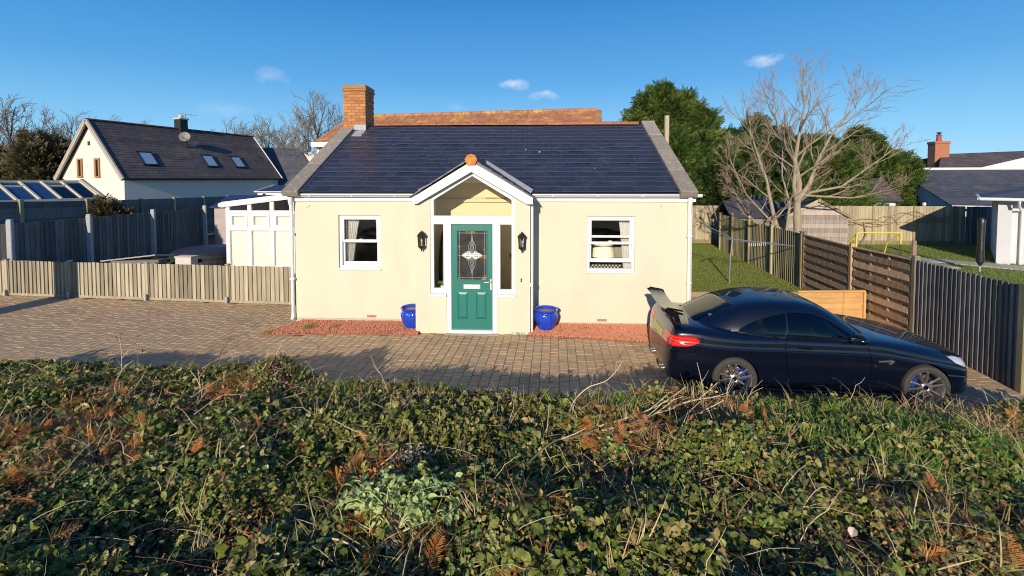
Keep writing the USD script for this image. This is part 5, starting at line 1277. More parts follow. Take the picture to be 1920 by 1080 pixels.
# ================================================================ the bramble bank in front
_hx = np.array([-9, -8, -5.5, -3.2, -1.6, 0, 1.0, 2.0, 2.5, 3.5, 5.8, 7, 9.0])
_hy = np.array([6.4, 6.3, 6.1, 5.9, 5.4, 5.1, 5.1, 5.1, 5.1, 5.1, 5.15, 5.2, 5.2])
_hz = np.array([.43, .44, .49, .50, .54, .55, .56, .68, .57, .50, .40, .36, .34])
def hz(x, y):
    x, y = np.asarray(x, float), np.asarray(y, float)
    yc, zc = np.interp(x, _hx, _hy), np.interp(x, _hx, _hz)
    b = y - yc
    back = np.clip(1 - np.clip(b, 0, None) / .55, 0, 1)
    z = np.where(b < 0, zc - .05 * b, zc * np.sqrt(np.clip(back * (2 - back), 0, 1)))
    p = np.stack([x, y, 0 * x], -1)
    m = (meshkit.noise(p * 1.3, 3) - .5) * .30 + (meshkit.noise(p * 3.1 + 7, 5) - .5) * .16
    amp = np.clip((-b + .25) / 1.1, .35, 1)
    bump = .27 * np.exp(-((x + 3.1) ** 2 + (y - 5.85) ** 2) / .07)
    return np.where(b > .5, z, z + m * amp + bump)
# ----
gx, gy = np.meshgrid(np.linspace(-9, 9, 220), np.linspace(-1.5, 7.1, 110), indexing='ij')
V = np.stack([gx, gy, hz(gx, gy) - .07], -1).reshape(-1, 3)
V[:, 2] = np.where(gy.reshape(-1) > np.interp(gx.reshape(-1), _hx, _hy) + .5, np.minimum(V[:, 2], -.05), V[:, 2])
i, j = np.meshgrid(np.arange(219), np.arange(109), indexing='ij')
qd = np.stack([i * 110 + j, (i + 1) * 110 + j, (i + 1) * 110 + j + 1, i * 110 + j + 1], -1).reshape(-1, 4)
struct('bank', (V, np.vstack([qd[:, [0, 1, 2]], qd[:, [0, 2, 3]]])), mat('bank_soil', (0.065, 0.05, 0.028), .95, var=.4, vscale=14, bump=.03, bscale=18, obj=False, col2=(0.045, 0.05, 0.015), c2scale=4, c2lo=.5, c2hi=.65), 'dark earth bank under the brambles along the drive', smooth=True)
def leaf(l, w, fold=.25, n=1):
    """One leaf along +x from the origin, folded along its rib, tip drooping."""
    return np.array([(0, 0, 0), (l * .30, w * .46, fold * w * .5), (l * .68, w * .40, fold * w * .40 - l * .03), (l, 0, -l * .14), (l * .68, -w * .40, fold * w * .40 - l * .03), (l * .30, -w * .46, fold * w * .5), (l * .5, 0, l * .01)]), np.array([[0, 6, 1], [1, 6, 2], [2, 6, 3], [3, 6, 4], [4, 6, 5], [5, 6, 0]])
def rot_xyz(a, b, c): return rotm([0, 0, 1], c) @ rotm([0, 1, 0], b) @ rotm([1, 0, 0], a)
def sprig(seed, n, l, asp, R, tilt, tri=False):
    q = np.random.default_rng(seed); ms = []
    for k in range(n):
        a = k * 137.5 + q.uniform(-25, 25); rad = R * math.sqrt((k + .5) / n)
        o = np.array([math.cos(math.radians(a)) * rad, math.sin(math.radians(a)) * rad, q.uniform(-.03, .03)])
        for dz in ((-52, 0, 52) if tri else (0,)):
            s = q.uniform(.7, 1.25)
            ms.append(xf(leaf(l * s, l * s * asp, q.uniform(.05, .5)), rot_xyz(q.normal(0, tilt), q.normal(5, tilt), a + dz + q.uniform(-20, 20)), o))
    return merge(ms)
M_L1 = leafmat('bramble_leaf', [(0.0576, 0.0762, 0.0136), (0.101, 0.1315, 0.0205), (0.1588, 0.1906, 0.0296), (0.2236, 0.2432, 0.0476), (0.303, 0.276, 0.0795), (0.2885, 0.184, 0.0739)], .45, .2, .45)
M_L2 = leafmat('ivy_leaf', [(0.0452, 0.0841, 0.0178), (0.0864, 0.1493, 0.0306), (0.1395, 0.2237, 0.0433), (0.226, 0.2984, 0.07)], .42, .18, .5)
M_L3 = leafmat('winter_leaf', [(0.1846, 0.0696, 0.0315), (0.3409, 0.1518, 0.0561), (0.3977, 0.253, 0.0898), (0.2272, 0.1518, 0.0617), (0.5397, 0.3542, 0.1795)], .6, .15, .3)
M_L4 = leafmat('fresh_leaf', [(0.1, 0.2, 0.0264), (0.1625, 0.2875, 0.042), (0.225, 0.35, 0.066)], .45, .3, .4)
rh = np.random.default_rng(77)
def scatter(n, xr=1.16, y0=1.9, y1=6.9, w=None):
    """n points on the bank, thinned by w(x, y), with their normals."""
    X, Y = [], []
    while sum(map(len, X)) < n:
        y = rh.uniform(y0, y1, n * 2); x = rh.uniform(-1, 1, n * 2) * (xr * 7.2)
        ok = (np.abs(x) < xr * y + .6) & (y < np.interp(x, _hx, _hy) + .42)
        if w is not None: ok &= rh.uniform(0, 1, n * 2) < w(x, y)
        X.append(x[ok]); Y.append(y[ok])
    x, y = np.concatenate(X)[:n], np.concatenate(Y)[:n]
    e = .03; zx_ = (hz(x + e, y) - hz(x - e, y)) / (2 * e); zy_ = (hz(x, y + e) - hz(x, y - e)) / (2 * e)
    N = np.stack([-zx_, -zy_, np.ones_like(x)], 1)
    return x, y, hz(x, y), N / np.linalg.norm(N, axis=1, keepdims=True)
DEAD = [(-4.5, 4.6, .55), (-3.8, 3.95, .42), (-5.6, 4.2, .5), (-1.25, 3.97, .30), (-1.1, 3.2, .25), (-.65, 2.85, .25), (.15, 3.15, .22), (2.15, 4.65, .45), (1.3, 4.2, .35), (5.3, 4.85, .8), (3.2, 3.2, .4), (-3.6, 5.6, .35), (.8, 4.7, .3), (-.4, 3.5, .15)]
FRESH = [(3.3, 4.85, .5), (4.1, 4.75, .6), (4.7, 4.4, .5), (3.6, 4.3, .4), (1.25, 4.95, .3), (-2.05, 5.5, .15), (3.0, 5.0, .4), (.7, 5.05, .25)]
def zone(x, y, Z): return np.clip(sum(np.exp(-((x - a) ** 2 + (y - b) ** 2) / (2 * (r * .7) ** 2)) for a, b, r in Z), 0, 1)
nz = lambda x, y, s, o: meshkit.fbm(np.stack([np.asarray(x) * s + o, np.asarray(y) * s, 0 * np.asarray(x)], -1), 3, 8)
gap = lambda x, y: np.clip((nz(x, y, 2.6, 40) - .38) * 7, .07, 1)
def spread(tname, label, protos, n, w, sc, lift, tilt=.35):
    x, y, z, N = scatter(n, w=w)
    t = thing(tname, label, tname.split('_')[-1], kind='stuff')
    U = N + rh.normal(0, tilt, (n, 3))
    instancer(t, 'foliage', protos, np.stack([x, y, z + rh.uniform(*lift, n)], 1), quats(n, rh, U), rh.uniform(*sc, n), rh.integers(0, len(protos), n))
spread('bramble_leaves', 'dense dark green bramble leaves covering the bank', [(sprig(s, 4, .045, .68, .09, 30, True), M_L1) for s in (1, 2, 3)], 14000, lambda x, y: gap(x, y) * (1 - .75 * zone(x, y, DEAD)) * (1 - .5 * zone(x, y, FRESH)) * np.clip(1.6 - 2 * (nz(x, y, .9, 3) - .35) * 1.6, .25, 1), (.6, 1.3), (-.06, .09))
spread('ivy_leaves', 'glossy rounded ivy leaves in patches among the brambles', [(sprig(s, 9, .036, .95, .09, 26), M_L2) for s in (4, 5, 6)], 10000, lambda x, y: gap(x, y) * (1 - .85 * zone(x, y, DEAD)) * np.clip((nz(x, y, .9, 3) - .40) * 6, .06, 1), (.65, 1.2), (-.05, .06))
spread('withered_leaves', 'withered brown leaves scattered through the brambles', [(sprig(s, 6, .040, .55, .09, 45), M_L3) for s in (7, 8)], 9500, lambda x, y: np.clip(.36 + zone(x, y, DEAD) + .7 * np.clip((nz(x, y, 1.4, 11) - .5) * 5, 0, 1), 0, 1), (.5, 1.1), (-.04, .06), .7)
spread('broad_bramble_leaves', 'larger three lobed bramble leaves standing above the rest', [(sprig(s, 3, .085, .72, .11, 30, True), M_L1) for s in (21, 22)], 900, lambda x, y: gap(x, y) * (1 - .8 * zone(x, y, DEAD)) * np.clip((nz(x, y, 1.7, 60) - .45) * 6, .05, 1), (.6, 1.1), (.02, .11), .5)
def tuft(seed, n, h, w, lean=.6):
    q = np.random.default_rng(seed); ms = []
    for k in range(n):
        a = q.uniform(0, 6.283); L = h * q.uniform(.5, 1.1); t = np.linspace(0, 1, 5); o = q.normal(0, .02, 2)
        ln = lean * q.uniform(.3, 1.2); ww = w * q.uniform(.6, 1.3)
        c = np.stack([o[0] + math.cos(a) * L * ln * t ** 1.6, o[1] + math.sin(a) * L * ln * t ** 1.6, L * (t - .25 * ln * t ** 3)], 1)
        s = np.array([-math.sin(a), math.cos(a), 0]); wd = ww * np.array([.5, 1, .95, .6, .05])
        v = np.vstack([c + s * wd[:, None], c - s * wd[:, None]]); f = []
        for i in range(4): f += [[i, i + 1, 6 + i], [i, 6 + i, 5 + i]]
        ms.append((v, np.array(f)))
    return merge(ms)
M_STRAW = leafmat('dry_straw', [(0.483, 0.3565, 0.165), (0.6325, 0.506, 0.275), (0.345, 0.2185, 0.099), (0.276, 0.23, 0.099)], .7, .2, .3)
spread('green_grass', 'fresh green grass and weeds on the bank in front of the car', [(tuft(s, 11, .19, .006, .9), M_L4) for s in (1, 2)] + [(tuft(3, 8, .15, .014, .8), M_L4), (sprig(9, 6, .06, .5, .09, 30), M_L4)], 2300, lambda x, y: np.clip(zone(x, y, FRESH) * 1.1 + .012, 0, 1), (.5, 1.15), (-.05, .0), .3)
spread('dry_grass', 'bleached dry grass blades lying among the brambles', [(tuft(s, 9, .26, .0032, 1.2), M_STRAW) for s in (4, 5)], 1500, lambda x, y: np.clip(.14 + .8 * zone(x, y, DEAD) * (x > .5) + .35 * zone(x, y, DEAD), 0, 1), (.4, 1.1), (-.03, .03), .6)
# bracken
M_BRACK = leafmat('bracken', [(0.5775, 0.24, 0.0576), (0.4675, 0.18, 0.0504), (0.3575, 0.15, 0.0504), (0.6188, 0.33, 0.1152)], .7, .25, .3)
def frond(seed, L=.36):
    q = np.random.default_rng(seed); ms = []
    t = np.linspace(0, 1, 9); sp = np.stack([t * L, q.normal(0, .004, 9).cumsum(), L * (.30 * t - .55 * t ** 2)], 1)
    ms.append(tube(sp, np.linspace(.0035, .001, 9), 3, False))
    for k in range(17):
        f = .12 + .86 * k / 17; p = np.array([np.interp(f, t, sp[:, a]) for a in range(3)])
        l = L * .36 * math.sin(math.pi * min(.25 + f * .75, 1)) + .02
        for s in (-1, 1):
            d = np.array([.45, s * .9, q.uniform(-.5, .1)]); d /= np.linalg.norm(d); w = .009
            e = np.array([w * .6, 0, .003])
            ms.append((np.array([p - e * .6, p + d * l * .6 - e, p + d * l + [0, 0, -.012], p + d * l * .55 + e, p + e * .6]), np.array([[0, 1, 4], [1, 3, 4], [1, 2, 3]])))
    return merge(ms)
fr = [(frond(s), M_BRACK) for s in (1, 2, 3)]
spread('bracken_litter', 'dead rust brown bracken tangled over the brambles', fr, 820, lambda x, y: np.clip(zone(x, y, DEAD[:9] + DEAD[10:]) ** 1.3 + .006, 0, 1), (.3, .62), (.0, .075), .9)
M_STEM = mat('red_stem', (0.16, 0.055, 0.035), .6, tone=.5, var=.2)
M_STEM2 = mat('pale_stem', (0.44, 0.35, 0.22), .8, tone=.45, var=.2)
def arch(x, y, L, az, rise, n=8, sag=1.0, q=rh):
    t = np.linspace(0, 1, n); px2 = x + math.cos(az) * L * t + q.normal(0, .012, n).cumsum(); py2 = y + math.sin(az) * L * t + q.normal(0, .012, n).cumsum()
    z0 = float(hz(x, y)); zz = z0 - .03 + rise * 4 * t * (1 - t * .75 * sag)
    zg = hz(px2, py2)
    return np.stack([px2, py2, np.maximum(zz, zg * .0 + np.minimum(zg + .01, z0 + rise)) if sag >= 1 else zz], 1)
for nm, lab, mt, n, rr0, Lr, ri_ in (('bramble_stems', 'thin red brown bramble stems arching over the leaves', M_STEM, 520, (.0016, .0035), (.15, .75), (.03, .15)), ('dry_stalks', 'thin bleached stalks and sticks poking out of the brambles', M_STEM2, 640, (.0014, .0042), (.10, .62), (.03, .14))):
    x, y, z, N = scatter(n, y1=6.3)
    ms = [tube(arch(x[k], y[k], rh.uniform(*Lr), rh.uniform(0, 6.28), rh.uniform(*ri_), sag=1.0 if rh.uniform() < .7 else .5), np.linspace(rh.uniform(*rr0), .001, 8), 4, False) for k in range(n)]
    t = thing(nm, lab, 'stems', kind='stuff'); part(t, 'stem', merge(ms), mt, kind='stuff')
ms = []
for k in range(260):                # ragged shoots along the top edge
    x = rh.uniform(-7, 6.6); y = float(np.interp(x, _hx, _hy)) + rh.uniform(-.5, .15); h = rh.uniform(.05, .20) * (1.5 if rh.uniform() < .15 else 1); a = rh.uniform(0, 6.28); l = rh.uniform(.02, .22)
    z0 = float(hz(x, y)); t = np.linspace(0, 1, 6)
    ms.append(tube(np.stack([x + math.cos(a) * l * t ** 1.5, y + math.sin(a) * l * t ** 1.5, z0 - .05 + (h + .05) * t * (1.25 - .25 * t)], 1) + rh.normal(0, .004, (6, 3)), np.linspace(rh.uniform(.002, .004), .001, 6), 4, False))
t = thing('crest_shoots', 'thin bare shoots sticking up along the top edge of the brambles', 'stems', kind='stuff'); part(t, 'shoot', merge(ms), M_STEM2, kind='stuff')
# ---- single plants and sticks one can point to
def stick(name, label, cat, pts, r0, r1, mt, twigs=(), leaves=None, n=18):
    P = np.array(pts, float)
    tt = np.concatenate([[0], np.cumsum(np.linalg.norm(np.diff(P, axis=0), axis=1))]); t2 = np.linspace(0, tt[-1], n)
    C = np.stack([PchipInterpolator(tt, P[:, a])(t2) for a in range(3)], 1)
    t = thing(name, label, cat)
    part(t, 'stem', tube(C, np.linspace(r0, r1, n), 6), mt, smooth=60)
    for (f, d, L) in twigs:
        i = int(f * (n - 1)); d = np.array(d, float); d /= np.linalg.norm(d); k = np.linspace(0, 1, 5)[:, None]
        part(t, 'side_twig', tube(C[i] + d * L * k + np.array([0, 0, .12]) * L * k ** 2, np.linspace(r1 * 1.3, r1 * .6, 5), 5), mt)
    if leaves:
        for f in leaves:
            i = int(f * (n - 1)); part(t, 'leaf', xf(sprig(int(f * 100), 1, .05, .6, .01, 30, True), None, C[i]), M_L1)
    return t
Z = lambda x, y, h=0: (x, y, float(hz(x, y)) + h)
stick('bramble_cane', 'tall dark bramble cane curving up over the paving on the left', 'bramble cane', [Z(-3.98, 5.85, -.05), (-3.86, 5.85, .78), (-3.76, 5.8, .98), (-3.60, 5.8, 1.15), (-3.46, 5.8, 1.19), (-3.40, 5.8, 1.13)], .007, .003, M_STEM, [(.72, (.3, 0, 1), .07), (.9, (1, 0, -.3), .08)], [.98])
stick('bramble_cane', 'reddish cane leaning left over the top of the hedge', 'bramble cane', [Z(-4.0, 5.9, -.05), (-4.25, 5.9, .80), (-4.65, 5.9, .93), (-4.95, 5.9, .95)], .006, .0025, M_STEM, [(.5, (-.2, 0, 1), .10)], [.99])
stick('seedling_stem', 'upright pale stem with a yellow green tip on the left', 'stem', [Z(-5.35, 6.1, -.05), (-5.33, 6.1, .80), (-5.36, 6.1, 1.06)], .005, .003, M_STEM2, [(.55, (.6, 0, .6), .14), (.4, (-.5, 0, .7), .1)])
tq = thing('leafy_tip', 'small yellow green leaf rosette topping an upright stem on the left', 'leaves', loc=(-5.36, 6.1, 1.05)); part(tq, 'rosette', sprig(61, 7, .05, .5, .03, 25), leafmat('lime_leaf', [(0.15, 0.20, 0.02), (0.22, 0.26, 0.03)], .5, .3))
for k, (a, b, lab) in enumerate([((.86, 4.42), (1.95, 5.0), 'longest pale cut branch lying towards the car'), ((.88, 4.36), (1.72, 4.72), 'pale cut branch just below the longest one'), ((1.05, 4.30), (2.2, 4.62), 'thin pale branch lowest of the cut branches'), ((1.6, 4.75), (2.4, 4.95), 'forked pale branch end nearest the rear wheel')]):
    m = ((a[0] + b[0]) / 2 + .05, (a[1] + b[1]) / 2)
    stick('cut_branch', lab, 'branch', [Z(*a, .05), Z(*m, .13), Z(*b, .20)], .011, .004, mat('cut_branch_bark', (0.56, 0.45, 0.28), .8, var=.2), [(.55, (1, .3, .5), .28), (.75, (1, -.2, .3), .2)])
stick('bare_twig', 'bare forked twig reaching up over the shaded paving right of the door', 'twig', [Z(.62, 5.0, -.02), (.86, 5.0, .86), (1.05, 5.0, .93), (1.17, 5.0, 1.05), (1.24, 5.0, 1.16)], .008, .0025, M_STEM2, [(.45, (.6, 0, -.3), .2), (.7, (.7, 0, -.6), .25), (.85, (.2, 0, 1), .12), (.5, (.2, 0, .8), .12)])
stick('bare_twig', 'crooked dry twig standing up near the shaded paving left of the door', 'twig', [Z(-1.45, 5.3, -.02), (-1.52, 5.25, .85), (-1.62, 5.25, 1.02), (-1.66, 5.25, 1.12)], .007, .002, M_STEM2, [(.4, (.8, 0, .5), .2), (.6, (-.6, 0, .6), .14), (.75, (.8, 0, .8), .12)])
stick('curved_stem', 'long pale stem curving over the middle of the brambles', 'stem', [Z(-.05, 3.45, .02), Z(.12, 3.75, .10), Z(.38, 4.05, .17), Z(.62, 4.25, .15), Z(.85, 4.35, .08)], .009, .005, M_STEM2, [(.5, (.3, -.2, -.6), .2), (.7, (1, .2, .2), .25)])
stick('curved_stem', 'pale curved stem hanging down left of the uprooted plant', 'stem', [Z(-1.72, 4.75, .05), Z(-1.45, 4.3, .12), Z(-1.18, 3.9, .10), Z(-1.10, 3.45, .05), Z(-1.12, 3.25, .0)], .009, .005, M_STEM2, [(.6, (.8, .2, .5), .2), (.35, (-.8, 0, .3), .3)])
stick('curved_stem', 'pale stick lying at the lower left of the uprooted plant', 'stem', [Z(-1.30, 2.98, .06), Z(-1.12, 2.92, .10), Z(-.95, 2.82, .06)], .008, .005, M_STEM2)
stick('curved_stem', 'pale dry stick lying across the leaves at the lower left', 'stem', [Z(-1.78, 2.95, .05), Z(-1.62, 3.0, .09), Z(-1.45, 3.02, .06)], .007, .004, M_STEM2)
stick('dead_branch', 'grey dead branch rising towards the paving left of the porch', 'branch', [Z(-3.42, 4.75, -.02), Z(-3.62, 5.1, .10), Z(-3.85, 5.5, .16), Z(-4.15, 5.75, .20)], .011, .004, M_STEM2, [(.5, (-.9, -.1, .1), .35), (.7, (-.3, .3, .8), .2), (.35, (.5, .2, .8), .2), (.85, (.6, 0, .7), .22)])
stick('dead_branch', 'slender dead twig near the left end of the hedge top', 'branch', [Z(-4.7, 5.3, -.02), (-4.85, 5.5, .78), (-4.75, 5.6, .92)], .006, .003, M_STEM2, [(.5, (.5, 0, .8), .15)])
# straw stalks with seed heads in front of the rear wheel
for k, (x, y, lab) in enumerate([(2.15, 4.95, 'dry seed stalk leftmost of the three in front of the rear wheel'), (2.42, 4.95, 'dry seed stalk in the middle in front of the rear wheel'), (2.62, 4.9, 'dry seed stalk rightmost of the three in front of the rear wheel')]):
    t = stick('seed_stalk', lab, 'stalk', [Z(x, y, -.03), (x - .03, y, float(hz(x, y)) + .22), (x + [-.10, .05, .14][k], y, float(hz(x, y)) + [.52, .46, .36][k])], .005, .0025, M_STEM2, [(.4, (-.5, 0, .8), .16), (.6, (.5, 0, .8), .14)])
    part(t, 'seed_head', merge([xf(sprig(80 + q_, 3, .035, .6, .03, 60), None, (x + rnd.uniform(-.10, .10), y + rnd.uniform(-.05, .05), float(hz(x, y)) + rnd.uniform(.08, .22))) for q_ in range(6)]), M_STRAW)
# uprooted plant: long pale stalks, big soft leaves, a root clod
M_PALEG = leafmat('wilted_green', [(0.28, 0.378, 0.108), (0.392, 0.49, 0.156), (0.476, 0.56, 0.204)], .55, .3, .4)
M_STALK = mat('green_stalk', (0.46, 0.50, 0.22), .5, tone=.2)
bx, by = -.80, 3.02; bz = float(hz(bx, by)) + .06
up_ = thing('uprooted_plant', 'pale green uprooted weed with long stalks lying on the brambles', 'plant', loc=(bx, by, bz))
q = np.random.default_rng(15); lv, sk = [], []
for k in range(34):
    az = q.normal(1.45, .75); L = q.uniform(.14, .56); t = np.linspace(0, 1, 7)
    pz = .14 * np.sin(t * 2.2) * q.uniform(.2, 1.2); az = az + q.normal(0, .12, 7).cumsum() * .5
    C = np.stack([np.cos(az) * L * t, np.sin(az) * L * t, pz + .02], 1)
    hgt = np.array([float(hz(bx + c[0], by + c[1])) - bz for c in C]) + .04; C[:, 2] = np.maximum(C[:, 2], hgt)
    sk.append(tube(C, np.linspace(.0055, .0025, 7), 5))
    for f in (3, 4, 5, 6):
        for s in (-1, 1):
            for r_ in range(3): lv.append(xf(leaf(q.uniform(.04, .085), q.uniform(.022, .05), q.uniform(.1, .9)), rot_xyz(q.normal(0, 30), q.normal(15, 28), math.degrees(az[f]) + s * q.uniform(15, 80)), C[f] + q.normal(0, .025, 3)))
part(up_, 'stalks', merge(sk), M_STALK, smooth=60, kind='stuff'); part(up_, 'leaves', merge(lv), M_PALEG, kind='stuff')
rt = trimesh.creation.icosphere(2, .042); rv = np.array(rt.vertices); rv *= (.7 + .7 * meshkit.noise(rv * 40, 3))[:, None]
part(up_, 'root_clod', (rv + [-.02, -.04, .03], np.array(rt.faces)), mat('root_soil', (0.14, 0.085, 0.05), .95, var=.3, vscale=30, bump=.01, bscale=50))
part(up_, 'roots', merge([tube([(-.02, -.05, .03), (-.02 + q.normal(0, .05), -.10, .04), (-.02 + q.normal(0, .10), -.13 - q.uniform(0, .10), .02)], [.004, .003, .001], 4) for _ in range(12)]), M_STEM2, kind='stuff')
fx, fy = -.90, 4.02
fh = thing('dried_flower_head', 'whitish dried flower head above the uprooted plant', 'flower head', loc=Z(fx, fy, .10))
part(fh, 'florets', merge([xf(sprig(200 + k, 2, .022, .7, .012, 70), None, q.normal(0, [.085, .05, .035])) for k in range(90)]), leafmat('dried_floret', [(0.50, 0.44, 0.32), (0.62, 0.57, 0.45), (0.40, 0.30, 0.20)], .8, .2), kind='stuff')
part(fh, 'pink_bract', xf(sprig(5, 6, .05, .4, .03, 40), None, (-.14, .0, 0)), leafmat('pink_bract', [(0.30, 0.08, 0.09), (0.38, 0.14, 0.12)], .6))
for k, (x, y, sc, lab) in enumerate([(-2.05, 5.5, 1.0, 'bright green leafy tuft on the hedge top left of the porch'), (1.18, 5.02, .9, 'green leafy clump on the hedge top beside the bare twig'), (3.0, 5.0, 1.0, 'grassy green clump in front of the car door'), (4.35, 4.72, 1.3, 'broad leaved green dock plant in front of the front wheel'), (4.75, 4.45, 1.2, 'lush green clump lower right of the front wheel'), (3.5, 4.45, 1.0, 'pale green ferny weed below the car door')]):
    t = thing('green_clump', lab, 'plant', loc=Z(x, y, -.02), scale=sc)
    part(t, 'leaves', merge([tuft(300 + k, 16, .17, .016 if k != 2 else .007, .9), xf(sprig(310 + k, 14, .07, .5, .13, 30), None, (0, 0, .09))]), M_L4, kind='stuff')
for k, (x, y, rz_, sc, lab) in enumerate([(.95, 4.62, 200, .62, 'rust brown fern frond among the leaves below the door'), (-.62, 2.95, 100, .6, 'orange fern frond just below the uprooted plant'), (-.15, 2.72, 30, .75, 'fern frond at the bottom right of the uprooted plant'), (-4.3, 4.5, 20, .9, 'curled bracken frond in the left bracken patch')]):
    t = thing('fern_frond', lab, 'fern frond', loc=Z(x, y, .07), rz=rz_, scale=sc); part(t, 'frond', fr[k % 3][0], M_BRACK)
t = thing('pale_dead_leaf', 'curled cream dead leaf at the lower right', 'leaf', loc=Z(2.3, 2.98, .06), rz=40)
lv_ = leaf(.075, .062, .9); part(t, 'blade', xf(lv_, rot_xyz(10, -35, 0)), mat('cream_leaf', (0.62, 0.50, 0.38), .7))
t = thing('brown_dead_leaf', 'long curled brown dead leaf right of the middle', 'leaf', loc=Z(1.02, 3.5, .06), rz=60)
part(t, 'blade', merge([xf(leaf(.13, .04, .8), rot_xyz(20, -30, 0)), xf(leaf(.09, .03, .8), rot_xyz(0, 20, -120))]), mat('brown_leaf', (0.22, 0.13, 0.08), .6))
for k, (x, y, lab) in enumerate([(-2.4, 3.9, 'small cream leaf on the dark ivy left of the middle'), (-3.25, 4.85, 'small yellow leaf near the grey dead branch')]):
    t = thing('bright_leaf', lab, 'leaf', loc=Z(x, y, .07), rz=k * 90); part(t, 'blade', xf(leaf(.055, .045, .2), rot_xyz(10, -30, 0)), mat(['ivory_leaf', 'yellow_leaf'][k], [(0.66, 0.60, 0.46), (0.62, 0.42, 0.03)][k], .6))
# ================================================================ neighbouring houses
M_WALLW = mat('neighbour_render', (0.66, 0.61, 0.53), .9, var=.04, vscale=.8, bump=.002, bscale=60)
M_WALLB = mat('neighbour_white', (0.56, 0.56, 0.57), .9, var=.05, vscale=.8)
def roofmat(n, c, s, c2): return mat(n, c, .75, var=.3, vscale=2.5, tone=.12, bump=.004, bscale=30, col2=c2, c2scale=.7, c2lo=.48, c2hi=.7)
M_ROOFD = roofmat('brown_slate', (0.085, 0.068, 0.064), 1, (0.14, 0.11, 0.09))
M_ROOFG = roofmat('grey_slate', (0.065, 0.070, 0.085), 1, (0.10, 0.10, 0.105))
M_PANT = mat('clay_pantile', (0.36, 0.155, 0.075), .9, var=.2, vscale=5, tone=.15, bump=.004, bscale=30, col2=(0.50, 0.30, 0.08), c2scale=1.2, c2lo=.5, c2hi=.66)
def roof_courses(t, nm, e0, e1, r0, r1, n, m, th=.03, wid=None):
    """A roof slope from the eave e0-e1 up to the ridge r0-r1 in n stepped courses, each its own part."""
    e0, e1, r0, r1 = (np.array(p, float) for p in (e0, e1, r0, r1))
    nn = np.cross(e1 - e0, r0 - e0); nn /= np.linalg.norm(nn)
    for k in range(n):
        a, b = k / n, min((k + 1.25) / n, 1)
        p0, p1, p2, p3 = e0 + (r0 - e0) * a, e1 + (r1 - e1) * a, e1 + (r1 - e1) * b, e0 + (r0 - e0) * b
        part(t, nm, slab(p0 + nn * th, p1 + nn * th, p2 + nn * th * .3, p3 + nn * th * .3, th * .6), m)
# white house on the left: gable towards the camera, ridge running back
GA = math.degrees(math.atan2(9.9, 3.1))        # heading of its ridge
wh = thing('white_house', 'white rendered house with steep dark roof and three rooflights', 'house', loc=(-26.0, 27.8, 0), rz=GA)
Lh, hw_, ez, rz_ = 12.1, 3.05, 3.2, 6.8        # local x along the ridge, y to the left (the far side)
part(wh, 'wall', merge([extr_yz([(-hw_ + .25, -.1), (hw_ - .25, -.1), (hw_ - .25, ez + .2), (0, rz_ - .15), (-hw_ + .25, ez + .2)], 0.25, Lh - .2)]), M_WALLW)
roof_courses(wh, 'roof_course', (-.05, -hw_, ez), (Lh, -hw_, ez), (-.05, 0, rz_), (Lh, 0, rz_), 22, M_ROOFD)
roof_courses(wh, 'roof_course', (Lh, hw_, ez), (-.05, hw_, ez), (Lh, 0, rz_), (-.05, 0, rz_), 6, M_ROOFD)
for s in (-1, 1):
    part(wh, 'verge_board', beam((.0, s * (hw_ + .02), ez - .06), (.0, 0, rz_ - .02), .10, .24), mat('verge_grey', (0.40, 0.35, 0.30), .8))
    part(wh, 'verge_board', beam((Lh, s * (hw_ + .02), ez - .06), (Lh, 0, rz_ - .02), .06, .2), M_WHITE2)
part(wh, 'ridge_line', beam((-.05, 0, rz_ + .05), (Lh, 0, rz_ + .05), .22, .07), M_CLAY)
part(wh, 'gutter', tube([(0, -hw_ - .05, ez - .03), (Lh, -hw_ - .05, ez - .03)], .07, 8), M_MATB)
part(wh, 'downpipe', tube([(Lh - .5, -hw_ - .03, ez - .1), (Lh - .5, -hw_ + .18, ez - .5), (Lh - .5, -hw_ + .18, 0)], .045, 6), M_WALLB)
M_OAK = mat('oak_frame', (0.40, 0.19, 0.07), .6)
M_DGL = mat('dark_window', (0.015, 0.016, 0.02), .05, spec=.8)
for y in (1.06, -.52):
    w = sub(wh, 'gable_window')
    part(w, 'frame', extr_yz(sg.box(y - .23, 3.25, y + .23, 4.45).difference(sg.box(y - .14, 3.34, y + .14, 4.36)), .17, .26), M_OAK)
    part(w, 'pane', box(.22, .24, y - .14, y + .14, 3.34, 4.36), M_DGL)
    part(w, 'reveal', box(.16, .235, y + .06, y + .11, 3.34, 4.36), M_OAK)
part(wh, 'gable_vent', box(.20, .25, .10, .26, 5.25, 5.50), M_DGL)
sl_ = math.atan2(rz_ - ez, hw_)
def rooflight(t, x, f, w, l, hw__=hw_, e=ez, sl=sl_):
    g_ = sub(t, 'rooflight')
    R = rotm([1, 0, 0], math.degrees(sl)); o = (x, -hw__ + f * math.cos(sl), e + f * math.sin(sl))
    part(g_, 'frame', xf(extr(sg.box(-w / 2, 0, w / 2, l).difference(sg.box(-w / 2 + .08, .08, w / 2 - .08, l - .08)), .12), R, np.array(o)), M_MATB)
    part(g_, 'pane', xf(box(-w / 2 + .08, w / 2 - .08, .08, l - .08, .06, .09), R, np.array(o)), mat('rooflight_glass', (0.25, 0.36, 0.46), .06, spec=.9))
for x, f in ((2.1, 1.05), (6.35, 1.05), (8.7, 1.05)): rooflight(wh, x, f, .95, 1.15)
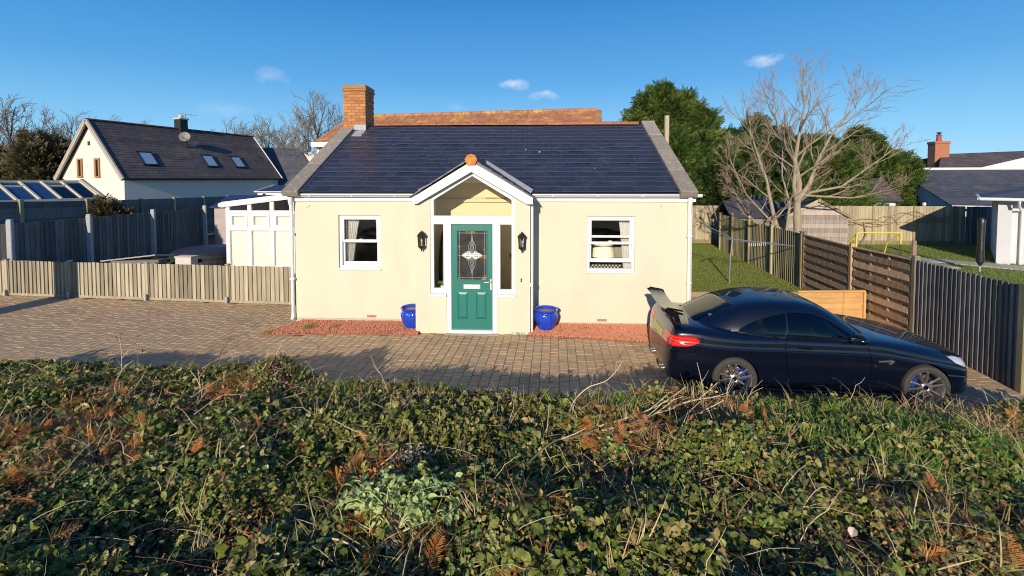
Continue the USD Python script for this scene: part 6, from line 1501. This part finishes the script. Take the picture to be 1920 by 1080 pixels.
# chimney, dish
cx_ = 5.9
part(wh, 'chimney', cbox(cx_ - .3, cx_ + .3, -.25, .35, 6.4, 7.5, .02), M_MATB)
part(wh, 'chimney_cap', cbox(cx_ - .36, cx_ + .36, -.31, .41, 7.5, 7.62, .02), mat('cap_cream', (0.5, 0.45, 0.36), .9))
part(wh, 'chimney_pot', tube([(cx_, .05, 7.62), (cx_, .05, 7.85)], .16, 10), mat('cap_cream', (0.5, 0.45, 0.36)))
part(wh, 'aerial', merge([tube([(cx_ + .3, 0, 7.2), (cx_ + .3, 0, 8.0)], .02, 5), tube([(cx_ - .1, 0, 7.95), (cx_ + 1.1, -.1, 7.95)], .015, 5)] + [tube([(cx_ + d, -.3, 7.95), (cx_ + d, .3, 7.95)], .01, 4) for d in (0, .25, .5, .75, 1.0)]), M_CONC)
sd = thing('satellite_dish', 'grey satellite dish on the roof of the white house', 'satellite dish')
wp = lambda x, y, z: np.array([-26.0, 27.8, 0]) + rotm([0, 0, 1], GA) @ np.array([x, y, z])
pd = wp(5.3, -1.2, 6.05)
part(sd, 'mast', tube([wp(5.3, -1.2, 5.3), pd], .05, 6), M_MATB)
part(sd, 'dish', xf(lathe([(.001, 0), (.2, .03), (.34, .10), (.35, .11), (.2, .05), (.001, .02)], 24), rot_xyz(75, 0, 20), pd + [0, -.1, .1]), mat('dish_grey', (0.20, 0.19, 0.185), .6), smooth=50)
part(sd, 'feed_arm', tube([pd, pd + [.15, -.45, -.05], pd + [.12, -.5, .1]], .02, 5), M_MATB)
# the darker roof beyond it
dh = thing('dark_side_roof', 'dark slate roofed wing behind the right end of the white house', 'building', loc=(-21.5, 41.2, 0), rz=14)
part(dh, 'wall', extr_yz([(-2.6, 0), (2.6, 0), (2.6, 3.0), (0, 5.6), (-2.6, 3.0)], -1.0, 4.0), M_WALLW)
roof_courses(dh, 'roof_course', (-1.4, -3.2, 2.5), (4.6, -3.2, 2.5), (-1.4, 0, 6.0), (2.0, 0, 6.0), 14, M_ROOFG)
part(dh, 'hip', slab((4.6, -3.2, 2.5), (4.6, 3.2, 2.5), (2.0, .01, 6.0), (2.0, -.01, 6.0), .05), M_ROOFG)
# glass roofed lean-to at the left edge
lt = thing('glass_lean_to', 'cream framed lean-to with sloping glass roof at the left edge', 'glasshouse', loc=(-17.8, 15.8, 0), rz=69)
M_CREAMF = mat('cream_frame', (0.60, 0.55, 0.40), .6, var=.1)
xe = 2.85
for i in range(9):
    x = xe - i * .62
    part(lt, 'glazing_bar', beam((x, -.02, 2.42), (x, 1.35, 3.07), .07, .09), M_CREAMF)
    if i < 8:
        part(lt, 'roof_pane', slab((x - .585, 0.03, 2.435), (x - .035, 0.03, 2.435), (x - .035, 1.32, 3.05), (x - .585, 1.32, 3.05), .01), mat('roof_glass', (0.015, 0.045, 0.11), .03, spec=.8) if i > 1 else M_GLASS)
        if i in (1, 3): part(lt, 'vent_bar', beam((x - .60, 1.0, 2.92), (x - .02, 1.0, 2.92), .06, .07), M_CREAMF)
part(lt, 'gutter', beam((xe + .1, -.08, 2.38), (xe - 6, -.08, 2.38), .12, .11), M_CREAMF)
part(lt, 'ridge_beam', beam((xe + .05, 1.38, 3.08), (xe - 6, 1.38, 3.08), .10, .10), M_CREAMF)
part(lt, 'end_rafter', beam((xe + .08, -.08, 2.42), (xe + .08, 1.42, 3.12), .12, .14), mat('rafter_grey', (0.38, 0.33, 0.26), .8))
part(lt, 'back_wall', box(xe, xe - 6, 1.42, 1.5, 0, 3.1), mat('lean_to_wall', (0.55, 0.50, 0.36), .9))
part(lt, 'front_wall', box(xe, xe - 6, -.04, .02, 0, 2.34), mat('lean_to_front', (0.25, 0.23, 0.18), .9))
part(lt, 'end_frame', merge([beam((xe, -.02, 0), (xe, -.02, 2.38), .08, .08), beam((xe, .7, 0), (xe, .7, 2.7), .06, .06), beam((xe, 1.38, 0), (xe, 1.38, 3.0), .08, .08)]), M_CREAMF)
# clay tiled house behind the cottage
rh_ = thing('clay_roofed_house', 'taller house behind the cottage with lichen yellowed clay tile roof', 'house')
ra, rb = np.array([-7.5, 21.1, 6.0]), np.array([3.72, 18.9, 6.0])
dv = (rb - ra) / np.linalg.norm(rb - ra); nv = np.array([dv[1], -dv[0], 0])
fe = nv * 2.75 + [0, 0, -1.35]; be = -nv * 2.75 + [0, 0, -1.35]
rel_ = ra + fe - dv * .0
ntc = 15; tw_ = .30; Lr = np.linalg.norm(rb - ra); ntx = int(Lr / tw_)
upv = np.cross(dv, ra - (ra + fe)); upv /= np.linalg.norm(upv)
tiles = []
for k in range(ntc):
    a, b = k / ntc, min((k + 1.3) / ntc, 1)
    for c in range(ntx):
        p = ra + fe + dv * (c * Lr / ntx)
        u_ = np.linspace(0, 1, 5); hgt = np.array([.0, .035, .05, .035, .0]) + .01
        lo_ = [p - fe * a + dv * (t * Lr / ntx) + upv * (h + .025) for t, h in zip(u_, hgt)]
        hi_ = [p - fe * b + dv * (t * Lr / ntx) + upv * h for t, h in zip(u_, hgt)]
        bt = [q_ - upv * .03 for q_ in lo_]
        f = []
        for q_ in range(4): f += [[q_, q_ + 1, 6 + q_], [q_, 6 + q_, 5 + q_], [10 + q_, 11 + q_, q_ + 1], [10 + q_, q_ + 1, q_]]
        tiles.append((np.array(lo_ + hi_ + bt), np.array(f), k))
rf = sub(rh_, 'roof')
top = [m for m in tiles if m[2] >= ntc - 7]; low_ = [m for m in tiles if m[2] < ntc - 7]
for m in top[-290:]: part(rf, 'tile', m[:2], M_PANT)
part(rf, 'tile_field', merge([m[:2] for m in low_ + top[:-290]]), M_PANT, kind='stuff')
part(rf, 'rear_slope', slab(rb + be, ra + be, ra, rb, .05), M_PANT)
for c in range(int(Lr / .45)): part(rf, 'ridge_tile', tube([ra + dv * (c * .45 + .01) + [0, 0, .03], ra + dv * (c * .45 + .44) + [0, 0, .03]], .11, 10), M_PANT)
for e_ in (ra, rb):
    sgn = -1 if e_ is ra else 1
    part(rh_, 'gable_wall', merge([slab(e_ + fe * .92 - dv * sgn * .1 - [0, 0, 4.6], e_ + be * .92 - dv * sgn * .1 - [0, 0, 4.6], e_ + be * .92 - dv * sgn * .1, e_ + fe * .92 - dv * sgn * .1, .1), slab(e_ + fe * .92 - dv * sgn * .1, e_ + be * .92 - dv * sgn * .1, e_ - dv * sgn * .1 - [0, 0, .1], e_ - dv * sgn * .1 - [0, 0, .11], .1)]), M_WALLW)
part(rh_, 'front_wall', slab(ra + fe * .9 + [0, 0, -4.6], rb + fe * .9 + [0, 0, -4.6], rb + fe * .9, ra + fe * .9, .1), M_WALLW)
part(rh_, 'eave_fascia', beam(ra + fe - [0, 0, .08] - dv * .1, rb + fe - [0, 0, .08], .05, .2), M_WHITE)
part(rh_, 'eave_return', beam(ra + fe - [0, 0, .10] - dv * .02, ra + fe - nv * .6 - [0, 0, .10] - dv * .02, .10, .2), M_WHITE)
# ---- right hand gardens
M_SHED = fmat('shed_timber', (0.36, 0.30, 0.25), (0.26, 0.22, 0.18))
sd1 = thing('garden_shed', 'grey weathered timber shed with gable behind the bare tree trunk', 'shed', loc=(12.15, 18.0, 0), rz=-3)
zb_, n_ = 0.0, 13
for k in range(n_):
    z0_, z1_ = zb_ + k * .175, zb_ + (k + 1) * .175 + .012
    half = lambda z: 1.18 if z < 1.68 else max(1.18 * (2.32 - z) / (2.32 - 1.68), 0.0)
    w0, w1 = half(z0_), half(z1_)
    if w0 < .06: break
    v = np.array([(-w0, -.022, z0_), (w0, -.022, z0_), (w1, -.006, z1_), (-w1, -.006, z1_), (-w0, .01, z0_), (w0, .01, z0_), (w1, .01, z1_), (-w1, .01, z1_)])
    part(sd1, 'plank', (v, np.array([[0, 1, 2], [0, 2, 3], [4, 6, 5], [4, 7, 6], [0, 4, 5], [0, 5, 1], [2, 6, 7], [2, 7, 3], [0, 3, 7], [0, 7, 4], [1, 5, 6], [1, 6, 2]])), M_SHED)
for x_ in (-1.18, 1.15): part(sd1, 'side_wall', box(x_, x_ + .03, .012, 1.8, 0, 1.68), M_SHED)
for s in (-1, 1):
    part(sd1, 'roof', slab(*((lambda a, b, c, d: (a, b, c, d) if s > 0 else (b, a, d, c))((s * 1.3, -.08, 1.64), (s * 1.3, 1.9, 1.64), (0, 1.9, 2.36), (0, -.08, 2.36))), .03), mat('roofing_felt', (0.05, 0.05, 0.055), .9, var=.2))
    part(sd1, 'bargeboard', beam((s * 1.31, -.10, 1.63), (0, -.10, 2.345), .03, .10), M_FPALE)
part(sd1, 'finial', cbox(-.05, .05, -.14, -.09, 2.26, 2.44, .01), M_FPALE)
ds = thing('dark_shed', 'low dark felt roofed shed left of the bare tree trunk', 'shed', loc=(10.15, 19.0, 0), rz=-8)
part(ds, 'wall', box(-.8, 1.2, 0, 2.0, 0, 1.58), M_FDARK)
part(ds, 'roof', merge([slab((-.95, -.15, 1.58), (1.3, -.15, 1.60), (1.3, 1.0, 2.25), (-.95, 1.0, 2.22), .05), slab((1.3, 2.2, 1.6), (-.95, 2.2, 1.58), (-.95, 1.0, 2.22), (1.3, 1.0, 2.25), .05)]), mat('roofing_felt', (0.05, 0.05, 0.055), .9, var=.2))
part(ds, 'eave_board', merge([box(.55, 1.3, -.20, -.16, 1.55, 1.62)]), M_GOLD)
ds2 = thing('dark_shed', 'second dark shed roof peeping above the closeboard fence', 'shed', loc=(11.7, 21.0, 0), rz=-4)
part(ds2, 'wall', box(-1, .6, 0, .9, 0, 1.9), M_FDARK)
part(ds2, 'roof', slab((-1.2, -.15, 1.95), (.7, -.15, 1.95), (.7, 1.0, 2.35), (-1.2, 1.0, 2.35), .05), mat('roofing_felt', (0.05, 0.05, 0.055)))
lo2 = thing('leaning_board', 'pale boards leaning at the far corner of the closeboard fence', 'board', loc=(9.5, 20.8, 0))
part(lo2, 'board', beam((-.05, 0, 1.2), (-.28, 0, 1.95), .1, .03), M_FPALE); part(lo2, 'board', beam((.5, 0, 1.2), (.42, 0, 1.85), .1, .03), M_FPALE)
grass(sg.Polygon([(8.2, 6.0), (26, 6.0), (26, 21.4), (14, 21.8), (9.6, 21.6), (8.5, 12.5)]), .02, 420, .06, 22, 'neighbouring lawn beyond the right fence', 'lawn')
pt = struct('patio', merge([cbox(12.2 + i * .92, 13.1 + i * .92, 15.9 + j * .92, 16.8 + j * .92, -.03, .06, .01) for i in range(4) for j in range(5)]), mat('patio_concrete', (0.36, 0.32, 0.29), .9, var=.15, vscale=3), 'pale concrete slab by the yellow goal frame')
gpth = [(15.4, 17.6), (16.6, 16.6), (18.6, 14.6), (20.5, 12.8), (21.1, 13.4), (19.4, 15.4), (17.2, 17.3), (15.9, 18.2)]
v, f = extr(sg.Polygon(gpth), .05); struct('path', (v + [0, 0, -.0], f), mat('path_concrete', (0.42, 0.40, 0.37), .9, var=.1, vscale=3), 'pale concrete path curving to the white garage')
go = thing('goal_frame', 'yellow tubular football goal frame on the patio', 'goal', loc=(14.05, 18.4, .05))
M_YEL = mat('goal_yellow', (0.62, 0.52, 0.05), .45)
part(go, 'front_frame', tube([(0, 0, 0), (0, 0, .85), (.03, 0, .92), (.10, 0, .95), (1.70, 0, .95), (1.77, 0, .92), (1.80, 0, .85), (1.80, 0, 0)], .033, 8), M_YEL, smooth=60)
for x in (0, 1.8): part(go, 'back_stay', tube([(x, 0, .9), (x * .9 + .02, .45, .5), (x * .9 + .02, .6, 0)], .026, 6), M_YEL, smooth=60)
part(go, 'ground_bar', tube([(0, .6, .03), (1.65, .6, .03)], .024, 6), M_YEL)
# climber stems trained on the back fence
vn = np.random.default_rng(6); cl = thing('bare_climber', 'bare climber stems looping over the pale back fence', 'climber')
for k in range(13):
    x0 = 14.6 + k * .48; n = 14; t = np.linspace(0, 1, n); w = vn.uniform(.8, 2.0)
    C = np.stack([x0 + w * t, o_y(x0 + w * t) - .10, 1.10 + vn.uniform(.12, .55) * np.sin(t * math.pi) * (1 if vn.uniform() < .62 else -.55) + vn.normal(0, .015, n).cumsum()], 1)
    part(cl, 'stem', tube(C, np.linspace(.022, .010, n), 5), M_TWIG)
for x0 in (14.9, 16.9): part(cl, 'main_stem', tube([(x0, o_y(x0) - .08, 0), (x0 + .2, o_y(x0) - .12, .5), (x0 + .1, o_y(x0) - .1, 1.1)], [.04, .035, .025], 6), M_TWIG)
# pole, covered parasol
pa = thing('covered_parasol', 'closed garden parasol in a black cover', 'parasol', loc=(15.95, 15.35, 0))
part(pa, 'cover', lathe([(.02, .22), (.07, .30), (.115, .40), (.09, .9), (.095, 1.3), (.10, 1.62), (.105, 1.80), (.05, 1.88), (.001, 1.89)], 14), mat('black_cover', (0.018, 0.018, 0.02), .35, bump=.03, bscale=7), smooth=50)
part(pa, 'pole', tube([(0, 0, 0), (0, 0, .4)], .024, 8), M_CONC)
tl = thing('tree_stump', 'dark post with ivy at the end of the patio', 'post', loc=(15.6, 17.5, 0))
part(tl, 'shaft', cbox(-.07, .07, -.07, .07, 0, .8, .03), M_TWIG)
# washing line
wl_ = thing('rotary_dryer', 'rotary washing line standing on the lawn', 'washing line', loc=(6.62, 13.7, 0))
M_ALU = mat('aluminium', (0.50, 0.52, 0.55), .3, metal=.8)
part(wl_, 'pole', tube([(0, 0, 0), (.02, 0, .8), (.07, 0, 1.42)], .026, 10), M_ALU, smooth=60)
hub = np.array([.07, 0, 1.36]); tips = [np.array([1.75, -.35, 1.20]), np.array([-.45, 1.0, 1.75]), np.array([-.55, -.75, 1.48]), np.array([.75, .9, 1.22])]
for tp_ in tips: part(wl_, 'arm', tube([hub, (hub + tp_) / 2 + [0, 0, .01], tp_], .015, 6), M_ALU)
for f in (.95, .75, .55):
    for a, b in ((0, 2), (2, 1), (1, 3), (3, 0)):
        p, q_ = hub + (tips[a] - hub) * f, hub + (tips[b] - hub) * f
        part(wl_, 'line', tube([p, (p + q_) / 2 - [0, 0, .04], q_], .004, 3), M_ALU)
for k in range(9):
    p = hub + (tips[0] - hub) * (.2 + .07 * k) ; d = tips[2] * .6 + tips[0] * .4
    part(wl_, 'peg', cbox(d[0] - .1 + k * .07, d[0] - .085 + k * .07, d[1] + .02 * k, d[1] + .015 + .02 * k, d[2] - .14, d[2] - .05, .003), M_WHITE2)
# white garage at the right edge
ga = thing('white_garage', 'white garage with dark hipped roof at the right edge', 'garage', loc=(18.35, 17.1, 0), rz=-45)
part(ga, 'wall', box(.35, 6, 0, 5, 0, 2.42), M_WALLB)
part(ga, 'corner_panel', box(.0, .36, -.35, 5, 0, 2.42), M_WALLB)
part(ga, 'soffit', box(-.45, 6.2, -.75, 5.2, 2.40, 2.46), M_MATB)
part(ga, 'gutter', merge([tube([(-.5, -.78, 2.44), (6.2, -.78, 2.44)], .06, 8), tube([(-.5, -.78, 2.44), (-.5, 5.2, 2.44)], .06, 8)]), M_WHITE)
part(ga, 'downpipe', tube([(.50, -.76, 2.40), (.50, -.70, 2.2), (.62, -.08, 2.0), (.62, -.08, 0)], .045, 8), M_WHITE, smooth=50)
part(ga, 'roof', merge([slab((-.5, -.8, 2.47), (6.3, -.8, 2.47), (4.5, 2.6, 3.35), (2.9, 2.6, 3.35), .05), slab((-.5, 5.2, 2.47), (-.5, -.8, 2.47), (2.9, 2.6, 3.35), (2.9, 2.61, 3.35), .05), slab((6.3, 5.2, 2.47), (-.5, 5.2, 2.47), (2.9, 2.6, 3.35), (4.5, 2.6, 3.35), .05)]), M_ROOFG)
part(ga, 'meter_box', cbox(.80, 1.05, -.14, 0, 1.72, 2.10, .02), M_WALLB)
part(ga, 'outlet_cover', cbox(.85, 1.3, -.10, 0, .48, .72, .03), M_WALLB)
# blue shaded house on the right with its tall mono pitch roof
bh_ = thing('monopitch_house', 'pale house with broad slate roof sloping towards the gardens', 'house', loc=(23.4, 24.0, 0), rz=72.5)
# local x runs back along its end wall, y to the left; the slope rises with x
part(bh_, 'end_wall', extr_xz([(0, 0), (5.9, 0), (5.9, 3.72), (0, 1.78)], -.1, .1), M_WALLB)
for k in range(16):
    a, b = k / 16, min((k + 1.2) / 16, 1)
    x0_, x1_, z0_, z1_ = -.15 + 6.1 * a, -.15 + 6.1 * b, 1.76 + 2.0 * a, 1.76 + 2.0 * b
    part(bh_, 'roof_course', slab((x0_, -14, z0_ + .04), (x0_, .15, z0_ + .04), (x1_, .15, z1_ + .01), (x1_, -14, z1_ + .01), .02) if False else slab((x0_, .15, z0_ + .04), (x0_, -14, z0_ + .04), (x1_, -14, z1_ + .01), (x1_, .15, z1_ + .01), .02), M_ROOFG)
part(bh_, 'ridge_board', beam((5.95, .2, 3.80), (5.95, -14, 3.80), .08, .18), M_WHITE2)
part(bh_, 'front_wall', box(-.02, .1, -14, -.12, 0, 1.72), M_WALLB)
part(bh_, 'front_fascia', beam((-.18, .15, 1.70), (-.18, -14, 1.70), .05, .16), M_WHITE)
for x, z in ((2.2, 1.7), (4.9, 2.0)): part(bh_, 'wall_lamp', xf(trimesh.creation.icosphere(2, .13), None, (x, .22, z)), M_WHITE2, smooth=60)
# chimneyed house beyond
bk_ = thing('chimney_house', 'far house with brick chimney, white gables and rooflight at the right edge', 'house', loc=(32.4, 34.0, 0), rz=-12)
part(bk_, 'wall', box(0, 22, 0, 6, 0, 3.9), M_WALLB)
roof_courses(bk_, 'roof_course', (-.6, -.3, 3.85), (22, -.3, 3.85), (2.2, 4, 5.2), (22, 4, 5.9), 10, M_ROOFD)
part(bk_, 'roof_back', slab((22, 8, 3.8), (-.6, 8, 3.8), (2.2, 4, 5.2), (22, 4, 5.9), .05), M_ROOFD)
for x0_, x1_, zt_ in ((1.6, 4.6, 4.95), (8.6, 12.6, 5.2)):
    part(bk_, 'white_gable', extr_xz([(x0_ - 1.4, 3.7), (x1_ - 1.2, 3.7), (x1_ + .4, zt_), (x1_ + .2, zt_)], -1.6, -1.5), M_WHITE2)
    part(bk_, 'gable_roof', slab((x1_ - 1.0, -1.7, 3.72), (x1_ + 3.6, -1.7, 3.72), (x1_ + 2.6, 1.6, zt_ + .15), (x1_ + .4, -1.7, zt_), .08), M_ROOFG)
g_ = sub(bk_, 'rooflight'); part(g_, 'pane', slab((5.2, -1.35, 4.02), (6.3, -1.3, 4.02), (7.0, .2, 4.62), (5.9, .15, 4.62), .05), mat('rooflight_glass', (0.25, 0.36, 0.46)))
part(g_, 'frame', merge([beam((6.35, -1.4, 4.05), (7.1, .2, 4.68), .12, .1), beam((5.1, -1.4, 4.02), (5.8, .2, 4.62), .1, .1)]), M_WHITE2)
M_BRK2 = mat('far_brick', (0.36, 0.14, 0.075), .9, var=.2, vscale=8, bump=.006, bscale=20)
part(bk_, 'chimney', merge([cbox(1.15, 2.15, 3.0, 3.9, 3.6, 6.0, .02), cbox(1.10, 2.20, 2.95, 3.95, 6.0, 6.2, .03)]), M_BRK2)
part(bk_, 'chimney_pot', lathe([(.22, 6.5), (.19, 6.8), (.17, 7.0), (.21, 7.02), (.21, 7.08), (.16, 7.1)], 14), mat('pot_red', (0.36, 0.07, 0.06), .7)) if False else part(bk_, 'chimney_pot', xf(lathe([(.20, 6.2), (.17, 6.45), (.16, 6.65), (.19, 6.67), (.19, 6.73), (.14, 6.75)], 14), None, (1.65, 3.45, 0)), mat('pot_red', (0.36, 0.07, 0.06), .7))
part(bk_, 'cowl', xf(lathe([(.10, 6.75), (.10, 6.87), (.18, 6.89), (.18, 6.94), (.001, 6.98)], 12), None, (1.65, 3.45, 0)), M_MATB)
fd = thing('far_dark_house', 'distant dark roofed house between the conifer and the chimney', 'house', loc=(28.6, 34.5, 0), rz=-8)
part(fd, 'wall', box(-1.6, 2.2, 0, 5, 0, 3.0), M_WALLB)
part(fd, 'roof', merge([slab((-3.0, -.2, 1.9), (2.3, -.2, 3.2), (1.9, 2.4, 4.55), (-1.0, 2.4, 4.5), .06), slab((2.3, 5, 3.2), (-3.0, 5, 1.9), (-1.0, 2.4, 4.5), (1.9, 2.4, 4.55), .06)]), M_ROOFG)
part(fd, 'verge', beam((2.3, -.3, 3.2), (1.9, 2.4, 4.6), .12, .12), M_WHITE2)
lo3 = thing('low_grey_building', 'low grey roofed outbuilding left of the pale monopitch house', 'outbuilding', loc=(20.0, 25.0, 0), rz=-14)
part(lo3, 'wall', box(0, 1.0, 0, 4, 0, 1.95), M_WALLB)
roof_courses(lo3, 'roof_course', (-.3, -.3, 1.95), (1.25, -.3, 1.95), (.9, 2.6, 3.2), (1.6, 2.6, 3.2), 7, M_ROOFD)
part(lo3, 'outside_lamp', xf(trimesh.creation.icosphere(2, .10), None, (.7, -.15, 1.75)), M_WHITE2, smooth=60)

gpl = thing('gate_pillar', 'added red brick pillar with a stone cap, out of view, casting a shadow band on the drive', 'added pillar', loc=(-12.85, 9.0, 0), rz=4)  # added out of view to throw a shadow band over drive and low fence
for k in range(26):
    for i_ in range(2):
        a_ = -.30 + i_ * .30
        part(gpl, 'brick', cbox(a_ + .005, a_ + .295, -.30, .30, k * .083, k * .083 + .072, .005) if k % 2 else cbox(-.30, .30, a_ + .005, a_ + .295, k * .083, k * .083 + .072, .005), M_BRK2)
part(gpl, 'core', box(-.285, .285, -.285, .285, 0, 2.155), M_MORTAR)
part(gpl, 'cap_stone', cbox(-.35, .35, -.35, .35, 2.158, 2.25, .02), M_COPE)
